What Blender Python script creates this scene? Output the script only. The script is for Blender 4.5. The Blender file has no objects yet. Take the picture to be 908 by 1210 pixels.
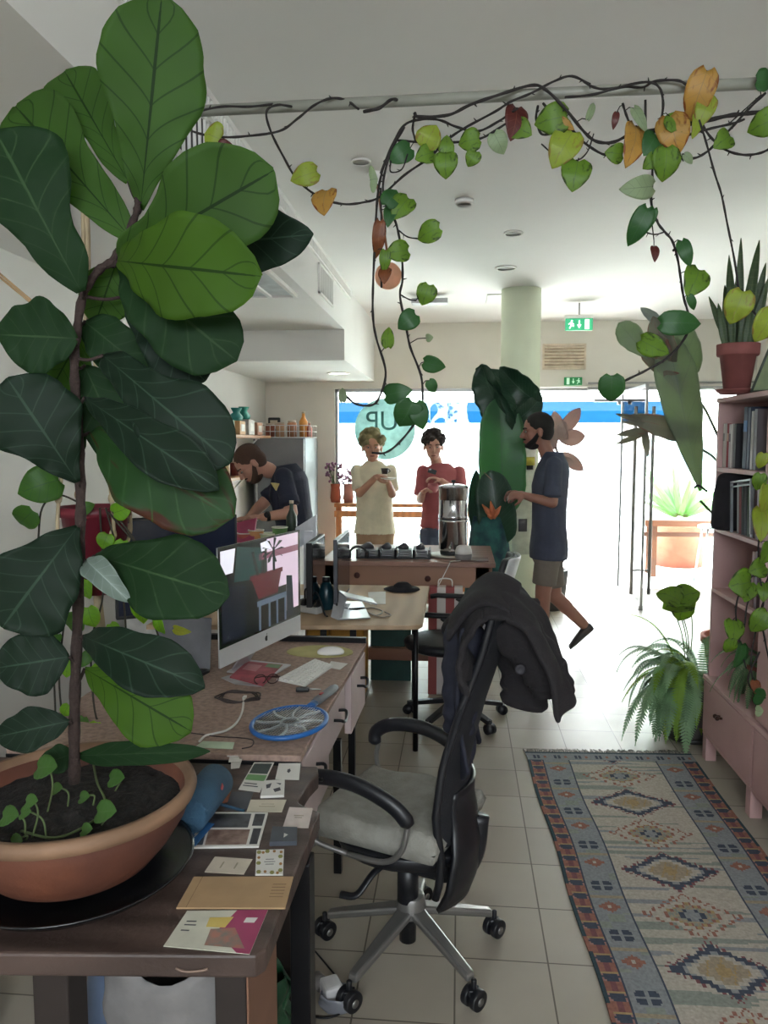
import bpy, bmesh, math, random
from mathutils import Vector, Matrix, noise
random.seed(7)
V = Vector
PI = math.pi
COL = bpy.context.scene.collection

# ---------------------------------------------------------------- camera model (908 x 1210)
H = 1.6; FP = 930.0
PITCH = math.radians(5.1); YAW = math.radians(5.5)
def ray(px, py):
    cx = (px-454)/FP; cy = (605-py)/FP
    sp, cp = math.sin(PITCH), math.cos(PITCH)
    f = cp+cy*sp; z = -sp+cy*cp
    sy, cw = math.sin(YAW), math.cos(YAW)
    return V((cx*cw-f*sy, cx*sy+f*cw, z))
def aY(px, py, Y):
    r = ray(px, py); t = Y/r.y; return V((r.x*t, Y, H+r.z*t))
def aZ(px, py, Z):
    r = ray(px, py); t = (Z-H)/r.z; return V((r.x*t, r.y*t, Z))
def aX(px, py, X):
    r = ray(px, py); t = X/r.x; return V((X, r.y*t, H+r.z*t))

def lin(h):
    h = h.lstrip('#'); o = []
    for i in (0, 2, 4):
        c = int(h[i:i+2], 16)/255
        o.append(c/12.92 if c <= .04045 else ((c+.055)/1.055)**2.4)
    return (*o, 1)

# ---------------------------------------------------------------- materials
MC = {}
def mat(name, col, rough=.6, metal=0, var=.12, scale=12, bump=0, bscale=60, emit=0, alpha=1, spec=.5, kind=None, col2=None, trans=0, coat=0):
    if name in MC: return MC[name]
    m = bpy.data.materials.new(name); m.use_nodes = True
    nt = m.node_tree; N = nt.nodes; L = nt.links
    p = N['Principled BSDF']; out = N['Material Output']
    c = lin(col); c2 = lin(col2) if col2 else tuple(max(0, x*(1-var*2)) for x in c[:3])+(1,)
    tc = N.new('ShaderNodeTexCoord')
    ramp = N.new('ShaderNodeMix'); ramp.data_type = 'RGBA'
    ramp.inputs[6].default_value = c; ramp.inputs[7].default_value = c2
    if kind == 'wood' or kind == 'woody':
        w = N.new('ShaderNodeTexWave'); w.wave_type = 'BANDS'; w.bands_direction = 'Y' if kind == 'wood' else 'X'
        w.inputs['Scale'].default_value = scale; w.inputs['Distortion'].default_value = 6
        w.inputs['Detail'].default_value = 3; w.inputs['Detail Scale'].default_value = 1.2
        mp = N.new('ShaderNodeMapping'); mp.inputs['Scale'].default_value = (.25, 1, 1) if kind == 'wood' else (1, .25, 1)
        L.new(tc.outputs['Object'], mp.inputs[0]); L.new(mp.outputs[0], w.inputs[0]); fac = w.outputs['Fac']
    elif kind == 'stripe':
        w = N.new('ShaderNodeTexWave'); w.bands_direction = 'X'; w.inputs['Scale'].default_value = scale
        L.new(tc.outputs['Object'], w.inputs[0]); r = N.new('ShaderNodeMath'); r.operation = 'GREATER_THAN'; r.inputs[1].default_value = .5
        L.new(w.outputs['Fac'], r.inputs[0]); fac = r.outputs[0]
    else:
        n = N.new('ShaderNodeTexNoise'); n.inputs['Scale'].default_value = scale; n.inputs['Detail'].default_value = 4
        L.new(tc.outputs['Object'], n.inputs[0])
        cr = N.new('ShaderNodeMapRange'); cr.inputs[1].default_value = .35; cr.inputs[2].default_value = .65
        L.new(n.outputs['Fac'], cr.inputs[0]); fac = cr.outputs[0]
    L.new(fac, ramp.inputs[0]); L.new(ramp.outputs[2], p.inputs['Base Color'])
    p.inputs['Roughness'].default_value = rough; p.inputs['Metallic'].default_value = metal
    p.inputs['Specular IOR Level'].default_value = spec; p.inputs['Coat Weight'].default_value = coat
    if bump:
        b = N.new('ShaderNodeBump'); b.inputs['Strength'].default_value = bump; b.inputs['Distance'].default_value = .01
        n2 = N.new('ShaderNodeTexNoise'); n2.inputs['Scale'].default_value = bscale; n2.inputs['Detail'].default_value = 5
        L.new(tc.outputs['Object'], n2.inputs[0]); L.new(n2.outputs['Fac'], b.inputs['Height']); L.new(b.outputs[0], p.inputs['Normal'])
    if emit:
        p.inputs['Emission Color'].default_value = c; p.inputs['Emission Strength'].default_value = emit
    if trans:
        t = N.new('ShaderNodeBsdfTranslucent'); L.new(ramp.outputs[2], t.inputs[0])
        mx = N.new('ShaderNodeMixShader'); mx.inputs[0].default_value = trans
        L.new(p.outputs[0], mx.inputs[1]); L.new(t.outputs[0], mx.inputs[2]); L.new(mx.outputs[0], out.inputs[0])
    MC[name] = m; return m

def leafmat(name, col, vein, tcol=None, trans=.45, rough=.45, nv=7, blotch=None, slant=.55, vw=.03, spec=.4):
    if name in MC: return MC[name]
    m = bpy.data.materials.new(name); m.use_nodes = True
    nt = m.node_tree; N = nt.nodes; L = nt.links
    p = N['Principled BSDF']; out = N['Material Output']
    uv = N.new('ShaderNodeUVMap'); sx = N.new('ShaderNodeSeparateXYZ'); L.new(uv.outputs[0], sx.inputs[0])
    def mth(op, a, b=None, c=None):
        n = N.new('ShaderNodeMath'); n.operation = op
        for i, q in enumerate((a, b, c)):
            if q is None: continue
            if isinstance(q, (int, float)): n.inputs[i].default_value = q
            else: L.new(q, n.inputs[i])
        return n.outputs[0]
    au = mth('ABSOLUTE', sx.outputs[0])                       # u = -1..1 across
    mid = mth('LESS_THAN', au, vw)
    pw = mth('POWER', au, .8)
    t = mth('SUBTRACT', sx.outputs[1], mth('MULTIPLY', pw, slant*.4))
    fr = mth('FRACT', mth('MULTIPLY', t, nv))
    lat = mth('LESS_THAN', fr, .07 if vw > .02 else .05)
    v = mth('MAXIMUM', mid, mth('MULTIPLY', lat, .7))
    tc = N.new('ShaderNodeTexCoord'); n = N.new('ShaderNodeTexNoise'); n.inputs['Scale'].default_value = 9; n.inputs['Detail'].default_value = 3
    L.new(tc.outputs['Object'], n.inputs[0])
    base = N.new('ShaderNodeMix'); base.data_type = 'RGBA'
    c = lin(col); base.inputs[6].default_value = tuple(x*.72 for x in c[:3])+(1,); base.inputs[7].default_value = tuple(min(1, x*1.25) for x in c[:3])+(1,)
    L.new(n.outputs['Fac'], base.inputs[0]); src = base.outputs[2]
    if blotch:
        b2 = N.new('ShaderNodeMix'); b2.data_type = 'RGBA'; b2.inputs[7].default_value = lin(blotch)
        n3 = N.new('ShaderNodeTexNoise'); n3.inputs['Scale'].default_value = 5; L.new(uv.outputs[0], n3.inputs[0]); n3.inputs['Scale'].default_value = 2.2
        e = mth('ADD', n3.outputs['Fac'], mth('MULTIPLY', mth('MAXIMUM', au, sx.outputs[1]), .22))
        mr = N.new('ShaderNodeMapRange'); mr.inputs[1].default_value = .70; mr.inputs[2].default_value = .80; L.new(e, mr.inputs[0])
        L.new(mr.outputs[0], b2.inputs[0]); L.new(src, b2.inputs[6]); src = b2.outputs[2]
    vm = N.new('ShaderNodeMix'); vm.data_type = 'RGBA'; L.new(v, vm.inputs[0]); L.new(src, vm.inputs[6]); vm.inputs[7].default_value = lin(vein)
    L.new(vm.outputs[2], p.inputs['Base Color']); p.inputs['Roughness'].default_value = rough; p.inputs['Specular IOR Level'].default_value = spec
    bmp = N.new('ShaderNodeBump'); bmp.inputs['Strength'].default_value = .35; bmp.inputs['Distance'].default_value = .004
    L.new(mth('SUBTRACT', 1.0, v), bmp.inputs['Height']); L.new(bmp.outputs[0], p.inputs['Normal'])
    tr = N.new('ShaderNodeBsdfTranslucent')
    if tcol:
        tm = N.new('ShaderNodeMix'); tm.data_type = 'RGBA'; L.new(v, tm.inputs[0]); tm.inputs[6].default_value = lin(tcol)
        tm.inputs[7].default_value = tuple(x*.45 for x in lin(tcol)[:3])+(1,); L.new(tm.outputs[2], tr.inputs[0])
        if blotch:
            b3 = N.new('ShaderNodeMix'); b3.data_type = 'RGBA'; L.new(mr.outputs[0], b3.inputs[0]); L.new(tm.outputs[2], b3.inputs[6]); b3.inputs[7].default_value = lin(blotch)
            L.new(b3.outputs[2], tr.inputs[0])
    else: L.new(vm.outputs[2], tr.inputs[0])
    mx = N.new('ShaderNodeMixShader'); mx.inputs[0].default_value = trans
    L.new(p.outputs[0], mx.inputs[1]); L.new(tr.outputs[0], mx.inputs[2]); L.new(mx.outputs[0], out.inputs[0])
    MC[name] = m; return m

def glassmat(name, col='#ffffff', refl=.08, tint=1.0):
    if name in MC: return MC[name]
    m = bpy.data.materials.new(name); m.use_nodes = True
    nt = m.node_tree; N = nt.nodes; L = nt.links; N.remove(N['Principled BSDF'])
    t = N.new('ShaderNodeBsdfTransparent'); c = lin(col); t.inputs[0].default_value = c
    g = N.new('ShaderNodeBsdfGlossy'); g.inputs['Roughness'].default_value = .02
    fr = N.new('ShaderNodeFresnel'); fr.inputs[0].default_value = 1.45
    mx = N.new('ShaderNodeMixShader'); L.new(fr.outputs[0], mx.inputs[0]); L.new(t.outputs[0], mx.inputs[1]); L.new(g.outputs[0], mx.inputs[2])
    L.new(mx.outputs[0], N['Material Output'].inputs[0]); MC[name] = m; return m

# ---------------------------------------------------------------- mesh builder
def frame(d, up=V((0, 0, 1))):
    d = d.normalized()
    if abs(d.dot(up)) > .98: up = V((1, 0, 0))
    a = up.cross(d).normalized(); b = d.cross(a).normalized()
    return a, b
class B:
    def __init__(s, *mats): s.v = []; s.f = []; s.mi = []; s.sm = []; s.mats = list(mats); s.M = Matrix.Identity(4); s.cur = 0; s.uv = {}
    def use(s, m):
        if m not in s.mats: s.mats.append(m)
        s.cur = s.mats.index(m); return s
    def add(s, vs, fs, smooth=True):
        o = len(s.v); s.v += [s.M @ V(p) for p in vs]
        for f in fs: s.f.append([i+o for i in f]); s.mi.append(s.cur); s.sm.append(smooth)
        return s
    def box(s, c, size, rz=0, rot=None):
        R = rot if rot is not None else Matrix.Rotation(rz, 3, 'Z')
        c = V(c); hx, hy, hz = (q/2 for q in size)
        vs = [c+R @ V((x*hx, y*hy, z*hz)) for x in (-1, 1) for y in (-1, 1) for z in (-1, 1)]
        return s.add(vs, [(0, 1, 3, 2), (4, 6, 7, 5), (0, 4, 5, 1), (2, 3, 7, 6), (0, 2, 6, 4), (1, 5, 7, 3)], False)
    def bb(s, x0, x1, y0, y1, z0, z1): return s.box(((x0+x1)/2, (y0+y1)/2, (z0+z1)/2), (abs(x1-x0), abs(y1-y0), abs(z1-z0)))
    def tube(s, pts, r, n=8, caps=True, flat=1.0, up=V((0, 0, 1))):
        pts = [V(p) for p in pts]; k = len(pts)
        rs = r if isinstance(r, (list, tuple)) else [r]*k
        vs = []; a = None
        for i, p in enumerate(pts):
            d = (pts[min(i+1, k-1)]-pts[max(i-1, 0)])
            if d.length < 1e-9: d = V((0, 0, 1))
            d.normalize()
            if a is None: a, b = frame(d, up)
            else:
                a = a-d*a.dot(d)
                a = a.normalized() if a.length > 1e-6 else frame(d)[0]
                b = d.cross(a)
            for j in range(n):
                t = 2*PI*j/n; vs.append(p+a*(math.cos(t)*rs[i])+b*(math.sin(t)*rs[i]*flat))
        fs = [(i*n+j, i*n+(j+1) % n, (i+1)*n+(j+1) % n, (i+1)*n+j) for i in range(k-1) for j in range(n)]
        if caps: fs += [tuple(range(n-1, -1, -1)), tuple((k-1)*n+j for j in range(n))]
        return s.add(vs, fs)
    def cyl(s, p0, p1, r0, r1=None, n=20): return s.tube([p0, p1], [r0, r0 if r1 is None else r1], n)
    def lathe(s, prof, c=(0, 0, 0), n=32, R=None):
        c = V(c); vs = []; k = len(prof)
        for r, z in prof:
            for j in range(n):
                t = 2*PI*j/n; q = V((r*math.cos(t), r*math.sin(t), z)); vs.append(c+(R @ q if R else q))
        fs = [(i*n+j, i*n+(j+1) % n, (i+1)*n+(j+1) % n, (i+1)*n+j) for i in range(k-1) for j in range(n)]
        if k > 2 and prof[0][0] > .001 and prof[-1][0] > .001: fs += [((k-1)*n+j, (k-1)*n+(j+1) % n, (j+1) % n, j) for j in range(n)]
        else: fs += [tuple(range(n-1, -1, -1)), tuple((k-1)*n+j for j in range(n))]
        return s.add(vs, fs)
    def ell(s, c, r, R=None, n=16, m=10):
        c = V(c); r = (r, r, r) if isinstance(r, (int, float)) else r; vs = []
        for i in range(m+1):
            ph = PI*(i/m-.5); 
            for j in range(n):
                t = 2*PI*j/n; q = V((r[0]*math.cos(ph)*math.cos(t), r[1]*math.cos(ph)*math.sin(t), r[2]*math.sin(ph)))
                vs.append(c+(R @ q if R else q))
        return s.add(vs, [(i*n+j, i*n+(j+1) % n, (i+1)*n+(j+1) % n, (i+1)*n+j) for i in range(m) for j in range(n)])
    def prism(s, pts, d):
        pts = [V(p) for p in pts]; d = V(d); n = len(pts)
        fs = [tuple(range(n-1, -1, -1)), tuple(range(n, 2*n))]+[(i, (i+1) % n, n+(i+1) % n, n+i) for i in range(n)]
        return s.add(pts+[p+d for p in pts], fs, False)
    def grid(s, fn, nu, nv, smooth=True):
        vs = [fn(i/nu, j/nv) for j in range(nv+1) for i in range(nu+1)]; w = nu+1
        return s.add(vs, [(j*w+i, j*w+i+1, (j+1)*w+i+1, (j+1)*w+i) for j in range(nv) for i in range(nu)], smooth)
    def loft(s, secs, n=20):      # (center, ax, ay) vectors already scaled
        vs = []
        for c, ax, ay in secs:
            for j in range(n):
                t = 2*PI*j/n; vs.append(V(c)+V(ax)*math.cos(t)+V(ay)*math.sin(t))
        k = len(secs)
        fs = [(i*n+j, i*n+(j+1) % n, (i+1)*n+(j+1) % n, (i+1)*n+j) for i in range(k-1) for j in range(n)]
        fs += [tuple(range(n-1, -1, -1)), tuple((k-1)*n+j for j in range(n))]
        return s.add(vs, fs)
    def build(s, name, parent=None, bevel=0, solid=0, remesh=0, smooth_it=0, subsurf=0, world=True):
        me = bpy.data.meshes.new(name); me.from_pydata([tuple(p) for p in s.v], [], s.f)
        for m in s.mats: me.materials.append(m)
        me.polygons.foreach_set('material_index', s.mi); me.polygons.foreach_set('use_smooth', s.sm)
        if not solid:
            bm = bmesh.new(); bm.from_mesh(me); bmesh.ops.remove_doubles(bm, verts=bm.verts, dist=1e-6); bmesh.ops.recalc_face_normals(bm, faces=bm.faces); bm.to_mesh(me); bm.free()
        o = bpy.data.objects.new(name, me); COL.objects.link(o)
        if remesh:
            md = o.modifiers.new('r', 'REMESH'); md.mode = 'VOXEL'; md.voxel_size = remesh; md.use_smooth_shade = True
            if smooth_it:
                md = o.modifiers.new('s', 'SMOOTH'); md.iterations = smooth_it; md.factor = .5
            dg = bpy.context.evaluated_depsgraph_get(); dg.update()
            nm = bpy.data.meshes.new_from_object(o.evaluated_get(dg)); o.modifiers.clear(); o.data = nm
            if not nm.materials:
                for m in s.mats: nm.materials.append(m)
            for p in nm.polygons: p.use_smooth = True
        if solid:
            md = o.modifiers.new('t', 'SOLIDIFY'); md.thickness = solid; md.offset = 0
        if bevel:
            md = o.modifiers.new('b', 'BEVEL'); md.width = bevel; md.segments = 2; md.limit_method = 'ANGLE'; md.harden_normals = False
        if subsurf:
            md = o.modifiers.new('ss', 'SUBSURF'); md.levels = subsurf; md.render_levels = subsurf
        if parent:
            o.parent = parent
            if world: o.matrix_parent_inverse = WORLD[parent.name].inverted()
            WORLD[o.name] = WORLD[parent.name].copy()
        else: WORLD[o.name] = Matrix.Identity(4)
        # a part built in world space under a parent that itself sits at the identity inside its empty
        if parent and parent.type == 'MESH': o.matrix_parent_inverse = Matrix.Identity(4)
        return o
WORLD = {}
def T(name, label, cat, loc=(0, 0, 0), group=None, kind=None):
    o = bpy.data.objects.new(name, None); COL.objects.link(o); o.location = loc; o.empty_display_size = .05
    WORLD[o.name] = Matrix.Translation(V(loc)); tag(o, label, cat, group, kind); return o
def tag(o, label=None, cat=None, group=None, kind=None):
    if label: o['label'] = label
    if cat: o['category'] = cat
    if group: o['group'] = group
    if kind: o['kind'] = kind
    return o
def lab(o, l): o['label'] = l; return o
def struct(b, name, **k): o = b.build(name, **k); o['kind'] = 'structure'; return o
def dup(root, loc, rz=0, label=None):
    r = root.copy(); COL.objects.link(r); r.location = loc; r.rotation_euler = (0, 0, rz)
    if label: r['label'] = label
    for ch in list(root.children):
        c = ch.copy(); COL.objects.link(c); c.parent = r
        for g in ch.children:
            d = g.copy(); COL.objects.link(d); d.parent = c
    return r
def spline(pts, n=6):
    pts = [V(p) for p in pts]
    if len(pts) < 3: return pts
    P = [pts[0]*2-pts[1]]+pts+[pts[-1]*2-pts[-2]]; out = []
    for i in range(1, len(P)-2):
        a, b, c, d = P[i-1:i+3]
        for k in range(n):
            t = k/n; out.append(.5*((2*b)+(c-a)*t+(2*a-5*b+4*c-d)*t*t+(3*b-a-3*c+d)*t**3))
    out.append(pts[-1]); return out

PROF = {
 'fiddle': [(0, .10), (.06, .26), (.14, .40), (.24, .46), (.34, .50), (.46, .66), (.58, .88), (.70, 1.0), (.82, .97), (.91, .78), (.97, .44), (1, .06)],
 'obov': [(0, .06), (.08, .2), (.2, .42), (.35, .66), (.5, .88), (.64, 1.0), (.78, .97), (.89, .76), (.96, .42), (1, .04)],
 'oval': [(0, .08), (.06, .38), (.16, .68), (.3, .92), (.45, 1.0), (.6, .96), (.75, .80), (.87, .55), (.95, .28), (1, .03)],
 'heart': [(0, .5), (.05, .78), (.13, .95), (.26, 1.02), (.42, 1.0), (.58, .90), (.72, .72), (.84, .48), (.93, .24), (.98, .08), (1, .02)],
 'paddle': [(0, .1), (.05, .5), (.12, .8), (.25, .97), (.4, 1.0), (.6, .98), (.78, .9), (.9, .68), (.97, .36), (1, .05)],
 'blade': [(0, .6), (.2, .85), (.45, 1.0), (.7, .8), (.9, .4), (1, .03)],
}
def pv(prof, t):
    p = PROF[prof]
    for (a, x), (b, y) in zip(p, p[1:]):
        if t <= b: 
            k = (t-a)/(b-a) if b > a else 0; return x+(y-x)*k
    return p[-1][1]
def leaf(m, parent, base, tip, width, prof='oval', bend=.1, fold=.15, wave=.05, face=None, roll=0, nu=10, nv=16, wf=5, name='leaf', stem=0, seed=None, lobe=0):
    base = V(base); tip = V(tip); ax = tip-base; Ln = ax.length; d = ax.normalized()
    f = V(face) if face else (V((0, 0, H))-base).normalized()
    side = d.cross(f)
    side = side.normalized() if side.length > 1e-4 else V((1, 0, 0))
    n = side.cross(d).normalized()
    if roll: R = Matrix.Rotation(roll, 3, d); side = R @ side; n = R @ n
    rs = random.Random(seed if seed is not None else random.random()); ph = rs.uniform(0, 6)
    me = bpy.data.meshes.new(name); vs = []; uvs = []; w = width/2
    for j in range(nv+1):
        t = j/nv; hw0 = w*pv(prof, t)
        for i in range(nu+1):
            u = 2*i/nu-1; hw = hw0*(1+lobe*math.sin(t*9.5+ph+(1.7 if u > 0 else 0)))
            p = base+d*(Ln*t)+side*(u*hw*(1-.12*fold*abs(u)))
            if prof == 'heart' and t < .25: p -= d*(abs(u)**1.5*(Ln*.14)*(1-t/.25)*(1 if abs(u) < .75 else 1-(abs(u)-.75)*2.2)) 
            hgt = bend*Ln*math.sin(PI*min(1, t*1.05)) - bend*Ln*t*t*.8
            hgt += fold*abs(u)**1.4*hw - wave*w*math.sin(wf*2*PI*t+ph+(2.1 if u > 0 else 0))*abs(u)**2
            p += n*hgt
            p += side*(wave*.5*w*math.sin(wf*2*PI*t*.8+ph*2)*abs(u)*(1 if u > 0 else -1)*pv(prof, t))
            vs.append(p); uvs.append((u, t))
    W = nu+1; fs = [(j*W+i, j*W+i+1, (j+1)*W+i+1, (j+1)*W+i) for j in range(nv) for i in range(nu)]
    me.from_pydata([tuple(p) for p in vs], [], fs); me.materials.append(m)
    ul = me.uv_layers.new(name='UVMap')
    for lp in me.loops: ul.data[lp.index].uv = uvs[lp.vertex_index]
    for p in me.polygons: p.use_smooth = True
    o = bpy.data.objects.new(name, me); COL.objects.link(o)
    md = o.modifiers.new('t', 'SOLIDIFY'); md.thickness = max(.0006, Ln*.003)
    if parent:
        o.parent = parent; o.matrix_parent_inverse = WORLD[parent.name].inverted() if parent.type == 'EMPTY' else Matrix.Identity(4)
    return o
SKY = 10; SUNE = 4.0; EXPO = 1.6
# ================================================================ SETTING
W_ = mat('wall_paint', '#d9d6d0', .85, var=.02, scale=3)
CE = mat('ceiling_paint', '#dcdad6', .9, var=.015, scale=2)
BW = mat('beige_paint', '#d6d1c8', .85, var=.02, scale=3)
WT = mat('white_trim', '#e6e4e0', .6, var=.02)
ALU = mat('aluminium', '#9b9a98', .35, .8, var=.05)
GL = glassmat('window_glass', '#f4faf8')
BK = mat('black_plastic', '#15161a', .45, var=.1)
BKM = mat('black_metal', '#17171a', .4, .5, var=.1)
ST = mat('brushed_steel', '#b8b8b8', .28, 1, var=.06, scale=30)

# floor: glazed tiles 0.286 m with grey grout
def tilemat():
    m = bpy.data.materials.new('floor_tiles'); m.use_nodes = True; N = m.node_tree.nodes; L = m.node_tree.links; p = N['Principled BSDF']
    tc = N.new('ShaderNodeTexCoord'); mp = N.new('ShaderNodeMapping'); mp.inputs['Location'].default_value = (.002, -2.329, 0)
    br = N.new('ShaderNodeTexBrick'); br.offset = 0; br.squash = 1
    br.inputs['Scale'].default_value = 1; br.inputs['Brick Width'].default_value = .2855; br.inputs['Row Height'].default_value = .2868
    br.inputs['Mortar Size'].default_value = .0028; br.inputs['Mortar Smooth'].default_value = .2; br.inputs['Bias'].default_value = -.2
    br.inputs['Color1'].default_value = lin('#a39b8e'); br.inputs['Color2'].default_value = lin('#988f82'); br.inputs['Mortar'].default_value = lin('#5c534a')
    L.new(tc.outputs['Object'], mp.inputs[0]); L.new(mp.outputs[0], br.inputs[0])
    n = N.new('ShaderNodeTexNoise'); n.inputs['Scale'].default_value = 2.3; n.inputs['Detail'].default_value = 6; L.new(tc.outputs['Object'], n.inputs[0])
    mx = N.new('ShaderNodeMix'); mx.data_type = 'RGBA'; mx.blend_type = 'MULTIPLY'; mx.inputs[0].default_value = .5
    r = N.new('ShaderNodeMapRange'); r.inputs[1].default_value = .3; r.inputs[2].default_value = .7; r.inputs[3].default_value = .72; r.inputs[4].default_value = 1.05
    L.new(n.outputs[0], r.inputs[0]); L.new(br.outputs[0], mx.inputs[6]); L.new(r.outputs[0], mx.inputs[7]); L.new(mx.outputs[2], p.inputs['Base Color'])
    n2 = N.new('ShaderNodeTexNoise'); n2.inputs['Scale'].default_value = 5; n2.inputs['Detail'].default_value = 5; L.new(tc.outputs['Object'], n2.inputs[0])
    r2 = N.new('ShaderNodeMapRange'); r2.inputs[3].default_value = .32; r2.inputs[4].default_value = .5; L.new(n2.outputs[0], r2.inputs[0]); L.new(r2.outputs[0], p.inputs['Roughness'])
    b = N.new('ShaderNodeBump'); b.inputs['Strength'].default_value = .25; b.inputs['Distance'].default_value = .003; b.invert = True
    L.new(br.outputs['Fac'], b.inputs['Height']); L.new(b.outputs[0], p.inputs['Normal'])
    return m
TM = tilemat()
XL, XR, YB, YF, ZC = -2.17, 3.1, -3.2, 8.7, 2.885
struct(B(TM).bb(XL-.1, XR+.1, YB-.1, YF+.05, -.12, 0), 'floor')
struct(B(CE).bb(XL-.1, XR+.1, YB-.1, YF+.1, ZC, ZC+.12), 'ceiling')
struct(B(W_).bb(XL-.12, XL, YB-.1, YF+.1, 0, ZC), 'wall_left')
# right wall: partition behind the bookcase, then the room widens
b = B(W_); b.bb(1.72, 1.84, YB-.1, 4.3, 0, ZC); struct(b, 'wall_right')
struct(B(W_).bb(1.84, XR+.1, 4.18, 4.3, 0, ZC), 'wall_right_return')
struct(B(W_).bb(XR, XR+.12, 4.3, YF+.1, 0, ZC), 'wall_right_far')
# wall behind the camera with an unseen opening added and sized for fill light
b = B(W_); b.bb(XL-.1, -1.0, YB-.12, YB, 0, ZC); b.bb(1.5, 1.84, YB-.12, YB, 0, ZC); b.bb(-1.0, 1.5, YB-.12, YB, 0, 1.9); b.bb(-1.0, 1.5, YB-.12, YB, 2.75, ZC)
struct(b, 'wall_rear')
# front wall of the shop: pier on the left, header above the glass
b = B(BW); b.bb(XL-.1, -1.39, YF, YF+.2, 0, ZC); b.bb(-1.39, XR+.1, YF, YF+.2, 2.185, ZC); struct(b, 'wall_back')
# glazing
b = B(GL); b.bb(-1.36, .62, YF+.09, YF+.1, .04, 2.16); g = struct(b, 'window_1')
f = B(ALU)
for x in (-1.375, .63): f.bb(x-.012, x+.012, YF+.06, YF+.13, 0, 2.185)
f.bb(-1.39, 1.36, YF+.06, YF+.13, 2.15, 2.185)
f.build('window_frame', g)
b = B(GL); b.bb(1.80, XR-.03, YF+.09, YF+.1, .04, 2.16); g2 = struct(b, 'window_2')
f = B(ALU); 
for x in (1.78, XR-.02): f.bb(x-.015, x+.015, YF+.06, YF+.13, 0, 2.185)
f.bb(1.36, XR, YF-.02, YF+.13, 2.15, 2.185); f.bb(1.36, XR, YF-.02, YF+.02, 2.215, 2.235)
f.build('window_frame', g2)
# door leaf swung open into the room, long pull bars on both faces
dgl = B(GL); dgl.bb(1.715, 1.727, 7.56, 8.62, .02, 2.12); d1 = struct(dgl, 'door_1')
f = B(ALU); f.bb(1.708, 1.734, 7.55, 7.562, .02, 2.13); f.bb(1.705, 1.737, 7.56, 8.62, 2.10, 2.135); f.bb(1.70, 1.74, 7.56, 8.62, .005, .05); f.bb(1.705, 1.737, 8.62, 8.64, 0, 2.135)
f.build('door_frame', d1)
for sx in (-1, 1):
    h = B(mat('door_pull_metal', '#8f8b86', .4, .3)); x = 1.721+sx*.082
    h.cyl((x, 7.62, .15), (x, 7.62, 1.93), .016, n=14)
    for z in (.38, 1.70): h.cyl((1.721, 7.62, z), (x, 7.62, z), .009, n=10)
    h.build('door_handle', d1)
f = B(ALU); f.bb(1.40, 1.80, 8.50, 8.56, 2.02, 2.045); f.cyl((1.66, 8.53, 2.02), (1.66, 8.53, 1.99), .02); f.build('door_closer', d1)

# bulkhead on the left of the ceiling
GRAYP = mat('bulkhead_paint', '#cfcdca', .85, var=.02)
bh = struct(B(CE).bb(XL, -.945, YB, 6.44, 2.51, ZC), 'trim_1'); lab(bh, 'white ceiling bulkhead along the left wall')
bh2 = struct(B(CE).bb(XL, -.945, 6.44, YF, 2.262, ZC), 'trim_2'); lab(bh2, 'lower far section of the white ceiling bulkhead')
# toothed linear air slot along the top edge of the bulkhead
b = B(WT); b.bb(-.945, -.925, .4, 6.75, 2.86, ZC); b.bb(-.945, -.93, .4, 6.75, 2.80, 2.812)
for i in range(158):
    y = .42+i*.04; b.box((-.936, y, 2.836), (.018, .016, .05))
s = struct(b, 'trim_3'); lab(s, 'ribbed air slot along the top of the bulkhead')
# small wall grilles on the bulkhead face
def grille(name, y0, y1, z0, z1, label, n=6):
    t = T(name, label, 'vent', (-.94, (y0+y1)/2, z0)); f = B(WT)
    f.bb(-.945, -.93, y0, y1, z0, z0+.015); f.bb(-.945, -.93, y0, y1, z1-.015, z1); f.bb(-.945, -.93, y0, y0+.015, z0, z1); f.bb(-.945, -.93, y1-.015, y1, z0, z1)
    f.build('grille_frame', t); B(mat('dark_recess', '#4a4845', .9)).bb(-.945, -.94, y0+.01, y1-.01, z0+.01, z1-.01).build('backing', t)
    s = B(WT)
    for i in range(n):
        y = y0+.02+(y1-y0-.04)*(i+.5)/n; s.box((-.937, y, (z0+z1)/2), (.012, .012, z1-z0-.02))
    s.build('slat', t)
grille('air_vent', 5.25, 5.8, 2.58, 2.78, 'small white air vent grille near the far end of the bulkhead', 9)
grille('return_air_grille', 2.45, 2.95, 2.55, 2.78, 'white slatted return grille on the bulkhead behind the big fig leaves', 8)
# recessed fluorescent troffer in the bulkhead soffit
t = T('ceiling_troffer', 'recessed strip light panel in the bulkhead underside', 'ceiling light', (-1.25, 4.45, 2.5))
f = B(WT)
for x in (-1.50, -1.34, -1.18, -1.02): f.bb(x-.012, x+.012, 4.0, 4.9, 2.488, 2.51)
f.bb(-1.512, -1.008, 4.0, 4.02, 2.488, 2.51); f.bb(-1.512, -1.008, 4.88, 4.9, 2.488, 2.51); f.build('louvre_frame', t)
B(mat('diffuser', '#c9d2d2', .4)).bb(-1.5, -1.02, 4.02, 4.88, 2.50, 2.508).build('diffuser', t)
t = T('recessed_downlight', 'round lit downlight in the lower bulkhead above the kitchen', 'ceiling light', (-1.28, 7.55, 2.26))
p = aZ(400, 441, 2.26)
B(WT).lathe([(.11, 0), (.11, -.008), (.09, -.008), (.09, 0)], (p.x, p.y, 2.262), 28).build('trim_ring', t)
B(mat('lamp_glow', '#fff2dc', .5, emit=3)).lathe([(.088, -.003), (.088, -.006)], (p.x, p.y, 2.262), 28).build('lens', t)
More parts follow.
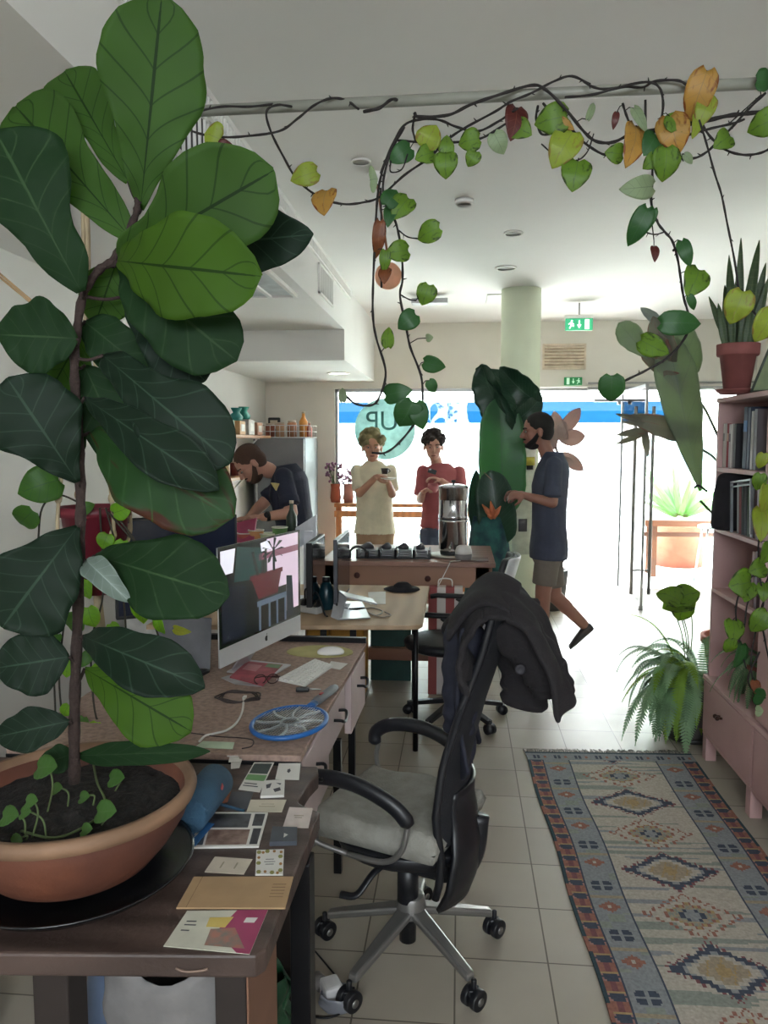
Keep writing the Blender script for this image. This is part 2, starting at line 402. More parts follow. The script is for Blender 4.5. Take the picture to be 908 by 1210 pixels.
# column
c = B(mat('column_paint', '#d7ddc6', .8, var=.03, scale=4)); c.cyl((.508, 6.9, 0), (.508, 6.9, ZC), .167, n=40)
o = struct(c, 'trim_4'); lab(o, 'round pale green column')
# ceiling details
def disc(name, label, px, py, r, m, h=.012):
    q = aZ(px, py, ZC); t = B(m).lathe([(r*.8, -h), (r, -h*.5), (r, 0)], (q.x, q.y, ZC), 24).build(name); return tag(t, label, 'ceiling fitting')
disc('downlight', 'small round spotlight on the ceiling, left of the middle', 427, 190, .045, WT)
disc('smoke_detector', 'round white detector on the ceiling above the hanging vine', 549, 236, .05, WT, .03)
disc('downlight', 'small round ceiling spotlight, nearer of the two before the column', 607, 275, .06, WT)
disc('downlight', 'small round ceiling spotlight, farther of the two before the column', 598, 316, .08, WT)
q0, q1 = aZ(575, 355, ZC-.01), aZ(632, 348, ZC-.01)
tag(B(CE).bb(q0.x, q1.x, q0.y-.25, q0.y+.15, ZC-.008, ZC).build('ceiling_hatch', bevel=.002), 'flat square access hatch in the ceiling beside the column', 'hatch')
q = aZ(508, 356, ZC-.05)
t = T('projector_mount', 'small grey box fitting fixed under the ceiling', 'ceiling fitting', (q.x, q.y, ZC-.1))
B(mat('pale_grey', '#b9b9bb', .5)).bb(q.x-.16, q.x+.16, q.y-.06, q.y+.06, ZC-.075, ZC-.03).build('housing', t, bevel=.006)
B(WT).cyl((q.x, q.y, ZC-.04), (q.x, q.y, ZC), .03).build('bracket', t)
# pendant disc lamp
t = T('pendant_lamp', 'pendant lamp with a round peach disc below a white ceiling rose', 'lamp', aY(452, 215, 3.9))
top = aY(446, 222, 3.9); 
B(WT).lathe([(.05, 0), (.05, -.015), (.03, -.035), (.0, -.035)], (top.x, 3.9, ZC), 24).build('ceiling_rose', t)
pb = aY(459, 326, 3.9)
B(mat('cord_tan', '#8a5f45', .8)).tube([(top.x, 3.9, ZC-.05), (pb.x, 3.9, pb.z+.08)], .006).build('cord', t)
B(mat('peach_disc', '#f0c4a6', .6, trans=.5)).lathe([(0, -.012), (.062, -.012), (.066, 0), (.062, .012), (0, .012)], pb, 32, Matrix.Rotation(PI/2, 3, 'X')).build('shade', t)
for o in t.children:
    if o.name.startswith('shade'): pass
# exit signs
GRN = mat('sign_green', '#2f9e6e', .4, emit=.35); SW = mat('sign_white', '#eafff2', .4, emit=.8)
def exitsign(name, label, c, w, h, mats, man_right=True):
    t = T(name, label, 'sign', c); c = V(c)
    B(mats[0]).box(c, (w, .03, h)).build('sign_panel', t, bevel=.004)
    s = B(mats[1]); y = c.y-.0165; k = h*.8
    def P(x, z): return V((c.x+x*k, y, c.z+z*k))
    def pr(pts): s.prism([P(*q) for q in pts], (0, -.002, 0))
    # door
    dx = w/h*.36*(1 if man_right else -1)
    pr([(dx-.22, -.5), (dx+.22, -.5), (dx+.22, .5), (dx-.22, .5)])
    # arrow down
    pr([(-.06, .4), (.06, .4), (.06, -.05), (-.06, -.05)]); pr([(-.22, -.02), (.22, -.02), (0, -.42)])
    # running figure
    mx = -w/h*.36*(1 if man_right else -1)
    s.cyl(P(mx+.05, .36)+V((0, .001, 0)), P(mx+.05, .36)-V((0, .002, 0)), k*.1, n=14)
    pr([(mx-.1, .22), (mx+.08, .22), (mx+.1, -.08), (mx-.06, -.1)]); pr([(mx+.02, -.05), (mx+.28, -.12), (mx+.26, -.24), (mx, -.18)])
    pr([(mx-.06, -.05), (mx+.04, -.1), (mx-.12, -.45), (mx-.24, -.42)]); pr([(mx-.1, .2), (mx-.04, .1), (mx-.28, -.02), (mx-.32, .06)]); pr([(mx+.06, .2), (mx+.28, .06), (mx+.24, -.02), (mx+.04, .1)])
    s.build('pictogram', t); return t
c = aY(684.5, 383.5, 7.6)
t = exitsign('exit_sign', 'green exit sign hanging from the ceiling beside the column', c, .25, .11, (GRN, SW))
B(WT).bb(c.x-.13, c.x+.13, c.y-.03, c.y+.03, c.z+.055, c.z+.085).build('lamp_housing', t); B(ALU).cyl((c.x, c.y, c.z+.08), (c.x, c.y, ZC), .008).build('hanger', t)
c = aY(677.5, 450.5, YF-.02)
exitsign('exit_sign', 'small dark green exit sign on the wall above the glass', c, .19, .085, (mat('sign_dark_green', '#12793f', .5, emit=.1), mat('sign_pale', '#bfe8cb', .5, emit=.2)), False)
# louvre grille on header
a, c = aY(641, 437, YF), aY(693, 406, YF)
t = T('wall_louvre', 'beige slatted air grille on the wall above the glass front', 'vent', (a.x, YF, a.z))
CR = mat('cream_slat', '#d8c8b4', .7); f = B(CR)
f.bb(a.x, c.x, YF-.02, YF, a.z, a.z+.02); f.bb(a.x, c.x, YF-.02, YF, c.z-.02, c.z); f.bb(a.x, a.x+.02, YF-.02, YF, a.z, c.z); f.bb(c.x-.02, c.x, YF-.02, YF, a.z, c.z); f.build('grille_frame', t)
s = B(CR)
for i in range(7):
    z = a.z+.035+(c.z-a.z-.07)*i/6; s.box(((a.x+c.x)/2, YF-.012, z), (c.x-a.x-.04, .022, .018), rot=Matrix.Rotation(.6, 3, 'X'))
s.build('slat', t)
B(mat('louvre_back', '#a9957f', .9)).bb(a.x+.01, c.x-.01, YF-.004, YF, a.z+.01, c.z-.01).build('backing', t)
# wall bracket near top left
q = aX(38, 78, -1.2)
a = aY(38, 45, 2.6); c = aY(40, 112, 2.6)
tag(B(mat('grey_bracket', '#a39c97', .7)).bb(a.x-.012, a.x+.018, 2.58, 2.64, c.z, 2.51).build('hanging_bracket', bevel=.003), 'narrow grey metal bracket hanging from the bulkhead at upper left', 'bracket')
# rail
q0, q1 = aY(230, 134, 2.3), aY(860, 105, 2.3)
rl = T('ceiling_rail', 'pale grey round rail spanning the room under the ceiling, vines wound on it', 'rail', (0, 2.3, q0.z))
B(mat('rail_grey', '#86867c', .5, var=.05)).cyl((-.943, 2.3, 2.548), (1.72, 2.3, 2.548+.02), .0155, n=20).build('pipe', rl)
fl = B(ALU); fl.cyl((-.945, 2.3, 2.548), (-.93, 2.3, 2.548), .035, n=20); fl.build('wall_flange', rl)
fl = B(ALU); fl.cyl((1.705, 2.3, 2.568), (1.72, 2.3, 2.568), .035, n=20); fl.build('wall_flange', rl)

# ================================================================ OUTDOORS
PV = mat('pavement', '#e3e1dc', .9, var=.03, scale=2)
struct(B(PV).bb(-18, 22, 8.75, 26, -.14, -.02), 'ground')
FA = mat('facade_paint', '#e9e6e0', .9, var=.03, scale=2)
t = T('street_building', 'pale washed out building across the street with a long blue awning', 'building', (0, 19, 0))
B(FA).bb(-16, 20, 19, 19.4, -.1, 7).build('wall', t)
AW = mat('awning_blue', '#04263f', .9, var=.04, spec=.05)
for (x0, x1) in ((-3.0, -2.2), (-1.35, 5.05)):
    p0 = aY(544+0, 500, 18.2); z0 = p0.z; z1 = aY(544, 486, 18.2).z
    aw = B(AW); aw.prism([(x0, 18.2, z0), (x0, 18.2, z1), (x0, 19, z1+.25), (x0, 19, z0+.3)], (x1-x0, 0, 0)); aw.build('awning', t)
WD = mat('facade_window', '#9fb4bc', .3)
for x in (-5.4, -2.6, .2, 2.6, 4.6, 7.4):
    w = B(WD); w.bb(x, x+1.5, 18.94, 19.0, .1 if x < 2 else .9, 1.75 if x < 2 else 1.5); w.build('shop_window', t)
pf = B(mat('facade_line', '#8fa6b0', .6)); pf.bb(2.9, 4.6, 18.85, 18.98, 1.25, 1.32); pf.bb(3.1, 3.9, 18.85, 18.98, .9, .93); pf.bb(-.5, 6, 18.9, 18.99, 1.6, 1.63); pf.build('facade_moulding', t)
# outdoor table with pot behind glass right
OW = mat('orange_wood', '#66361a', .55, kind='wood', scale=5, col2='#522a14')
a, c = aY(765, 619, 9.6), aY(880, 619, 9.6)
t = T('outdoor_table', 'orange wood table standing outside behind the glass on the right', 'table', (c.x-.5, 9.7, 0))
B(OW).bb(a.x-.02, c.x, 9.6, 10.0, a.z-.03, a.z+.045).build('tabletop', t, bevel=.005)
zz = aY(765, 632, 9.6).z; B(OW).bb(a.x-.02, c.x, 9.65, 9.7, zz-.025, zz+.025).build('rail', t)
for x in (a.x+.1, c.x-.1):
    for y in (9.66, 9.94): B(OW).bb(x-.03, x+.03, y-.03, y+.03, -.02, a.z-.03).build('leg', t)
TC = mat('terracotta', '#a9583f', .8, var=.15, scale=6)
q = aY(803, 640, 10.6)
t = T('outdoor_planter', 'terracotta planter with spiky green plant outside behind the table', 'plant', (q.x, 10.6, 0))
B(TC).lathe([(.30, -.02), (.36, .45), (.39, .5), (.39, .55), (.34, .55), (.33, .5)], (q.x, 10.6, 0), 28).build('pot', t)
LG = leafmat('yucca', '#6f9a62', '#8fb884', '#9ccf74', .4, nv=1)
for i in range(34):
    an = random.uniform(0, 2*PI); el = random.uniform(.35, 1.3); ln = random.uniform(.5, .85)
    d = V((math.cos(an)*math.cos(el), math.sin(an)*math.cos(el), math.sin(el))); bs = V((q.x, 10.6, .6))+d*.05
    leaf(LG, t, bs, bs+d*ln, .07, 'blade', bend=.15, nu=4, nv=8)
q = aY(826, 650, 9.3)
t = T('outdoor_stool', 'pale metal stool outside behind the glass at far right', 'stool', (q.x+.15, 9.25, 0))
B(ALU).lathe([(.0, .62), (.18, .62), (.18, .65), (0, .65)], (q.x+.15, 9.25, 0), 24).build('seat', t)
for s in (-1, 1):
    for r in (-1, 1): B(ALU).tube([(q.x+.15+s*.1, 9.25+r*.1, .62), (q.x+.15+s*.16, 9.25+r*.16, -.02)], .012).build('leg', t)
# bistro chairs / bicycle frames outside left, washed out
def bistro(x, y, label, rz, grp='pale bistro chairs on the pavement'):
    t = T('bistro_chair', label, 'chair', (x, y, -.02), grp); t.rotation_euler[2] = rz; m = mat('pale_blue_metal', '#7fa2ad', .4, .3)
    WORLD[t.name] = Matrix.Identity(4)
    B(mat('pale_wood_seat', '#c9a27d', .6)).bb(-.2, .2, -.2, .2, .45, .47).build('seat', t, bevel=.01)
    for sx in (-1, 1):
        B(m).tube(spline([(sx*.18, .18, .45), (sx*.2, .24, 0)]), .012).build('leg', t)
        B(m).tube([(sx*.18, -.18, .45), (sx*.2, -.24, 0)], .012).build('leg', t)
    B(m).tube(spline([(-.18, .18, .45), (-.19, .22, .8), (-.1, .24, .92), (.1, .24, .92), (.19, .22, .8), (.18, .18, .45)]), .012).build('backrest_frame', t)
    s = B(m)
    for k in range(-2, 3): s.tube([(k*.06, .19, .47), (k*.06, .235, .9)], .006, n=6)
    s.build('spindles', t); return t
bistro(-1.55, 9.8, 'pale bistro chair outside, left of the man in the cream shirt', .4)
bistro(-.75, 9.9, 'pale bistro chair outside, between the two men by the window', 2.6)
# sign disc on window with mirrored lettering
c = aY(455, 507, YF+.08)
t = T('window_sticker', 'round pale teal sticker on the glass with reversed white letters', 'sign', (c.x, YF+.08, c.z))
B(mat('sticker_teal', '#a9c0bc', .8, trans=.7)).cyl((c.x, YF+.08, c.z), (c.x, YF+.086, c.z), .34, n=48).build('disc', t)
def text(body, size, loc, rot, m, name, parent, mirror=False, ext=.002):
    cu = bpy.data.curves.new(name, 'FONT'); cu.body = body; cu.size = size; cu.extrude = ext; cu.align_x = 'CENTER'; cu.align_y = 'CENTER'
    to = bpy.data.objects.new('tmp', cu); COL.objects.link(to); dg = bpy.context.evaluated_depsgraph_get(); dg.update()
    me = bpy.data.meshes.new_from_object(to.evaluated_get(dg)); bpy.data.objects.remove(to)
    R = Matrix.Translation(V(loc)) @ rot.to_4x4() @ (Matrix.Scale(-1, 4, (1, 0, 0)) if mirror else Matrix.Identity(4))
    me.transform(R); me.materials.clear(); me.materials.append(m); me.name = name
    o = bpy.data.objects.new(name, me); COL.objects.link(o); o.parent = parent; o.matrix_parent_inverse = WORLD[parent.name].inverted(); return o
text('UP', .30, (c.x-.03, YF+.078, c.z+.08), Matrix.Rotation(PI/2, 3, 'X'), mat('sticker_letter', '#4f7f7b', .8), 'lettering', t, True)
# ================================================================ BOOKCASE
PK = mat('pink_paint', '#c7a3a0', .6, var=.04, scale=5)
PKD = mat('pink_panel', '#bd9896', .6, var=.04, scale=5)
KN = mat('dark_brass', '#4a332b', .4, .6)
XB = 1.245
t = T('bookcase', 'tall pink painted bookcase with open shelves above a drawer base', 'bookcase', (1.45, 3.3, 0))
b = B(PK); b.bb(XB, 1.68, 1.9, 4.04, .12, .135); b.bb(XB+.02, 1.68, 4.02, 4.04, .12, .42); b.bb(XB-.005, 1.68, 1.9, 4.05, .405, .425); b.bb(XB+.02, 1.68, 1.9, 1.92, .12, .42); b.build('base_cabinet', t, bevel=.002)
for y0, y1, hn in ((3.36, 4.035, None), (2.68, 3.35, None), (1.92, 2.67, None)):
    d = B(PKD).bb(XB-.004, XB+.02, y0+.004, y1-.004, .14, .40).build('drawer', t, bevel=.002)
    yk = y1-.26 if y0 > 3 else y0+.4
    k = B(KN)
    k.cyl((XB-.004, yk, .30), (XB-.02, yk, .30), .006); k.ell((XB-.026, yk, .30), .011); k.cyl((XB-.004, yk-.03, .30), (XB-.02, yk-.03, .30), .006); k.ell((XB-.026, yk-.03, .30), .011)
    k.build('knob', d)
for y in (4.0, 3.39, 2.7, 1.95):
    B(PK).bb(XB, XB+.05, y-.025, y+.03, 0, .12).build('leg', t); B(PK).bb(1.62, 1.67, y-.025, y+.03, 0, .12).build('leg', t)
XS = XB+.015
YS = [4.035, 3.36, 2.62, 1.9]
for y in (4.035, 3.39, 3.36, 2.62, 1.92): B(PK).bb(XS, 1.66, y-.02, y, .425, 1.80).build('side_panel', t, bevel=.001)
B(PK).bb(XS-.004, 1.67, 1.9, 4.05, 1.79, 1.812).build('top', t, bevel=.002)
for z in (1.475, 1.178, .875):
    B(PK).bb(XS, 1.65, 3.39, 4.02, z-.02, z).build('shelf', t, bevel=.001)
B(PKD).bb(1.645, 1.66, 1.92, 4.03, .425, 1.79).build('back_panel', t)
d = B(PKD).bb(XS-.016, XS, 2.64, 3.355, .44, 1.785).build('door', t, bevel=.002)
k = B(mat('porcelain', '#eeeae4', .3)); k.ell((XS-.026, 3.24, 1.19), .011); k.build('knob', d)
d = B(PKD).bb(XS-.016, XS, 1.92, 2.61, .44, 1.785).build('door', t, bevel=.002)
k = B(mat('porcelain', '#eeeae4', .3)); k.ell((XS-.026, 2.54, 1.19), .011); k.build('knob', d)
# books
def book(y, th, z, h, col, label, tilt=0, dp=.20, x0=None, grp='books on the pink bookcase shelves', band=None):
    m = mat('book_'+col, '#'+col, .6, var=.05); pg = mat('pages', '#d8d0c0', .9)
    t = T('book', label, 'book', ((x0 or XS+.02)+dp/2, y, z), grp); WORLD[t.name] = Matrix.Identity(4); t.rotation_euler = (tilt, 0, 0)
    hd = dp/2
    c = B(m); c.bb(-hd, hd, -th/2, -th/2+.002, 0, h); c.bb(-hd, hd, th/2-.002, th/2, 0, h); c.bb(-hd-.002, -hd+.002, -th/2, th/2, 0, h); c.build('cover', t)
    B(pg).bb(-hd+.002, hd-.006, -th/2+.002, th/2-.002, .003, h-.004).build('page_block', t)
    if band:
        B(mat('band_'+band, '#'+band, .6)).bb(-hd-.0035, -hd-.002, -th/2+.001, th/2-.001, h*.6, h*.78).build('spine_label', t)
zb = 1.477
row1 = [(3.985, .022, .215, 'c9c2bd', 'pale grey paperback standing first from the window end of the top shelf', '8a8580'),
        (3.957, .018, .212, 'bdb5b0', 'light book beside the red one, nearer the window, on the top shelf', None),
        (3.93, .024, .214, '8d2430', 'red book on the top shelf', 'c9a090'),
        (3.902, .02, .21, 'b8b2b4', 'light grey book just after the red book on the top shelf', '6f5a66'),
        (3.877, .018, .212, 'cfc8c8', 'white spined book second after the red book on the top shelf', None),
        (3.853, .018, .21, '6d6468', 'mid grey book before the dark ones on the top shelf', None),
        (3.828, .022, .212, '2b2a30', 'black slim book standing left of the tall navy folders on the top shelf', None),
        (3.70, .045, .285, '1f2b45', 'tall navy book, wider of the tall ones on the top shelf', '2f5f96'),
        (3.655, .03, .28, '303b52', 'tall slate blue book next to the navy one on the top shelf', None),
        (3.615, .028, .262, 'a9a4a4', 'tall light grey folder on the top shelf', None),
        (3.575, .034, .27, '77747c', 'tall grey folder nearest the closed door on the top shelf', None)]
for y, th, h, c, l, bd in row1: book(y, th, zb, h*.98, c, l, 0, .19 if h < .25 else .24, band=bd)
zb = 1.18
row2 = [(3.745, .02, .235, 'a7a9ae', 'grey white spined book leaning against the black bag on the second shelf', .10),
        (3.718, .024, .222, '7d3038', 'dark red book leaning on the second shelf', .10),
        (3.688, .02, .22, '24242b', 'thin black book leaning beside the dark red one on the second shelf', .10),
        (3.655, .03, .222, '1d2130', 'thick dark book in the middle of the second shelf', .06),
        (3.62, .022, .22, '39503f', 'dark green book on the second shelf', .04),
        (3.58, .02, .24, 'b9bcc2', 'pale book standing upright on the second shelf', .02),
        (3.545, .02, .235, '5c4448', 'brownish book, second from the door side of the second shelf', 0),
        (3.515, .02, .24, 'b3aeb0', 'pale grey book nearest the closed door on the second shelf', 0)]
for y, th, h, c, l, tl in row2: book(y, th, zb, h, c, l, -tl, .2)
t = T('storage_bag', 'black soft bag sticking out of the second bookcase shelf', 'bag', (XS+.05, 3.9, 1.18))
b = B(mat('black_fabric', '#1d1a20', .9, bump=.3)); 
b.loft([(V((XS+.1, 3.895, 1.181+.27*k/8)), V((.155-.03*(k/8)**3, 0, 0)), V((0, .098-.02*(k/8)**3, 0))) for k in range(9)], 28); b.build('bag_body', t, bevel=.02)
B(mat('black_fabric', '#1d1a20')).tube(spline([(XS-.06, 3.96, 1.36), (XS-.09, 3.99, 1.385), (XS-.11, 4.0, 1.375)]), .006).build('pull_tab', t)
fr = T('picture_frame', 'small silver edged frame leaning in front of the black bag', 'frame', (XS, 3.78, 1.18))
b = B(mat('silver_edge', '#9da0a6', .35, .6)); R = Matrix.Rotation(-.10, 3, 'X')
def fb(y0, y1, z0, z1): b.box(V((XS+.01, 3.73, 1.18)) + R @ V((0, (y0+y1)/2, (z0+z1)/2)), (.012, y1-y0, z1-z0), rot=R)
fb(.07, .078, 0, .24); fb(-.18, -.172, 0, .24); fb(-.18, .078, .235, .243); fb(-.18, .078, .215, .221); b.build('frame_edge', fr)
zb = .877
book(3.545, .03, zb, .245, '8f6a66', 'brownish book, the leftmost of the pair on the third shelf', .04, .18)
book(3.50, .03, zb, .25, '7a5f63', 'dull purple book at the door end of the third shelf', 0, .18)

# terracotta pot with snake plant on top
def terracotta_pot(t, x, y, z, r, h, m):
    B(m).lathe([(r*.66, 0), (r*.9, h*.74), (r*1.02, h*.74), (r*1.06, h*.78), (r*1.08, h), (r*.96, h), (r*.92, h*.85), (0, h*.84)], (x, y, z), 32).build('pot', t)
q = aY(868, 463, 3.72)
PT = mat('terracotta_dark', '#8f5450', .8, var=.12, scale=8)
t = T('snake_plant', 'snake plant in a dusky terracotta pot on top of the bookcase', 'plant', (q.x, 3.72, 1.813))
terracotta_pot(t, q.x+.01, 3.72, 1.835, .085, .2, PT)
B(PT).lathe([(.07, 0), (.09, .018), (.095, .022), (.085, .022), (.0, .01)], (q.x+.01, 3.72, 1.813), 28).build('saucer', t)
B(mat('soil', '#2a221c', .95, bump=.6)).lathe([(0, .165), (.08, .165), (.08, .17), (0, .172)], (q.x+.01, 3.72, 1.835), 24).build('soil', t)
SN = leafmat('snake_leaf', '#3f5236', '#6e7c4e', '#6f8a4a', .25, nv=14, slant=0)
cx = q.x+.01
for (bx, tx, ty, w, dy) in [(858, 849, 358, 7, 0), (862, 857, 336, 8, .02), (866, 862, 300, 8, 0), (872, 876, 283, 8, .03), (877, 898, 282, 10, 0), (880, 893, 310, 9, .04), (884, 905, 312, 9, .02), (868, 870, 330, 8, .05), (876, 884, 340, 9, -.03), (886, 908, 330, 9, 0), (864, 838, 350, 7, .02), (881, 889, 360, 8, -.04)]:
    bs = aY(bx, 412, 3.72+dy); tp = aY(tx, ty, 3.72+dy*1.6)
    leaf(SN, t, bs, tp, w*3.72/930*1.25, 'blade', bend=.06*random.choice((-1, 1)), fold=.3, wave=.1, wf=2, nu=4, nv=14)
t = T('framed_print', 'green framed print with a line drawing leaning on the bookcase top', 'picture', (1.33, 3.4, 1.815))
R = Matrix.Rotation(-.0, 3, 'Z')
p = [aY(880, 458, 3.5), aY(905, 398, 3.5)]
pts = [V((1.262, 3.60, 1.815)), V((1.345, 3.58, 2.06)), V((1.55, 3.24, 2.06)), V((1.465, 3.26, 1.815))]
b = B(mat('print_green', '#8fa07c', .7)); b.prism(pts, (.012, .01, 0)); b.build('print', t)
f = B(mat('frame_dark', '#3f4640', .5))
for i in range(4): f.tube([pts[i], pts[(i+1) % 4]], .007, n=6)
f.build('frame', t)
pc = (pts[0]+pts[1]+pts[2]+pts[3])/4; ux = (pts[3]-pts[0]).normalized(); uz = (pts[1]-pts[0]).normalized(); nn = ux.cross(uz)
dr = B(mat('ink', '#3d4150', .7)); off = -(nn if nn.y > 0 else -nn)*.003
C0 = pts[0]*.62+pts[2]*.38 + V((0, 0, 0))
dr.tube([C0+ux*a*.05+uz*c*.05+off for a, c in ((-1, -.6), (-.7, -.9), (0, -.8), (.3, -.3), (.5, -1), (.6, -1.3))], .0022, n=6)
dr.prism([C0+ux*(math.cos(k*PI/8)*.035)+uz*(.035+math.sin(k*PI/8)*.028)+off for k in range(16)], off*.3); dr.build('drawing', t)

# ================================================================ RUG
RC = {k: lin(v)[:3] for k, v in dict(cream='#c2baad', grey='#94999c', navy='#434c5e', teal='#304a54', rust='#a06c5c', red='#865456', gold='#b39a6e', sage='#949c92', pink='#ab827c', tan='#ab9d86').items()}
def rugcol(i, j, nw, nl):
    u = (i+.5)/nw; a = min(u, 1-u); r = random.Random(i*977+j)
    y = j*RUGC                                  # metres from far end
    jit = r.uniform(.93, 1.05)
    def k(n): return tuple(c*jit for c in RC[n])
    if y < .016: return k('teal')
    if y < .10:                                  # end band
        q = (i % 16)
        return k('navy') if 5 <= q <= 9 and abs(y-.058) < .02 and q != 7 else k('rust') if q in (13, 14) and abs(y-.058) < .012 else k('grey')
    if a < .018: return k('teal' if (j//9) % 4 else 'rust')
    if a < .085:                                 # guard border
        q = (j % 10); c = abs(a-.052)
        if q in (0,): return k('gold')
        if q < 5: return k('navy') if c < .022+.006*(2-abs(q-2)) else k('pink')
        return k('red') if c < .012 else k('rust')
    if a < .09: return k('navy')
    if a < .235:
        q = j % 34; c = (a-.1625)/.0115; 
        if 4 <= q <= 12:
            z = (q-8)
            if abs(z) < .6 or abs(c) < .6: return k('grey')
            return k('navy') if abs(c) < 4 and abs(z) <= 4-abs(abs(c)-2)*.8 else k('grey')
        if 20 <= q <= 27:
            z = q-23.5
            m = abs(c)+abs(z)*1.2
            return k('cream') if m < 1.3 else k('rust') if m < 4.6 else k('grey')
        if q in (16, 17): return k('tan')
        return k('grey') if (j//5+i//9) % 5 else k('sage')
    if a < .245: return k('navy')
    # field of medallions, pitch .276
    yc = y-RUG0; n = math.floor(yc/.278+.5); z = abs(yc-n*.278)/.139; x = abs(u-.5)/.255
    x = math.floor(x*15)/15; z = math.floor(z*9)/9
    m = x*.98+z*.9
    if n % 2:                                    # navy outlined stepped diamond
        if m < .12: return k('gold')
        if m < .38: return k('tan' if (i+j//2) % 7 else 'gold')
        if m < .50: return k('cream')
        if m < .56: return k('grey')
        if m < .72: return k('navy')
        if m < .82 and (i//2+j//2) % 2: return k('red')
    else:
        if m < .10: return k('grey')
        if m < .17: return k('navy')
        if m < .34: return k('sage' if r.random() > .5 else 'tan')
        if m < .44: return k('rust') if (i//2) % 2 else k('gold')
        if m < .62: return k('cream')
        if m < .74 and (i//2+j//3) % 2: return k('rust')
    s = noise.noise(V((u*1.5, y*26, 3)))
    return k('sage') if s > .28 else k('grey') if s < -.38 else k('cream')
RUG0 = 4.0-3.722
CF, CN = [(.344, 3.985), (1.190, 4.04)], [(.455, 1.45), (1.195, 1.45)]
RUGL = 2.55; NW = 130; NL = 300; RUGC = RUGL/NL
def rugp(u, v):
    ax, ay = [CF[0][k]+(CF[1][k]-CF[0][k])*u for k in (0, 1)]; bx, by = [CN[0][k]+(CN[1][k]-CN[0][k])*u for k in (0, 1)]
    x = ax+(bx-ax)*v; y = ay+(by-ay)*v
    x += .005*math.sin(v*19+1)*(1 if u < .5 else .5)
    return V((x, y, .008+.0015*noise.noise(V((x*5, y*5, 0)))))
me = bpy.data.meshes.new('kilim_rug')
vs = [tuple(rugp(i/NW, j/NL)) for j in range(NL+1) for i in range(NW+1)]; w = NW+1
fs = [(j*w+i, (j+1)*w+i, (j+1)*w+i+1, j*w+i+1) for j in range(NL) for i in range(NW)]
me.from_pydata(vs, [], fs)
ca = me.color_attributes.new('pattern', 'FLOAT_COLOR', 'CORNER'); buf = []
for j in range(NL):
    for i in range(NW):
        c = rugcol(i, j, NW, NL); buf += [*c, 1]*4
ca.data.foreach_set('color', buf)
m = bpy.data.materials.new('woven_wool'); m.use_nodes = True; N = m.node_tree.nodes; L = m.node_tree.links
va = N.new('ShaderNodeVertexColor'); va.layer_name = 'pattern'; hs = N.new('ShaderNodeMix'); hs.data_type = 'RGBA'; hs.blend_type = 'MULTIPLY'; hs.inputs[0].default_value = .5
tc = N.new('ShaderNodeTexCoord'); nz = N.new('ShaderNodeTexNoise'); nz.inputs['Scale'].default_value = 90; L.new(tc.outputs['Object'], nz.inputs[0])
L.new(va.outputs[0], hs.inputs[6]); L.new(nz.outputs[0], hs.inputs[7]); gm = N.new('ShaderNodeBrightContrast'); gm.inputs[1].default_value = .0
gm.inputs[1].default_value = .02; L.new(hs.outputs[2], gm.inputs[0]); L.new(gm.outputs[0], N['Principled BSDF'].inputs['Base Color']); N['Principled BSDF'].inputs['Roughness'].default_value = .95
N['Principled BSDF'].inputs['Specular IOR Level'].default_value = .15
bp = N.new('ShaderNodeBump'); bp.inputs['Strength'].default_value = .4; bp.inputs['Distance'].default_value = .003; L.new(nz.outputs[0], bp.inputs['Height']); L.new(bp.outputs[0], N['Principled BSDF'].inputs['Normal'])
me.materials.append(m); rug = bpy.data.objects.new('kilim_rug', me); COL.objects.link(rug)
md = rug.modifiers.new('t', 'SOLIDIFY'); md.thickness = .006; md.offset = -1
WORLD[rug.name] = Matrix.Identity(4)
tag(rug, 'long kilim runner rug with diamond medallions on the tiles by the bookcase', 'rug')
fr = B(mat('fringe_wool', '#8f8a82', .95, var=.3, scale=80))
for i in range(120):
    p = rugp(i/119, 0); q = p+V((random.uniform(-.012, .012), random.uniform(.025, .05), -.002)); fr.tube([p, (p+q)/2+V((random.uniform(-.006, .006), 0, .003)), q], .0028, n=5)
o = fr.build('fringe', rug); o['kind'] = 'stuff'

# ================================================================ NEAR TABLE
DW = mat('dark_wood', '#50403a', .5, var=.2, kind='wood', scale=4, col2='#3b2e29', bump=.15)
DWF = mat('dark_wood_frame', '#2a211e', .6, var=.15)
LITW = mat('lit_side_wood', '#8a6450', .6, kind='woody', scale=4)
t = T('rustic_table', 'dark wooden table in the foreground covered with cards and leaflets', 'table', (-.8, 1.5, 0))
Z1 = .74
# top with a worn curved bite at the rear right corner
b = B(DW)
pts = [(-1.35, 1.14), (-.335, 1.225), (-.322, 1.245), (-.318, 1.74)]
for k in range(9):
    a = -PI/2-PI/2*k/8
    pts.append((-.318-.0+.0+.062*math.cos(PI/2+PI/2*k/8*1.0)-.0, 1.80-.055*math.sin(PI/2+0)+.055*(k/8)*1.0))
pts += [(-.372, 1.90), (-.36, 1.955), (-.37, 2.0), (-1.35, 1.98)]
b.prism([V((x, y, Z1-.042)) for x, y in pts], (0, 0, .042)); b.build('tabletop', t, bevel=.006)
b = B(DWF); b.bb(-1.3, -.42, 1.9, 1.93, .6, .698); b.bb(-1.3, -.42, 1.46, 1.49, .64, .698); b.bb(-.44, -.415, 1.46, 1.93, .63, .698); b.build('apron', t, bevel=.003)
for (x0, x1, y0, y1) in ((-.415, -.36, 1.25, 1.46), (-.73, -.665, 1.22, 1.29), (-.475, -.415, 1.86, 1.92), (-1.32, -1.25, 1.86, 1.92)):
    l = B(DWF); l.bb(x0, x1, y0, y1, 0, .698)
    if y1 == 1.46: l.use(LITW); l.bb(x1, x1+.004, y0+.002, y1, 0, .70)  # lit right side of this leg painted on as a lighter layer
    l.build('leg', t, bevel=.004)
p = aZ(172, 1174, .62)
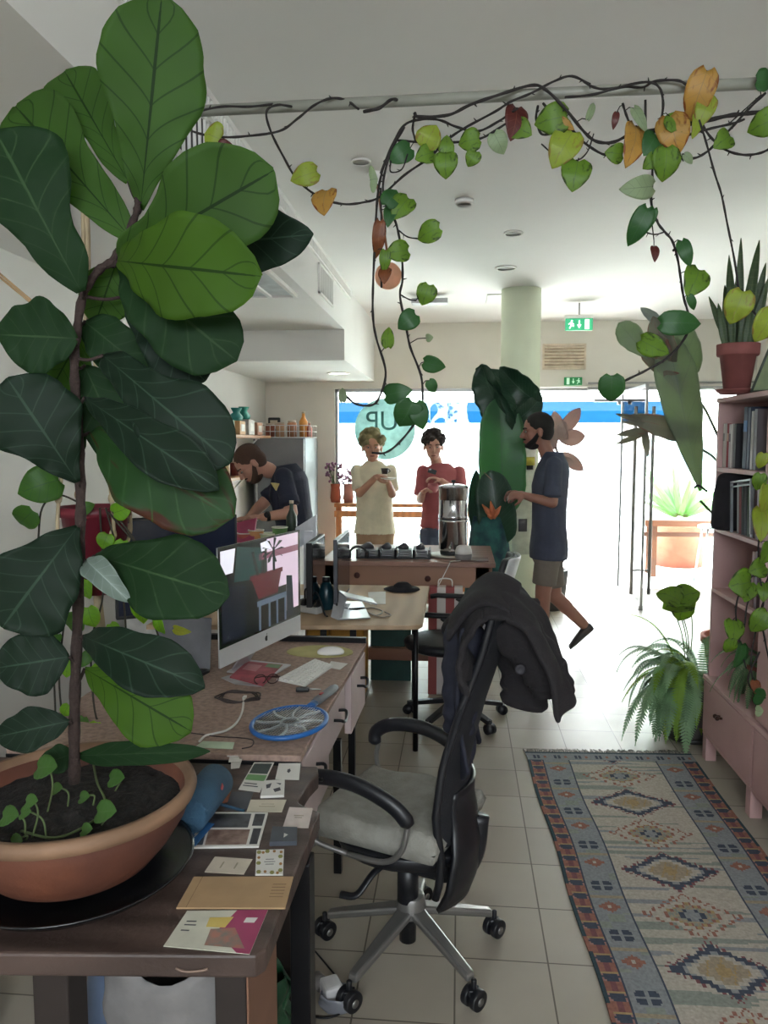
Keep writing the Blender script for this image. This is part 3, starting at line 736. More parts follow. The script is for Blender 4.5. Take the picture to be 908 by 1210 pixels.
hd = B(mat('drawer_pull', '#8a7466', .5, .4)); hd.tube(spline([V((-.47, 1.214, .716)), V((-.455, 1.213, .712)), V((-.43, 1.215, .713)), V((-.415, 1.217, .716))]), .0022); hd.build('edge_chip', t)
# black steel trestle leg under the rear of the table / desk
t = T('steel_trestle', 'black steel trestle standing under the right edge of the dark table', 'table leg', (-.36, 1.55, 0))
b = B(BKM); b.bb(-.358, -.314, 1.59, 1.65, 0, .695); b.build('upright', t, bevel=.003)
b = B(BKM); b.bb(-.95, -.358, 1.60, 1.64, .655, .69); b.build('crossbar', t, bevel=.003)
b = B(BKM); b.bb(-.95, -.90, 1.59, 1.65, 0, .655); b.build('upright', t, bevel=.003)
# things beneath
t = T('paper_bag', 'crumpled pale paper bag under the dark table', 'bag', (-.6, 1.4, 0))
b = B(mat('crumpled_paper', '#7d7a79', .8, bump=.6, bscale=12)); b.grid(lambda u, v: V((-.54+(.10+.035*v)*math.cos(2*PI*u), 1.375+(.05+.01*v)*math.sin(2*PI*u), .003+.63*v))+V((noise.noise(V((u*9, v*9, 0)))*.022, noise.noise(V((u*8, v*9, 5)))*.02, noise.noise(V((u*6, 1, 9)))*.04*v)), 36, 30); b.build('bag_body', t, solid=.002)
bt = T('plastic_bottle', 'pale blue plastic bottle standing under the table beside the front left leg', 'bottle', aZ(74, 1150, .0)*1)
q = aZ(74, 1205, .45); q = V((-.70, 1.42, 0)); bt.location = (q.x, q.y, 0); WORLD[bt.name] = Matrix.Translation(bt.location)
B(mat('pale_blue_plastic', '#7f93b5', .3, trans=.3)).lathe([(.0, 0), (.04, 0), (.045, .02), (.045, .46), (.025, .56), (.02, .62), (0, .62)], (q.x, q.y, 0), 24).build('bottle_body', bt)
B(mat('cap_blue', '#3a568c', .4)).cyl((q.x, q.y, .62), (q.x, q.y, .65), .022).build('cap', bt)
t = T('green_bag', 'dark green plastic bag on the floor behind the front right table leg', 'bag', (-.42, 1.75, 0))
b = B(mat('green_plastic', '#1e5a38', .4, bump=.6, bscale=20, var=.3)); b.grid(lambda u, v: V((-.49+.10*math.cos(2*PI*u)*(1-.25*v), 1.78+.08*math.sin(2*PI*u)*(1-.2*v), .002+.30*v))+V((noise.noise(V((u*7, v*6, 0)))*.025, noise.noise(V((u*6, v*6, 5)))*.03, noise.noise(V((u*8, 0, 9)))*.02*v)), 32, 14); b.build('bag_body', t, solid=.003)
B(mat('white_cord', '#c9c5c0', .5)).tube(spline([(-.44, 1.66, .06), (-.40, 1.62, .09), (-.38, 1.66, .03), (-.36, 1.7, .02)]), .008).build('handle', t)
t = T('power_adaptor', 'white mains adaptor lying on the tiles by the chair', 'adaptor', aZ(392, 1178, 0))
q = aZ(392, 1182, 0)
b = B(mat('white_plastic', '#dcdbdc', .4)); b.box((q.x, q.y, .03), (.055, .065, .055), rz=.5); b.build('adaptor_body', t, bevel=.008)
b = B(mat('grey_plug', '#75706e', .5)); b.cyl((q.x-.055, q.y+.05, .03), (q.x-.03, q.y+.02, .03), .02, .022); b.build('plug', t)
w = B(mat('clear_wrap', '#b9bcc6', .2, trans=.5)); w.grid(lambda u, v: V((q.x+.02+.05*math.cos(2*PI*u), q.y-.02+.04*math.sin(2*PI*u), .003+.04*v))+V((noise.noise(V((u*9, v*5, 2)))*.015, 0, noise.noise(V((u*9, v*5, 7)))*.01*v)), 20, 6); w.build('wrapper', t, solid=.001)
c0 = V((q.x-.06, q.y+.05, .02))
tag(B(BK).tube(spline([c0, (q.x-.08, q.y+.0, .004), (q.x-.06, q.y-.06, .004), (q.x, q.y-.075, .004), (q.x+.05, q.y-.03, .004), (q.x+.03, q.y+.05, .004), (q.x-.12, q.y+.25, .004)]), .0028, n=6).build('black_cable'), 'thin black power cord looping on the tiles beside the white adaptor', 'cord')

# ================================================================ OFFICE DESK with pink drawers
CK = mat('brown_laminate', '#a1877a', .7, var=.16, scale=60, bump=.2, bscale=200)
DR = mat('drawer_white', '#c4b0af', .55, var=.05, scale=5)
t = T('office_desk', 'brown topped desk with pale pink drawer fronts and a computer on it', 'desk', (-.8, 2.65, 0))
b = B(CK); b.prism([V((x, y, .735)) for x, y in ((-1.25, 2.01), (-.421, 2.031), (-.387, 3.25), (-1.25, 3.26))], (0, 0, .018)); b.build('desktop', t, bevel=.003)
b = B(BK); b.prism([V((x, y, .715)) for x, y in ((-1.25, 2.008), (-.424, 2.028), (-.424, 2.05), (-1.25, 2.05))], (0, 0, .021)); b.build('front_edge', t)
b = B(BKM); b.bb(-1.2, -.388, 3.235, 3.262, .735, .775); b.build('rear_ledge', t, bevel=.002)
b = B(mat('desk_case', '#8d7470', .6)); b.bb(-1.22, -.45, 2.06, 3.22, .50, .735); b.build('drawer_case', t)
def drawer(y0, y1, z0, z1, hy, xoff=0):
    d = B(DR); d.prism([V((-.449+xoff+.0275*(y-2.03), y, z)) for y, z in ((y0, z0), (y1, z0), (y1, z1), (y0, z1))], (.028, 0, 0)); dd = d.build('drawer', t, bevel=.004)
    xx = -.42+xoff+.0275*(hy-2.03)
    B(BKM).tube(spline([(xx, hy-.05, .71-.06), (xx+.025, hy-.05, .71-.06), (xx+.032, hy-.03, .64), (xx+.034, hy+.0, .635), (xx+.032, hy+.035, .64), (xx+.025, hy+.055, .65), (xx, hy+.055, .65)]), .0055, n=8).build('handle', dd)
drawer(2.05, 2.42, .50, .725, 2.17)
drawer(2.46, 2.82, .56, .725, 2.64, -.018)
drawer(2.86, 3.21, .50, .725, 3.03)
for x, y in ((-.44, 2.78), (-1.17, 2.12), (-1.17, 3.16), (-.44, 3.17)):
    B(BKM).bb(x-.014, x+.014, y-.014, y+.014, 0, .51).build('leg', t)

# computer on desk
def imac():
    t = T('desktop_computer', 'silver all in one computer with a glossy dark screen on the brown desk', 'computer', (-.72, 2.8, .753))
    A = V((-.800, 2.53, .838)); C = V((-.640, 3.095, .838)); ux = (C-A).normalized(); uz = V((0, 0, 1)); n = ux.cross(uz)  # toward +x
    if n.x < 0: n = -n
    Wd = (C-A).length; Hh = .410
    def P(u, v, d=0): return A+ux*(u*Wd)+uz*(v*Hh)+n*d
    AL = mat('silver_aluminium', '#c4c5c9', .35, .6, var=.02)
    b = B(AL); b.prism([P(0, 0), P(1, 0), P(1, 1), P(0, 1)], -n*.006); b.build('casing', t, bevel=.002)
    b = B(AL)
    b.loft([(P(.5, .5, -.006), ux*Wd*.46, uz*Hh*.46), (P(.5, .45, -.03), ux*Wd*.2, uz*Hh*.25), (P(.5, .45, -.04), ux*Wd*.08, uz*Hh*.1)], 24); b.build('rear_bulge', t)
    b = B(mat('chin_silver', '#d5d6da', .3, .3, var=.01)); b.prism([P(0, 0, .0), P(1, 0, .0), P(1, .155, .0), P(0, .155, .0)], n*.002); ch = b.build('chin', t)
    lg = B(BK); cc = P(.53, .078, .0022)
    pts = []
    for k in range(24):
        a = 2*PI*k/24; r = .0105*(1+.08*math.cos(2*a)); x = r*math.cos(a); z = r*math.sin(a)*1.05
        if x > .006: x = .006+(.0105-x)*.3
        pts.append(cc+ux*x+uz*z)
    lg.prism(pts, n*.0006); lg.prism([cc+ux*.000+uz*.0125, cc+ux*.004+uz*.0135, cc+ux*.0055+uz*.018, cc+ux*.001+uz*.0165], n*.0006); lg.build('logo', ch)
    b = B(mat('screen_glass', '#0d0e14', .06, 0, var=0, coat=.6)); b.prism([P(0, .157, 0), P(1, .157, 0), P(1, 1, 0), P(0, 1, 0)], n*.0018); sc = b.build('screen', t)
    # emissive shapes on the glass: potted plant on a stool before a pale pink window
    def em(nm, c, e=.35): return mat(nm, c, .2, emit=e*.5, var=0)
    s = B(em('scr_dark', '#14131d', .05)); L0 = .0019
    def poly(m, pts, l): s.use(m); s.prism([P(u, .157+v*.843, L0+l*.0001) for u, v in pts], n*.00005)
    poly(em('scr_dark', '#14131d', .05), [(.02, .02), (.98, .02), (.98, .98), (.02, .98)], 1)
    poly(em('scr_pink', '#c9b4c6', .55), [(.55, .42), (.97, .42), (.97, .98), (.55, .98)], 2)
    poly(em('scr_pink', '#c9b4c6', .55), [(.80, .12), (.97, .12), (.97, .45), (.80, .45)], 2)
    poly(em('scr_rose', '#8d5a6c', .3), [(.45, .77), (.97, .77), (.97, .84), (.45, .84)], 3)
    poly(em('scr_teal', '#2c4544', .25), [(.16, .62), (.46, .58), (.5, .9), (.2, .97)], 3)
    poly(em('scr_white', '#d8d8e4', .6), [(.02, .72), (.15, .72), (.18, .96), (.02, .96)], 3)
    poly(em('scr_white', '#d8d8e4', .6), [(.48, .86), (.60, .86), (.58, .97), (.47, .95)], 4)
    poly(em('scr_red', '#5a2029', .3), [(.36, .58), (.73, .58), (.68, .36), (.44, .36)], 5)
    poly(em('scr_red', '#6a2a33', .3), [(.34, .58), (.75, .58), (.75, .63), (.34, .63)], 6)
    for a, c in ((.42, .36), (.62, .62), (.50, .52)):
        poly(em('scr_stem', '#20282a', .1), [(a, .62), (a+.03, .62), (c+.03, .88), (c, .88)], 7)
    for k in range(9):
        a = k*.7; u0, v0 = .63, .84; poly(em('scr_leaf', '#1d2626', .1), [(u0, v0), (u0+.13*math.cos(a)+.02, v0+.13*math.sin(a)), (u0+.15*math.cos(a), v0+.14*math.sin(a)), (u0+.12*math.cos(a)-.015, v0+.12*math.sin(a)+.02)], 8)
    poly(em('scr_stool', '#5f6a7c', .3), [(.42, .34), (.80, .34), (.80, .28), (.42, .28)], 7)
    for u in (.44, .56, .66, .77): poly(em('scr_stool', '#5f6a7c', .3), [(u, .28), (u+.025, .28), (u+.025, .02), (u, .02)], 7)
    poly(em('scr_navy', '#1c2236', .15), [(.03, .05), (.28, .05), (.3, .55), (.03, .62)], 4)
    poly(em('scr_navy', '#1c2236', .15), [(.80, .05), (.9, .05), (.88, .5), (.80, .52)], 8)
    s.build('screen_shapes', t)
    st = B(AL); m = P(.5, 0, -.02); st.prism([P(.40, -.0, -.03), P(.60, -.0, -.03), P(.60, .3, -.045), P(.40, .3, -.045)], -n*.008)
    st.prism([V((q.x, q.y, z)) for q, z in ((P(.40, 0, -.10), .758), (P(.60, 0, -.10), .758), (P(.60, 0, -.04), .845), (P(.40, 0, -.04), .845))], -n*.006)
    st.build('stand_neck', t)
    st = B(AL); st.prism([V((P(u, 0, d).x, P(u, 0, d).y, .754)) for u, d in ((.36, -.11), (.64, -.11), (.64, .07), (.36, .07))], (0, 0, .006)); st.build('stand_foot', t, bevel=.002)
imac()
# keyboard
kb = [aZ(*p, .76) for p in ((372, 778.6), (394, 786), (361, 810), (327, 802.4))]
t = T('keyboard', 'slim white keyboard on the brown desk', 'keyboard', kb[0])
def Q(u, v, z=0): return (kb[3]*(1-u)+kb[0]*u)*(1-v)+(kb[2]*(1-u)+kb[1]*u)*v+V((0, 0, z-.76+.757))
WK = mat('keyboard_white', '#d6d4d0', .45, var=.02); B(WK).prism([Q(0, 0, -.003), Q(1, 0, -.003), Q(1, 1, -.003), Q(0, 1, -.003)], (0, 0, .007)).build('keyboard_base', t, bevel=.001)
n = 0
for r in range(5):
    for c in range(13):
        u0, u1, v0, v1 = (c+.12)/13*.98+.01, (c+.88)/13*.98+.01, (r+.14)/5*.94+.03, (r+.86)/5*.94+.03
        if r == 4 and 4 <= c <= 8:
            if c > 4: continue
            u1 = (8.88)/13*.98+.01
        B(mat('key_white', '#e2e0dc', .5, var=0)).prism([Q(u0, v0, .004), Q(u1, v0, .004), Q(u1, v1, .004), Q(u0, v1, .004)], (0, 0, .003)).build('key', t)
q = aZ(378, 771, .754)
tag(B(mat('mat_olive', '#b0a86c', .7, var=.1)).prism([V((q.x+.135*math.cos(k*PI/16), q.y+.095*math.sin(k*PI/16)*(1.1 if math.sin(k*PI/16) > 0 else .8), .7535)) for k in range(32)], (0, 0, .003)).build('mouse_mat', bevel=.0005), 'rounded olive yellow mouse mat on the brown desk', 'mouse mat')
q = aZ(391, 771, .76)
t = T('computer_mouse', 'white wireless mouse on the olive mat', 'mouse', (q.x, q.y, .757))
b = B(mat('mouse_white', '#dedcd8', .25, var=0)); b.ell((q.x, q.y, .762), (.055, .032, .022), Matrix.Rotation(.15, 3, 'Z'), 24, 12); b.build('shell', t)
b = B(mat('pale_grey', '#b9b9bb')); b.ell((q.x, q.y, .758), (.054, .033, .005)); b.build('base_plate', t)
# flat paper items helper
def Zm(zoomx, zoomy, off, sc): return (off[0]+zoomx/sc, off[1]+zoomy/sc)
def sheet(name, label, cat, corners, z, m, h=.0012, grp=None, parts=None):
    P4 = [aZ(x, y, z) for x, y in corners]
    if parts is None and not grp:
        o = B(m).prism(P4, (0, 0, h)).build(name); tag(o, label, cat); return P4
    t = T(name, label, cat, (P4[0]+P4[2])/2, grp); B(m).prism(P4, (0, 0, h)).build('sheet', t)
    def bl(u, v): return (P4[0]*(1-u)+P4[1]*u)*(1-v)+(P4[3]*(1-u)+P4[2]*u)*v
    for ip, (nm, m2, polys) in enumerate(parts or []):
        b = B(m2)
        for pl in polys:
            b.prism([bl(u, v)+V((0, 0, h+.00015*ip)) for u, v in pl], (0, 0, .0002))
            if nm != 'print_lines': b.build(nm, t); b = B(m2)
        if nm == 'print_lines': b.build(nm, t)
    return P4
def rc(u0, v0, u1, v1): return [(u0, v0), (u1, v0), (u1, v1), (u0, v1)]
S6 = lambda *p: [(190+x/3.667, 880+y/3.667) for x, y in p]
S5 = lambda *p: [(200+x/3.492, 740+y/3.492) for x, y in p]
PW = mat('paper_white', '#cfccc6', .6, var=.03); INK = mat('print_grey', '#55555a', .7); CREAM = mat('paper_cream', '#c9c0ac', .6)
sheet('flyer', 'dark and green flyer with a white border near the desk edge', 'flyer', S6((405, 78), (492, 78), (430, 207), (337, 195)), .7405, PW, parts=[
    ('print_block', mat('flyer_dark', '#3f4a47', .5), [rc(.06, .05, .94, .42)]), ('print_band', mat('flyer_green', '#6d9a62', .6), [rc(.04, .46, .96, .66)]), ('print_lines', INK, [rc(.1, .76, .7, .79), rc(.1, .84, .8, .87)])])
sheet('business_card', 'white card with a small grey mark at the far end of the table', 'card', S6((512, 82), (607, 82), (600, 153), (497, 150)), .7405, PW, grp='cards on the dark table', parts=[('print_mark', INK, [[(.45, .4), (.55, .35), (.6, .5), (.52, .62), (.44, .55)]])])
sheet('sticker_stack', 'small stack of rounded stickers with grey drawings', 'stickers', S6((447, 165), (538, 160), (535, 228), (432, 232)), .7405, PW, h=.006, parts=[('print_mark', INK, [[(.15, .3), (.4, .2), (.35, .5), (.2, .55)], [(.5, .6), (.8, .5), (.85, .7), (.6, .8)], [(.6, .2), (.85, .25), (.8, .35)]])])
sheet('business_card', 'blank cream card lying across the middle of the table', 'card', S6((390, 240), (545, 240), (525, 293), (372, 291)), .7405, CREAM, grp='cards on the dark table', parts=[('print_lines', mat('faint_ink', '#9d9482', .7), [rc(.35, .35, .7, .4), rc(.3, .55, .75, .6)])])
sheet('torn_paper', 'torn terracotta coloured paper beside the blue roll', 'paper', S6((240, 190), (308, 190), (290, 250), (185, 275)), .7405, mat('paper_rust', '#8f5b48', .8))
sheet('slate_card', 'dark slate card next to the terracotta paper', 'card', S6((310, 205), (403, 205), (375, 280), (275, 285)), .7405, mat('card_slate', '#43454c', .5))
sheet('business_card', 'pinkish white card at the right edge of the table', 'card', S6((558, 272), (660, 277), (640, 362), (530, 357)), .7405, mat('card_pinkish', '#cdbfb9', .5), grp='cards on the dark table', parts=[('print_lines', mat('faint_ink', '#9d9482'), [rc(.3, .4, .7, .44), rc(.35, .5, .65, .54)])])
sheet('slate_box', 'flat slate blue box with a small white triangle', 'box', S6((485, 372), (592, 375), (590, 437), (472, 440)), .7405, mat('box_slate', '#474c55', .5), h=.01, parts=[('logo_mark', PW, [[(.5, .45), (.66, .55), (.5, .75)]])])
sheet('magazine', 'magazine with photo blocks and white borders partly under the pot', 'magazine', S6((150, 298), (465, 300), (425, 447), (110, 452)), .7405, PW, h=.004, parts=[
    ('photo_block', mat('photo_grey', '#4a4a50', .4, var=.4, scale=30), [rc(.04, .05, .78, .47), rc(.83, .05, .97, .42)]), ('photo_block', mat('photo_brown', '#5d4138', .4, var=.5, scale=40, col2='#8a7468'), [rc(.25, .53, .82, .95)]), ('photo_block', mat('photo_dark', '#34363d', .4), [rc(.86, .5, .97, .95), rc(.04, .53, .22, .95)])])
sheet('brochure', 'blue brochure lying on the magazine beside the pot', 'brochure', S6((120, 315), (232, 345), (150, 440), (60, 430)), .746, mat('brochure_blue', '#2f6398', .45), parts=[('logo_mark', PW, [rc(.6, .45, .72, .6), rc(.66, .4, .7, .66)]), ('print_lines', PW, [rc(.1, .1, .6, .13), rc(.1, .2, .5, .23)])])
sheet('business_card', 'cream card with rounded corners between envelope and magazine', 'card', S6((235, 487), (398, 498), (360, 563), (190, 553)), .7405, mat('card_cream', '#cbbfae', .5), grp='cards on the dark table', parts=[('print_mark', mat('faint_ink', '#9d9482'), [rc(.3, .3, .34, .7), rc(.66, .3, .7, .7)])])
fl = mat('floral_olive', '#8d8b4e', .6); fo = mat('floral_ochre', '#a2743f', .6)
sheet('floral_card', 'square white card with a border of green and ochre flowers', 'card', S6((415, 462), (535, 458), (530, 567), (410, 568)), .7405, PW, h=.003, parts=[
    ('floral_border', fl, [[(u+.09*math.cos(a*PI/3), v+.08*math.sin(a*PI/3)) for a in range(6)] for u, v in ((.1, .1), (.88, .3), (.1, .55), (.9, .85), (.4, .07), (.12, .9), (.6, .93))]),
    ('floral_border', fo, [[(u+.06*math.cos(a*PI/3), v+.06*math.sin(a*PI/3)) for a in range(6)] for u, v in ((.25, .12), (.9, .12), (.1, .33), (.9, .6), (.35, .9), (.8, .95), (.65, .08))]), ('print_lines', INK, [rc(.35, .4, .65, .42), rc(.3, .5, .7, .52), rc(.35, .6, .65, .62)])])
sheet('kraft_envelope', 'long brown kraft envelope lying across the table', 'envelope', S6((145, 577), (575, 577), (540, 713), (68, 712)), .7405, mat('kraft', '#a98a66', .7, var=.1, scale=10), h=.003, parts=[('flap_crease', mat('kraft_dark', '#7d6347', .7), [rc(.085, .0, .09, 1.0)]), ('print_lines', mat('kraft_ink', '#8b6f50', .7), [rc(.82, .25+.1*i, .95, .28+.1*i) for i in range(5)])])
sheet('postcard', 'white and magenta leaflet at the near edge of the table', 'leaflet', S6((115, 722), (465, 718), (385, 910), (12, 875)), .7405, mat('paper_pale', '#c6c4b4', .6), parts=[
    ('print_magenta', mat('magenta_print', '#96385c', .5), [[(.62, 0), (1, 0), (1, 1), (.85, 1), (.5, .55)]]), ('print_yellow', mat('yellow_print', '#c9b160', .5), [[(.33, .2), (.62, .18), (.58, .45), (.35, .45)]]),
    ('photo_block', mat('photo_mix', '#6c7068', .5, var=.5, scale=50, col2='#9c6a5c'), [[(.42, .5), (.7, .45), (.92, .9), (.45, .9)]]), ('print_lines', INK, [rc(.08, .3, .2, .33), rc(.08, .4, .22, .43), rc(.08, .55, .18, .58)]), ('print_mark', PW, [[(.78, .2), (.92, .2), (.9, .32), (.77, .32)]])])
sheet('paper_note', 'pale green note slip, topmost by the white cable', 'note', S5((140, 475), (270, 480), (262, 508), (105, 500)), .7545, mat('note_green', '#bccdb4', .7))
for i, (pts, l) in enumerate(((((232, 505), (305, 512), (295, 535), (240, 540)), 'slip of white paper poking out above the blue roll'), (((250, 535), (290, 540), (292, 560), (245, 562)), 'second pale slip in the pile behind the blue roll'), (((255, 550), (302, 548), (290, 585), (255, 590)), 'lowest pale slip in the pile behind the blue roll'))):
    sheet('paper_note', l, 'note', S5(*pts), .742+.003*(2-i), PW)
sheet('white_card', 'small white card beside the keyboard', 'card', S5((668, 145), (738, 155), (705, 180), (655, 170)), .7545, PW)
sheet('pink_magazine', 'pink covered magazine under the computer chin', 'magazine', S5((322, 150), (470, 165), (385, 250), (250, 215)), .7545, mat('pink_cover', '#b0525f', .45, var=.2, scale=20), h=.006, parts=[('photo_block', mat('pink_light', '#c98a8e', .45), [rc(.1, .15, .5, .5)]), ('photo_block', mat('green_print', '#74966f', .5), [rc(.6, .02, .98, .2)])])
sheet('white_tray', 'thin silver tray edge under the pink magazine', 'tray', S5((215, 215), (300, 190), (385, 252), (270, 240)), .7535, mat('silver_tray', '#b9babd', .3, .3), h=.003)
# blue roll (felt speaker) lying beside the pot
t = T('blue_speaker', 'blue cylindrical speaker lying between pot and cards', 'speaker', aZ(245, 950, .75))
p0 = aZ(256, 922, .785); p1 = aZ(222, 965, .785); d = (p1-p0).normalized()
BL = mat('blue_fabric', '#33556e', .85, bump=.4, bscale=300)
B(BL).tube([p0, p0+d*.005, p1-d*.005, p1], [.038, .043, .043, .038], n=36).build('speaker_body', t)
B(mat('blue_end', '#27455c', .6)).cyl(p0-d*.004, p0+d*.004, .036, n=32).build('end_cap', t)
side = d.cross(V((0, 0, 1))).normalized(); side = side if side.x > 0 else -side
mk = B(mat('red_mark', '#b0444a', .5)); cc = p0*.6+p1*.4+side*.039+V((0, 0, .018)); mk.prism([cc+d*.008, cc+V((0, 0, .010)), cc-d*.008, cc-V((0, 0, .010))], side*.002); mk.build('logo_mark', t)
B(BL).tube([p0*.7+p1*.3+side*.02+V((0, 0, -.03)), p0*.7+p1*.3+side*.085+V((0, 0, -.045)), p0*.5+p1*.5+side*.085+V((0, 0, -.045))], .004).build('strap', t)
# electric fly swatter
t = T('fly_swatter', 'blue racket shaped electric fly swatter on the brown desk', 'fly swatter', (-.5, 2.24, .755))
cx, cy = -.499, 2.245; a = .105; bb = .135
ang = math.atan2(2.639-2.24, -.402+.499); ux = V((math.cos(ang), math.sin(ang), 0)); uy = V((-ux.y, ux.x, 0)); C0 = V((cx, cy, .768))
def E(th, k=1.0): return C0+ux*(bb*math.cos(th)*k)+uy*(a*math.sin(th)*k)
BLU = mat('swatter_blue', '#2766ad', .35)
b = B(BLU); b.tube([E(2*PI*k/48) for k in range(49)], .0075, n=10, caps=False); b.build('hoop', t)
for lay, zz in enumerate((-.004, .004)):
    g = B(ST if lay else mat('mesh_grey', '#6f7478', .4, .6))
    for k in range(-11, 12):
        s = k/12; L1 = math.sqrt(1-s*s)*.98
        g.tube([C0+uy*(a*s)-ux*(bb*L1)+V((0, 0, zz)), C0+uy*(a*s)+ux*(bb*L1)+V((0, 0, zz))], .0008, n=4)
        g.tube([C0+ux*(bb*s)-uy*(a*L1)+V((0, 0, zz)), C0+ux*(bb*s)+uy*(a*L1)+V((0, 0, zz))], .0008, n=4)
    g.build('wire_mesh', t)
g = B(mat('swatter_pale', '#aeb6b8', .5))
for k in range(8):
    an = k*PI/4+.2; g.tube(spline([E(an, .22), E(an+.18, .6), E(an+.05, .98)]), [.005, .007, .004][0], n=6)
g.tube([E(2*PI*k/24, .22) for k in range(25)], .005, n=6, caps=False)
g.build('flower_guard', t)
h0 = C0+ux*bb; g = B(BLU); g.tube([h0, h0+ux*.05], [.012, .014], n=12, flat=.7); g.build('throat', t)
g = B(mat('handle_grey', '#64686f', .45, .2)); g.tube([h0+ux*.045, h0+ux*.07, h0+ux*.2, h0+ux*.22], [.014, .017, .0165, .012], n=14, flat=.8); g.build('handle', t)
g = B(mat('red_button', '#9c2f35', .4)); g.box(h0+ux*.10+V((0, 0, .014)), (.02, .008, .004), rz=ang); g.build('switch', t)
# cable coil, white cable, keys, glasses
q = aZ(282, 823, .757)
b = B(mat('cable_brown', '#3f3432', .6))
for r in (.075, .066, .058): b.tube([V((q.x+r*math.cos(k*PI/12)*1.0+.004*math.sin(r*900+k), q.y+r*.8*math.sin(k*PI/12), .757+.003*math.sin(k+r*80))) for k in range(25)], .0025, n=6, caps=False)
tag(b.build('cable_coil'), 'coil of thin dark cable on the brown desk', 'cable')
pp = [aZ(200+x/3.492, 740+y/3.492, .757) for x, y in ((308, 300), (302, 350), (280, 395), (240, 428), (190, 442), (150, 452), (125, 475))]
t = T('charging_cable', 'white charging cable curving over the desk below the computer', 'cable', pp[0])
B(mat('cable_white', '#d8d5cf', .5)).tube(spline(pp), .0035).build('cord', t); B(mat('cable_white', '#d8d5cf')).box(pp[0]+V((0, .01, .002)), (.01, .022, .007)).build('plug', t)
pp = [aZ(200+x/3.492, 740+y/3.492, .755) for x, y in ((90, 440), (200, 455), (290, 460), (345, 470), (340, 495), (300, 505))]
tag(B(mat('cable_dark', '#33292a', .6)).tube(spline(pp), .0015, n=6).build('thin_wire'), 'thin dark wire lying along the front of the brown desk', 'wire')
q = aZ(363, 815, .76); 
t = T('key_fob', 'small black key fob with a silver key in front of the keyboard', 'key', q)
B(BK).box((q.x-.015, q.y-.004, .762), (.045, .022, .014), rz=.2).build('fob', t, bevel=.004)
B(ST).tube([(q.x+.0, q.y+.003, .762), (q.x+.045, q.y+.014, .758)], [.009, .004], flat=.3).build('key', t)
q = aZ(315, 804, .77)
t = T('eyeglasses', 'folded brown eyeglasses standing by the pink magazine', 'glasses', q)
for s in (-1, 1): B(mat('tortoise', '#3f2320', .35)).tube([V((q.x+s*.021+.018*math.cos(k*PI/8), q.y+.006*s+.01*math.cos(k*PI/8), .775+.017*math.sin(k*PI/8))) for k in range(17)], .002, n=6, caps=False).build('rim', t)
B(mat('tortoise', '#3f2320')).tube([(q.x-.04, q.y-.01, .78), (q.x-.03, q.y+.06, .765), (q.x+.02, q.y+.08, .758)], .002, n=6).build('temple', t)
B(mat('tortoise', '#3f2320')).tube([(q.x+.04, q.y+.01, .78), (q.x+.035, q.y+.07, .765), (q.x-.01, q.y+.09, .758)], .002, n=6).build('temple', t)

# ================================================================ OFFICE CHAIR (near)
CO = V((-.15, 2.33, 0)); CA = math.radians(-22)
t = T('office_chair', 'office chair with grey cushion, silver star base and dark mesh back', 'chair', CO)
MM = Matrix.Translation(CO) @ Matrix.Rotation(CA, 4, 'Z')
def CB(m): b = B(m); b.M = MM; return b
GM = mat('chair_grey_metal', '#8a8886', .35, .7, var=.05)
CUS = mat('cushion_fabric', '#94928a', .9, var=.1, scale=25, bump=.35, bscale=160)
CP = mat('chair_plastic', '#17181d', .42, var=.1)
# cushion
def cush(u, v, top):
    x = -.24+.42*u; y = -.205+.41*v; e = min(u, 1-u, v, 1-v); r = min(1, e/.07); r = math.sqrt(max(0, 1-(1-r)**2))
    return V((x, y, (.462+.042*r+.006*math.sin(u*9+v*3)*r+.004*noise.noise(V((u*9, v*3, 0)))*r) if top else (.462-.042*r)))
b = CB(CUS); b.grid(lambda u, v: cush(u, v, True), 40, 36); b.grid(lambda u, v: cush(u, v, False), 40, 36); b.build('seat_cushion', t)
b = CB(CP); b.loft([(V((-.005, 0, .36)), V((.14, 0, 0)), V((0, .13, 0))), (V((-.01, 0, .375)), V((.21, 0, 0)), V((0, .19, 0))), (V((-.01, 0, .415)), V((.23, 0, 0)), V((0, .205, 0))), (V((-.01, 0, .42)), V((.22, 0, 0)), V((0, .2, 0)))], 28); b.build('seat_pan', t)
b = CB(CP); b.bb(-.10, .16, -.06, .06, .30, .365); b.build('tilt_mechanism', t, bevel=.012)
b = CB(CP); b.cyl((0, 0, .05), (0, 0, .30), .026); b.cyl((0, 0, .18), (0, 0, .31), .033); b.build('gas_lift', t)
b = CB(CP); b.tube(spline([(-.02, -.08, .34), (-.06, -.16, .31), (-.10, -.2, .27), (-.14, -.2, .262)]), [.01]*18+[.014], n=8) if False else b.tube(spline([(-.02, -.05, .34), (-.05, -.13, .32), (-.08, -.18, .27), (-.13, -.19, .262)]), .012, n=10, flat=.6); b.build('lever', t)
b = CB(GM); b.bb(-.31, -.19, -.27, -.21, .415, .46); b.build('slide_bracket', t, bevel=.004)
WH = [V((-.423, 2.391, 0)), V((.124, 2.453, 0)), V((-.299, 2.077, 0)), V((.052, 2.117, 0)), V((-.12, 2.62, 0))]
hub = V((-.14, 2.34, 0))
b = B(GM); b.cyl(hub+V((0, 0, .13)), hub+V((0, 0, .195)), .05, .042, 24); b.build('base_hub', t, bevel=.005)
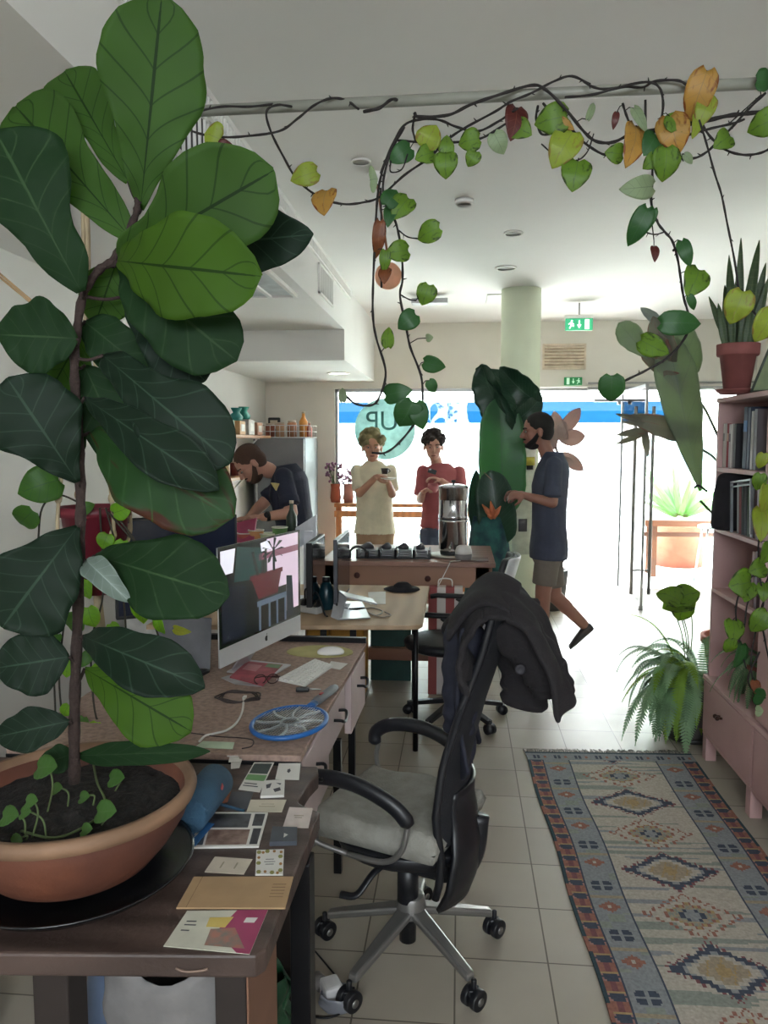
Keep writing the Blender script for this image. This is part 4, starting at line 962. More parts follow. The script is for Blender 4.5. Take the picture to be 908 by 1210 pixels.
for wv in WH:
    d = (wv-hub); dn = d.normalized(); pr = V((-dn.y, dn.x, 0))
    b = B(GM); s0 = hub+V((0, 0, .168)); s1 = hub+d*.96+V((0, 0, .095))
    b.prism([s0+pr*.028, s0-pr*.028, s1-pr*.016, s1+pr*.016], (0, 0, -.026)); b.build('base_arm', t, bevel=.008)
    ca = T('x', None, None) if False else None
    b = B(CP); pr2 = V((.75, -.66, 0)).normalized()
    for s in (-1, 1): b.cyl(wv+pr2*(s*.006)+V((0, 0, .030)), wv+pr2*(s*.026)+V((0, 0, .030)), .030, n=24)
    b.box(wv+V((0, 0, .048)), (.03, .03, .02)); b.cyl(wv+V((0, 0, .05)), wv+V((0, 0, .085)), .008)
    cs = b.build('caster', t, bevel=.003)
    b = B(GM); b.cyl(wv+pr2*.0265+V((0, 0, .028)), wv+pr2*.028+V((0, 0, .028)), .012); b.cyl(wv-pr2*.0265+V((0, 0, .028)), wv-pr2*.028+V((0, 0, .028)), .012); b.build('wheel_cap', cs)
for s in (-1, 1):
    y = s*.235
    b = CB(CP); pts = spline([(-.24, y*.98, .555), (-.235, y, .60), (-.17, y*1.02, .635), (-.05, y*1.03, .638), (.06, y, .60), (.115, y*.95, .545)], 5)
    b.tube(pts, [.010]+[.019]*(len(pts)-2)+[.012], n=14, flat=1.25); b.build('armrest_pad', t)
    b = CB(GM); b.tube(spline([(-.225, y, .575), (-.235, y, .50), (-.20, y*.98, .435), (-.10, y*.85, .40)], 6), .0085, n=10)
    b.tube(spline([(.11, y*.96, .555), (.09, y*.98, .47), (.03, y*.95, .42), (-.10, y*.85, .40)], 6), .0085, n=10); b.build('armrest_support', t)
# backrest: curved sheet
def backc(z):   # local x of the back surface at height z
    pts = [(.24, .175), (.32, .205), (.42, .215), (.55, .195), (.7, .21), (.85, .25), (1.0, .30), (1.15, .335)]
    for (a0, x0), (a1, x1) in zip(pts, pts[1:]):
        if z <= a1: return x0+(x1-x0)*(z-a0)/(a1-a0)
    return pts[-1][1]
MESH = mat('mesh_fabric', '#15161c', .85, bump=.3, bscale=400)
def backf(u, v, z0, z1, w, off=0):
    z = z0+(z1-z0)*v; yy = (u*2-1); ww = w*(.78+.22*math.sin(PI*min(1, v*1.3+.1)))
    return V((backc(z)+off+.0-.06*(yy*yy-.3)*(1.2-.5*v), yy*ww*.88, z))
MM = Matrix.Translation(CO+V((-.035, 0, 0))) @ Matrix.Rotation(math.radians(-7), 4, 'Z')
b = CB(MESH); b.grid(lambda u, v: backf(u, v, .45, 1.15, .225), 20, 40); b.build('back_mesh', t, solid=.012)
b = CB(CP); b.grid(lambda u, v: backf(u, v, .25, .60, .20, .022), 16, 18); b.build('back_shell', t, solid=.014, bevel=0)
fr = CB(CP)
for s in (0, 1): fr.tube([backf(s, v/20, .30, 1.15, .225) for v in range(21)], .012, n=10)
fr.tube([backf(u/16, 1, .3, 1.15, .225) for u in range(17)], .012, n=10); fr.build('back_frame', t)
b = CB(CP); b.tube(spline([(.10, 0, .33), (.19, 0, .30), (.235, 0, .36), (.25, 0, .48)]), .022, n=12, flat=1.6); b.build('back_arm', t)
# ---- jacket thrown over the chair back
COAT = mat('jacket_wool', '#1f1b1e', .92, var=.12, scale=30, bump=.3, bscale=220)
COATL = mat('jacket_lining', '#1a1c2b', .8, var=.15, scale=20, bump=.2)
t = T('jacket', 'dark brown jacket draped over the back of the office chair', 'jacket', (.1, 2.3, 1.1))
sec = [(.225, .97), (.215, 1.0), (.205, 1.04), (.205, 1.08), (.225, 1.13), (.26, 1.17), (.33, 1.175), (.39, 1.14), (.44, 1.06), (.475, .97), (.50, .89)]
ss = spline([V((x, 0, z)) for x, z in sec], 6)
def coatf(u, v):
    i = u*(len(ss)-1); k = int(min(i, len(ss)-2)); p = ss[k].lerp(ss[k+1], i-k)
    yy = (v*2-1); hem = abs(u-.5)*2
    y = yy*(.20+.045*hem)
    f = .018*hem*math.sin(v*17+2*math.sin(u*4))+.022*noise.noise(V((u*5, v*7, 1)))+.008*noise.noise(V((u*14, v*12, 4)))
    dz = -.05*abs(yy)**2.5 + (.05*math.sin(v*7+1)*max(0, u-.8)*3)
    sx = 1 if u > .5 else -1
    x = p.x+f*sx-.02*yy
    if u < .4: x -= .07*max(0, yy)**2*math.sin(PI*min(1, (u)/.4*1.0))*1.2
    if u > .6: x -= .02*max(0, -yy)
    return V((x, y, p.z+dz+(.03*noise.noise(V((v*5, 9, 0))) if hem > .9 else 0)))
b = CB(COAT); b.grid(coatf, 66, 40); b.build('jacket_shell', t, solid=.018, subsurf=1)
# collar folded over the top
b = CB(COAT); b.grid(lambda u, v: V((.175+.19*u+.0*v, -.17+.36*v+.015*math.sin(u*6), 1.165+.045*math.sin(PI*u)+.012*math.sin(v*9+u*3)-.05*abs(v*2-1)**2-.07*(1-u)**2)), 24, 24); b.build('collar', t, solid=.02, subsurf=1)
# hanging sleeve behind
def sleeve(pts, rs, nm, m, seed):
    sp = spline(pts, 6); k = len(sp); rr = [rs[0]+(rs[1]-rs[0])*i/(k-1) for i in range(k)]
    b = CB(m); b.tube(sp, [r*(1+.10*math.sin(i*1.7+seed)) for i, r in enumerate(rr)], n=18, flat=1.35); return b.build(nm, t, subsurf=1)
sleeve([(.33, .04, 1.12), (.37, .04, 1.0), (.385, .03, .88), (.375, .02, .81)], (.065, .05), 'sleeve', COAT, 0)
sleeve([(.33, -.08, 1.10), (.40, -.10, 1.02), (.45, -.11, .95), (.465, -.11, .90)], (.055, .045), 'sleeve', COAT, 2)
b = CB(COATL); b.grid(lambda u, v: V((.215+.015*math.sin(v*14+u*2)+.01*u-.03*math.sin(PI*u), -.17+.36*v+.02*u, 1.09-.42*u-(.05*math.sin(v*8)*u))), 24, 30); b.build('lining', t, solid=.014, subsurf=1)
sleeve([(.215, -.06, 1.08), (.205, -.08, .95), (.205, -.09, .84), (.20, -.08, .76)], (.045, .034), 'sleeve', COATL, 4)
cpt = aY(615, 791, 2.12)
b = B(mat('button_dark', '#242128', .6)); 
b.lathe([(0, -.003), (.013, -.003), (.015, 0), (.013, .004), (.008, .002), (0, .002)], cpt, 24, Matrix.Rotation(PI/2, 3, 'X')); b.build('button', t)
# ================================================================ MID TABLE
PLY = mat('plywood', '#b59a7c', .6, var=.08, kind='woody', scale=3)
t = T('plywood_table', 'light plywood table on thin black legs beyond the brown desk', 'table', (-.7, 4.1, 0))
b = B(PLY); b.prism([V((x, y, .728)) for x, y in ((-1.45, 3.48), (-.24, 3.585), (-.185, 3.60), (-.168, 3.65), (-.172, 4.61), (-1.45, 4.58))], (0, 0, .022)); b.build('tabletop', t, bevel=.004)
for x, y in ((-.218, 3.964), (-1.38, 3.6), (-1.38, 4.5), (-.26, 4.55)): B(BKM).cyl((x, y, 0), (x, y, .73), .014, n=10).build('leg', t)
b = B(BKM); b.bb(-1.38, -.22, 4.53, 4.56, .70, .728); b.build('under_rail', t)
# yellow crates below
for i, (px0, px1, l) in enumerate(((362, 388, 'yellow storage box under the plywood table, left one'), (390, 430, 'yellow storage box under the plywood table, right one'))):
    a, c = aY(px0, 742, 4.75), aY(px1, 760, 4.75)
    t = T('storage_box', l, 'box', (a.x, 4.75, 0), 'yellow boxes under the plywood table')
    b = B(mat('yellow_box', '#b8842c', .6)); b.bb(a.x, c.x, 4.75, 5.0, .001, .56); b.build('box_body', t, bevel=.01)
    b = B(BK); b.bb((a.x+c.x)/2+.02, (a.x+c.x)/2+.06, 4.742, 4.75, .02, .55); b.build('strap', t)
# ---- wooden counter
RW = mat('red_wood', '#8c6650', .5, kind='wood', scale=3, col2='#70493a')
RWT = mat('red_wood_top', '#8d6a5c', .35, kind='wood', scale=3, col2='#7b5a4e')
t = T('wooden_counter', 'long reddish wood counter carrying cables and a steel water filter', 'counter', (-.35, 5.3, 0))
B(RWT).bb(-.90, .232, 5.0, 5.85, .80, .83).build('countertop', t, bevel=.004)
b = B(RW); b.bb(-.885, .212, 5.02, 5.06, .665, .80); b.bb(.17, .212, 5.06, 5.8, .68, .80); b.bb(-.885, .212, 5.78, 5.82, .68, .80); b.build('apron', t, bevel=.003)
for x in (-.84, .15):
    for y in (5.06, 5.74): B(RW).bb(x-.045, x+.045, y-.04, y+.04, 0, .8).build('leg', t, bevel=.003)
b = B(RW); b.bb(-.84, .12, 5.08, 5.13, .16, .24); b.build('stretcher', t, bevel=.003)
for x, z in ((-.66, .735), (-.2, .72)):
    B(mat('wood_knot', '#4b2620', .6)).cyl((x, 5.018, z), (x, 5.0215, z), .02, n=14).build('knot', t)
tag(B(mat('dark_green_box', '#14403a', .55)).bb(-.585, -.315, 5.2-.06, 5.2-.01, .003, .64).build('green_board', bevel=.004), 'dark green board standing against the wooden counter', 'board')
# counter things
CT = .831
def tray(px, w, label, kind=0):
    q = aY(px, 656, 5.2); t = T('cable_organizer', label, 'organizer', (q.x, 5.2, CT), 'black organizers on the wooden counter')
    b = B(BK); b.bb(q.x-w/2, q.x+w/2, 5.12, 5.3, CT, CT+.012); b.build('tray', t, bevel=.002)
    for s in (-1, 1): B(BK).bb(q.x+s*w/2-.006, q.x+s*w/2+.006, 5.12, 5.3, CT, CT+.06).build('divider', t)
    b = B(mat('grey_pads', '#9b9ba0', .5))
    for k in range(3): b.bb(q.x-w*.36, q.x+w*.36, 5.14, 5.28, CT+.014+k*.016, CT+.024+k*.016)
    b.build('stacked_pads', t, bevel=.003)
    b = B(mat('dark_pad', '#3b3a40', .6)); b.loft([(V((q.x-w*.1, 5.2, CT+.06)), V((w*.3, 0, 0)), V((0, .05, 0))), (V((q.x-w*.1, 5.2, CT+.075)), V((w*.3, 0, 0)), V((0, .05, 0))), (V((q.x-w*.05, 5.2, CT+.095)), V((w*.12, 0, 0)), V((0, .03, 0)))], 14); b.build('adapter', t)
tray(437, .15, 'black tray of stacked chargers, leftmost on the wooden counter')
tray(459, .11, 'black tray of chargers, second from left on the wooden counter')
tray(479, .12, 'black tray of chargers, in front of the pink shirted man')
tray(499, .10, 'low black tray of chargers nearest the steel water filter')
q = aY(424, 655, 5.15); t = T('headphones', 'black headphones resting at the left of the counter trays', 'headphones', (q.x, 5.15, CT))
B(BK).tube([V((q.x+.06*math.cos(a*PI/10), 5.12, CT+.02+.06*math.sin(a*PI/10))) for a in range(11)], .008).build('headband', t)
for s in (-1, 1): B(BK).cyl((q.x+s*.06-.012, 5.12, CT+.025), (q.x+s*.06+.012, 5.12, CT+.025), .025).build('ear_cup', t)
# water filter
q = aY(535.5, 655, 5.3); x, y = q.x, 5.3
t = T('water_filter', 'tall polished steel water filter canister on the counter', 'water filter', (x, y, CT))
PS = mat('polished_steel', '#c9c9cc', .12, 1, var=.02)
b = B(BK); b.lathe([(.085, 0), (.088, .02), (.08, .03), (0, .03)], (x, y, CT+.012), 32); b.build('base_ring', t)
b = B(PS); b.lathe([(.0, .03), (.092, .03), (.096, .04), (.096, .22), (.101, .225), (.101, .235), (.094, .24)], (x, y, CT+.012), 40); b.build('lower_chamber', t)
b = B(PS); b.lathe([(.09, .24), (.1, .245), (.1, .262), (.096, .268), (.096, .445), (.100, .45), (.1, .455)], (x, y, CT+.012), 40); b.build('upper_chamber', t)
b = B(PS); b.lathe([(.101, .455), (.10, .462), (.06, .472), (0, .476)], (x, y, CT+.012), 40); b.build('lid', t)
b = B(BK); b.lathe([(.008, .474), (.008, .482), (.015, .488), (.015, .5), (0, .503)], (x, y, CT+.012), 16); b.build('lid_knob', t)
b = B(PS); b.cyl((x-.02, y-.09, CT+.07), (x-.02, y-.13, CT+.07), .009); b.cyl((x-.02, y-.125, CT+.08), (x-.02, y-.125, CT+.045), .007); b.build('tap', t)
tag(B(mat('plate_cream', '#c9c1b4', .4)).lathe([(.0, 0), (.11, 0), (.15, .01), (.15, .014), (.0, .008)], (x-.02, y-.02, CT), 36).build('round_tray'), 'round cream tray beneath the steel water filter', 'tray')
q = aY(548, 650, 5.12); t = T('smart_speaker', 'small rounded speaker, white above and grey below, beside the water filter', 'speaker', (q.x, 5.1, CT))
b = B(mat('speaker_white', '#d9d4cf', .5)); b.lathe([(.055, .045), (.052, .07), (.045, .09), (.030, .098), (0, .1)], (q.x, 5.1, CT), 28); b.build('top_shell', t)
b = B(mat('speaker_grey', '#7f7a78', .9)); b.lathe([(.035, 0), (.05, .01), (.056, .03), (.055, .045), (0, .046)], (q.x, 5.1, CT), 28); b.build('fabric_base', t)
pp = [V((q.x-.02, 5.06, CT+.008)), aY(525, 672, 5.0), aY(512, 690, 4.98)]
b = B(mat('cable_white', '#d8d5cf')); b.tube(spline([(q.x-.02, 5.05, CT+.006), (q.x-.08, 5.01, CT+.006), (q.x-.09, 4.99, CT-.01), (q.x-.13, 4.985, .74), (q.x-.17, 4.985, .66)]), .003); b.build('power_cable', t)
tag(B(mat('brown_board', '#5a3a33', .5)).bb(-.02, .19, 5.05, 5.2, CT, CT+.008).build('serving_board', bevel=.002), 'thin dark brown board at the right end of the counter', 'board')
# ---- mid-table things
q = aZ(476, 697, .752); t = T('cap', 'flat black cap lying on the plywood table', 'hat', (q.x, q.y, .751))
b = B(mat('cap_black', '#16141c', .9)); b.lathe([(.0, .004), (.095, .004), (.10, .006), (.095, .012), (.055, .015), (.05, .03), (.03, .045), (0, .048)], (q.x, q.y, .75), 28); b.build('crown', t)
b = B(mat('cap_black', '#16141c')); b.ell((q.x-.05, q.y, .758), (.06, .07, .006)); b.build('brim', t)
q = aZ(408, 722, .752)
t = T('laptop_stand', 'folded silver metal stand holding a tablet on the plywood table', 'stand', (q.x, q.y, .75))
SA = mat('stand_silver', '#b5b8bf', .3, .8, var=.03)
P = lambda px, py, z=.752: aZ(px, py, z)
b = B(SA); b.prism([P(402, 733), P(438, 731), P(428, 712), P(392, 712)], (0, 0, .006)); b.build('base_plate', t, bevel=.001)
y0 = P(402, 733).y
b = B(SA); b.prism([aY(391, 729, y0+.02), aY(402, 734, y0+.01), aY(410, 703, y0+.1), aY(398, 697, y0+.12)], (.005, .003, 0)); b.build('upright_plate', t)
b = B(mat('tablet_white', '#c9cbd0', .25)); b.prism([aY(399, 699, y0+.14), aY(408, 706, y0+.02), aY(446, 715, y0+.0), aY(440, 709, y0+.12)], (0, 0, .008)); b.build('tablet', t, bevel=.002)
lg = B(BK); c = aY(398.5, 714, y0+.05); lg.cyl(c-V((.004, 0, 0)), c-V((-.002, 0, 0)), .008); lg.build('logo', t)
q = P(420, 720, .757); t = T('key_bunch', 'small bunch of dark keys on the silver stand', 'keys', q)
for k in range(4): B(BKM).tube([q+V((.01*k-.03, .004*k, .003)), q+V((.01*k+.015, .012*k-.01, .002))], .004, n=6).build('key', t)
pp = [P(x, y, .754) for x, y in ((425, 722), (438, 718), (452, 722), (446, 727), (436, 724), (450, 729), (462, 727), (455, 723))]
tag(B(mat('cable_pale', '#a59c90', .5)).tube(spline(pp), .003, n=6).build('tangled_cable'), 'tangled pale cable on the plywood table beside the stand', 'cable')
sheet('paper_note', 'pale sheet of paper on the plywood table behind the tangled cable', 'note', [(435, 700), (456, 699), (456, 714), (437, 714)], .7505, PW)
# striped cloth on a stool past the table corner
t = T('striped_bag', 'red and white striped paper bag standing between the plywood table and the counter', 'bag', (-.05, 4.9, 0))
a = aZ(507, 712, .70); c = aZ(545, 691, .70)
b = B(mat('stripe_cloth', '#c4bdb9', .8, kind='stripe', scale=2.9, col2='#8f4a48')); b.bb(-.19, .025, 4.88, 4.97, .002, .69); b.build('bag_body', t, bevel=.004)
B(mat('paper_white', '')).tube(spline([(-.13, 4.925, .69), (-.12, 4.925, .735), (-.05, 4.925, .735), (-.04, 4.925, .69)]), .004).build('handle', t)
# monitors on the plywood table, edge-on
def monitor(name, label, A, C, z0, z1, th, front, back, stand=True, off=None):
    t = T(name, label, 'monitor', ((A[0]+C[0])/2, (A[1]+C[1])/2, .75))
    A = V((*A, 0)); C = V((*C, 0)); ux = (C-A).normalized(); n = V((ux.y, -ux.x, 0))
    b = B(back); b.prism([A+V((0, 0, z0)), C+V((0, 0, z0)), C+V((0, 0, z1)), A+V((0, 0, z1))], -n*th); b.build('housing', t, bevel=.004)
    b = B(front); b.prism([A+ux*.01+V((0, 0, z0+.015)), C-ux*.01+V((0, 0, z0+.015)), C-ux*.01+V((0, 0, z1-.01)), A+ux*.01+V((0, 0, z1-.01))], n*.002); b.build('screen', t)
    m = (A+C)/2-n*(th+.01)
    b = B(back); b.box(m+V((0, 0, (z0+z1)/2*.5+.375)), (.05, .02, (z0+z1)/2-.75), rz=math.atan2(ux.y, ux.x)); b.build('stand_neck', t)
    b = B(back); b.box(m+V((0, 0, .756)), (.12, .12, .01), rz=math.atan2(ux.y, ux.x)); b.build('stand_foot', t, bevel=.003)
SCR = mat('screen_black', '#0b0c11', .08, var=0)
a, c = aY(376, 700, 3.62), aY(384, 632, 4.05)
monitor('computer_monitor', 'black monitor seen edge on behind the silver computer, left of the plywood table', tuple(aY(369, 680, 3.7))[:2], tuple(aY(384, 640, 4.1))[:2], .80, 1.115, .03, SCR, BK)
monitor('computer_monitor', 'silver monitor seen edge on beside the laptop stand', (-.585, 3.72), (-.59, 4.18), .80, 1.13, .02, SCR, mat('silver_back', '#5f6168', .4, .6))
t = T('white_display', 'white back of a small computer display behind the black monitor', 'monitor', (-.86, 4.0, .75))
WB = mat('display_white', '#dddfe6', .5); b = B(WB); b.prism([aY(349, 624, 4.1), aY(374, 608, 4.2), aY(374, 634, 4.2), aY(350, 650, 4.1)], (0, .02, 0)); b.build('housing', t, bevel=.003)
q = aY(366, 660, 4.15); b = B(WB); b.bb(q.x-.03, q.x+.02, 4.14, 4.16, .75, q.z+.15); b.build('stand_neck', t); b = B(WB); b.bb(q.x-.1, q.x+.08, 4.05, 4.22, .75, .758); b.build('stand_foot', t)
q = aZ(384, 722, .75); t = T('water_bottle', 'dark teal bottle standing on the plywood table by the monitors', 'bottle', (q.x, q.y+.05, .75))
b = B(mat('bottle_teal', '#173a44', .3)); b.lathe([(0, 0), (.035, 0), (.04, .01), (.04, .09), (.025, .13), (.018, .14), (0, .14)], (q.x, q.y+.05, .75), 20); b.build('bottle_body', t)
b = B(BK); b.cyl((q.x, q.y+.05, .89), (q.x, q.y+.05, .915), .02); b.build('cap', t)
q = aZ(366, 725, .752); t = T('power_strip', 'white power strip with black plugs on the plywood table', 'power strip', q)
b = B(mat('strip_white', '#b9b8b8', .5)); b.box(q+V((0, .02, .018)), (.12, .05, .034), rz=-.5); b.build('strip_body', t, bevel=.005)
for k in range(3): B(BK).box(q+V((-.035+.035*k, .035-.018*k, .05)), (.028, .03, .035), rz=-.5).build('plug', t, bevel=.004)
b = B(BK); b.tube(spline([q+V((-.03, .03, .07)), q+V((-.02, .02, .12)), q+V((.04, -.0, .10)), q+V((.08, -.03, .01)), q+V((.10, -.06, .0))]), .005); b.build('cable', t)
# dark monitor back / equipment behind the fig leaves
monitor('computer_monitor', 'dark navy monitor half hidden behind the big fig leaves', (-1.34, 2.93), (-.92, 3.18), .90, 1.30, .03, mat('screen_navy', '#141c33', .25, var=0), BK)
t = T('laptop', 'grey laptop lying tilted behind the silver computer', 'laptop', (-.95, 2.6, .753))
b = B(mat('laptop_grey', '#77787e', .5, .3)); b.prism([V((-1.13, 2.80, .765)), V((-.91, 2.76, .765)), V((-.91, 2.79, .95)), V((-1.13, 2.83, .95))], (0, .008, 0)); b.build('lid', t, bevel=.003)
b = B(BK); b.prism([V((-1.16, 2.64, .754)), V((-.94, 2.60, .754)), V((-.91, 2.76, .754)), V((-1.13, 2.80, .754))], (0, 0, .012)); b.build('base', t, bevel=.002)
# ---- second chair (black swivel)
t = T('task_chair', 'black task chair with a pale edged backrest behind the jacket', 'chair', (-.01, 4.5, 0))
SM = Matrix.Translation((-.01, 4.46, 0)) @ Matrix.Rotation(math.radians(-8), 4, 'Z')
def DB(m): b = B(m); b.M = SM; return b
b = DB(mat('black_seat', '#1c1d23', .5, bump=.2)); b.loft([(V((-.05, 0, .415)), V((.22, 0, 0)), V((0, .21, 0))), (V((-.05, 0, .43)), V((.25, 0, 0)), V((0, .24, 0))), (V((-.05, 0, .46)), V((.255, 0, 0)), V((0, .245, 0))), (V((-.05, 0, .475)), V((.22, 0, 0)), V((0, .21, 0)))], 30); b.build('seat', t)
b = DB(CP); b.cyl((0, 0, .08), (0, 0, .42), .028); b.build('gas_lift', t)
for k in range(5):
    an = math.radians(18+72*k+12); e = V((.29*math.cos(an), .29*math.sin(an), 0)); pr = V((-math.sin(an), math.cos(an), 0))
    b = DB(CP); b.prism([V((0, 0, .13))+pr*.025, V((0, 0, .13))-pr*.025, e+V((0, 0, .075))-pr*.018, e+V((0, 0, .075))+pr*.018], (0, 0, -.025)); b.build('base_arm', t, bevel=.004)
    b = DB(CP); b.cyl(e-pr*.025+V((0, 0, .028)), e+pr*.025+V((0, 0, .028)), .028); b.cyl(e+V((0, 0, .03)), e+V((0, 0, .075)), .008); b.build('caster', t)
for s in (-1, 1):
    b = DB(CP); b.tube(spline([(-.02, s*.23, .43), (.03, s*.28, .50), (.0, s*.285, .62), (-.04, s*.28, .655)]), .016, n=10); b.build('armrest_support', t)
    b = DB(CP); b.tube([(-.20, s*.28, .655), (-.16, s*.28, .665), (.06, s*.28, .665), (.1, s*.28, .655)], .022, n=12, flat=.7); b.build('armrest_pad', t)
b = DB(CP); b.tube(spline([(.05, 0, .41), (.2, 0, .42), (.235, 0, .55), (.225, 0, .70)]), .02, n=10, flat=1.6); b.build('back_arm', t)
bk = lambda u, v, o: V((.165+.16*v+.015*math.sin(v*PI)+o-.05*(2*u-1)**2, (2*u-1)*(.19+.03*math.sin(PI*v)-.05*max(0, v-.75)*2), .54+.43*v))
b = DB(mat('black_seat', '')); b.grid(lambda u, v: bk(u, v, 0), 14, 16); b.build('backrest', t, solid=.035, subsurf=1)
b = DB(mat('pale_shell', '#c2c3c8', .35)); b.grid(lambda u, v: bk(u, v, .03), 14, 16); b.build('back_shell', t, solid=.012, subsurf=1)
q = aZ(534, 810, 0); t = T('tin_can', 'small green tin standing on the tiles under the black chair', 'tin', (q.x, q.y, 0))
b = B(mat('tin_green', '#3c5a4c', .5)); b.cyl((q.x, q.y, .001), (q.x, q.y, .095), .075, n=28); b.build('tin_body', t, bevel=.002)
b = B(mat('tin_rim', '#8fa398', .4, .4)); b.tube([V((q.x+.075*math.cos(k*PI/12), q.y+.075*math.sin(k*PI/12), .095)) for k in range(25)], .004, caps=False); b.build('rim', t)

# ================================================================ BAR BY THE WINDOW, FLOWERS
a, c = aY(396, 609, 8.35), aY(506, 609, 8.35)
t = T('window_bar', 'narrow orange wood bar along the shop window behind the two men', 'bar counter', (a.x, 8.4, 0))
z0 = aY(450, 607, 8.35).z; z1 = aY(450, 597, 8.35).z
x1 = aY(556, 607, 8.35).x
OB = mat('bar_orange', '#c98552', .5, kind='woody', scale=4); B(OB).bb(a.x, x1, 8.30, 8.62, z1-.02, z1+.02).build('bar_top', t, bevel=.004)
B(OB).bb(a.x, x1, 8.30, 8.34, z0-.035, z0+.03).build('front_rail', t, bevel=.003)
for x in (a.x+.04, x1-.05): B(OB).bb(x-.03, x+.03, 8.36, 8.42, 0, z1-.02).build('leg', t)
def flowers(px, label, h, potm, seed, nst=14):
    r = random.Random(seed); q = aY(px, 600, 8.45); z = z1+.021
    t = T('flower_vase', label, 'flowers', (q.x, 8.45, z), 'vases of flowers on the window bar')
    B(potm).lathe([(.0, 0), (.05, 0), (.06, .05), (.05, .16), (.055, .2), (.045, .2), (.04, .1), (0, .1)], (q.x, 8.45, z), 24).build('vase', t)
    s = B(mat('stem_green', '#4f6a41', .7)); f = B(mat('flower_mauve', '#a37a96', .7, trans=.3))
    for k in range(nst):
        e = V((q.x+r.uniform(-.085, .085), 8.45+r.uniform(-.1, .1), z+h+r.uniform(-.1, .08))); s.tube([(q.x+r.uniform(-.02, .02), 8.45, z+.15), e], .003, n=5)
        for j in range(4): f.ell(e+V((r.uniform(-.025, .025), r.uniform(-.025, .025), r.uniform(-.03, .02))), r.uniform(.010, .018), n=8, m=5)
    s.build('stems', t); f.build('blossoms', t)['kind'] = 'stuff'
flowers(397, 'mauve flowers in a terracotta vase at the window edge', .34, TC, 1)
flowers(412, 'mauve flowers in a pinkish vase beside the man in the cream shirt', .30, mat('vase_pink', '#b07a70', .6), 2, 10)

# ================================================================ KITCHEN
FG = mat('fridge_grey', '#6f7072', .4, .3, var=.03)
t = T('refrigerator', 'tall grey refrigerator in the corner behind the bending man', 'fridge', (-1.8, 8.1, 0))
B(FG).bb(-2.08, -1.555, 7.85, 8.55, .02, 1.64).build('cabinet', t, bevel=.01)
d = B(FG).bb(-2.075, -1.56, 7.80, 7.848, .60, 1.635).build('door', t, bevel=.008); B(ST).cyl((-2.04, 7.775, .8), (-2.04, 7.775, 1.3), .01).build('handle', d)
d = B(FG).bb(-2.075, -1.56, 7.80, 7.848, .04, .59).build('drawer', t, bevel=.008); B(ST).cyl((-2.0, 7.775, .52), (-1.65, 7.775, .52), .01).build('handle', d)
# wire basket with goods on fridge
t = T('wire_basket', 'white wire basket of groceries on top of the refrigerator', 'basket', (-1.78, 8.05, 1.642))
bw = B(mat('wire_white', '#d8d8d8', .4))
bx0, bx1, by0, by1, bz = -2.02, -1.52, 7.88, 8.3, 1.645
for z in (bz, bz+.06, bz+.12): bw.tube([(bx0, by0, z), (bx1, by0, z), (bx1, by1, z), (bx0, by1, z), (bx0, by0, z)], .004, n=6)
for k in range(11):
    x = bx0+(bx1-bx0)*k/10; bw.tube([(x, by0, bz), (x, by0, bz+.12)], .003, n=5); bw.tube([(x, by1, bz), (x, by1, bz+.12)], .003, n=5); bw.tube([(x, by0, bz), (x, by1, bz)], .003, n=5)
for k in range(6):
    y = by0+(by1-by0)*k/5; bw.tube([(bx0, y, bz), (bx0, y, bz+.12)], .003, n=5); bw.tube([(bx1, y, bz), (bx1, y, bz+.12)], .003, n=5)
bw.build('wire_frame', t)
goods = [('bottle', -1.60, 1.648, .045, .26, 'd08a3c', 'orange drink bottle, tallest in the wire basket', 'bottle'), ('jar', -1.72, 1.648, .05, .17, 'a8714e', 'brown jar in the wire basket left of the orange bottle', 'jar'),
         ('jar', -1.84, 1.648, .05, .15, 'c79a78', 'peach jar in the middle of the wire basket', 'jar'), ('jar', -1.95, 1.648, .05, .14, '97543f', 'reddish jar at the left of the wire basket', 'jar'), ('bottle', -1.54, 1.648, .03, .15, 'b05a4a', 'small red bottle at the right edge of the wire basket', 'bottle')]
def bottle(name, x, y, z, r, h, col, label, cat, grp):
    m = mat('goods_'+col, '#'+col, .4); t = T(name, label, cat, (x, y, z), grp)
    if name == 'bottle': B(m).lathe([(0, 0), (r, 0), (r, h*.6), (r*.4, h*.78), (r*.35, h*.93), (0, h*.93)], (x, y, z), 18).build('bottle_body', t)
    else: B(m).lathe([(0, 0), (r, 0), (r, h*.82), (r*.8, h*.88), (0, h*.88)], (x, y, z), 18).build('jar_body', t)
    B(mat('lid_pale', '#c9b9a6', .4)).cyl((x, y, z+h*(.93 if name == 'bottle' else .88)), (x, y, z+h), r*(.4 if name == 'bottle' else .85)).build('lid', t)
for n_, x, z, r, h, c, l, cat in goods: bottle(n_, x, 8.0, z, r, h, c, l, cat, 'groceries in the wire basket')
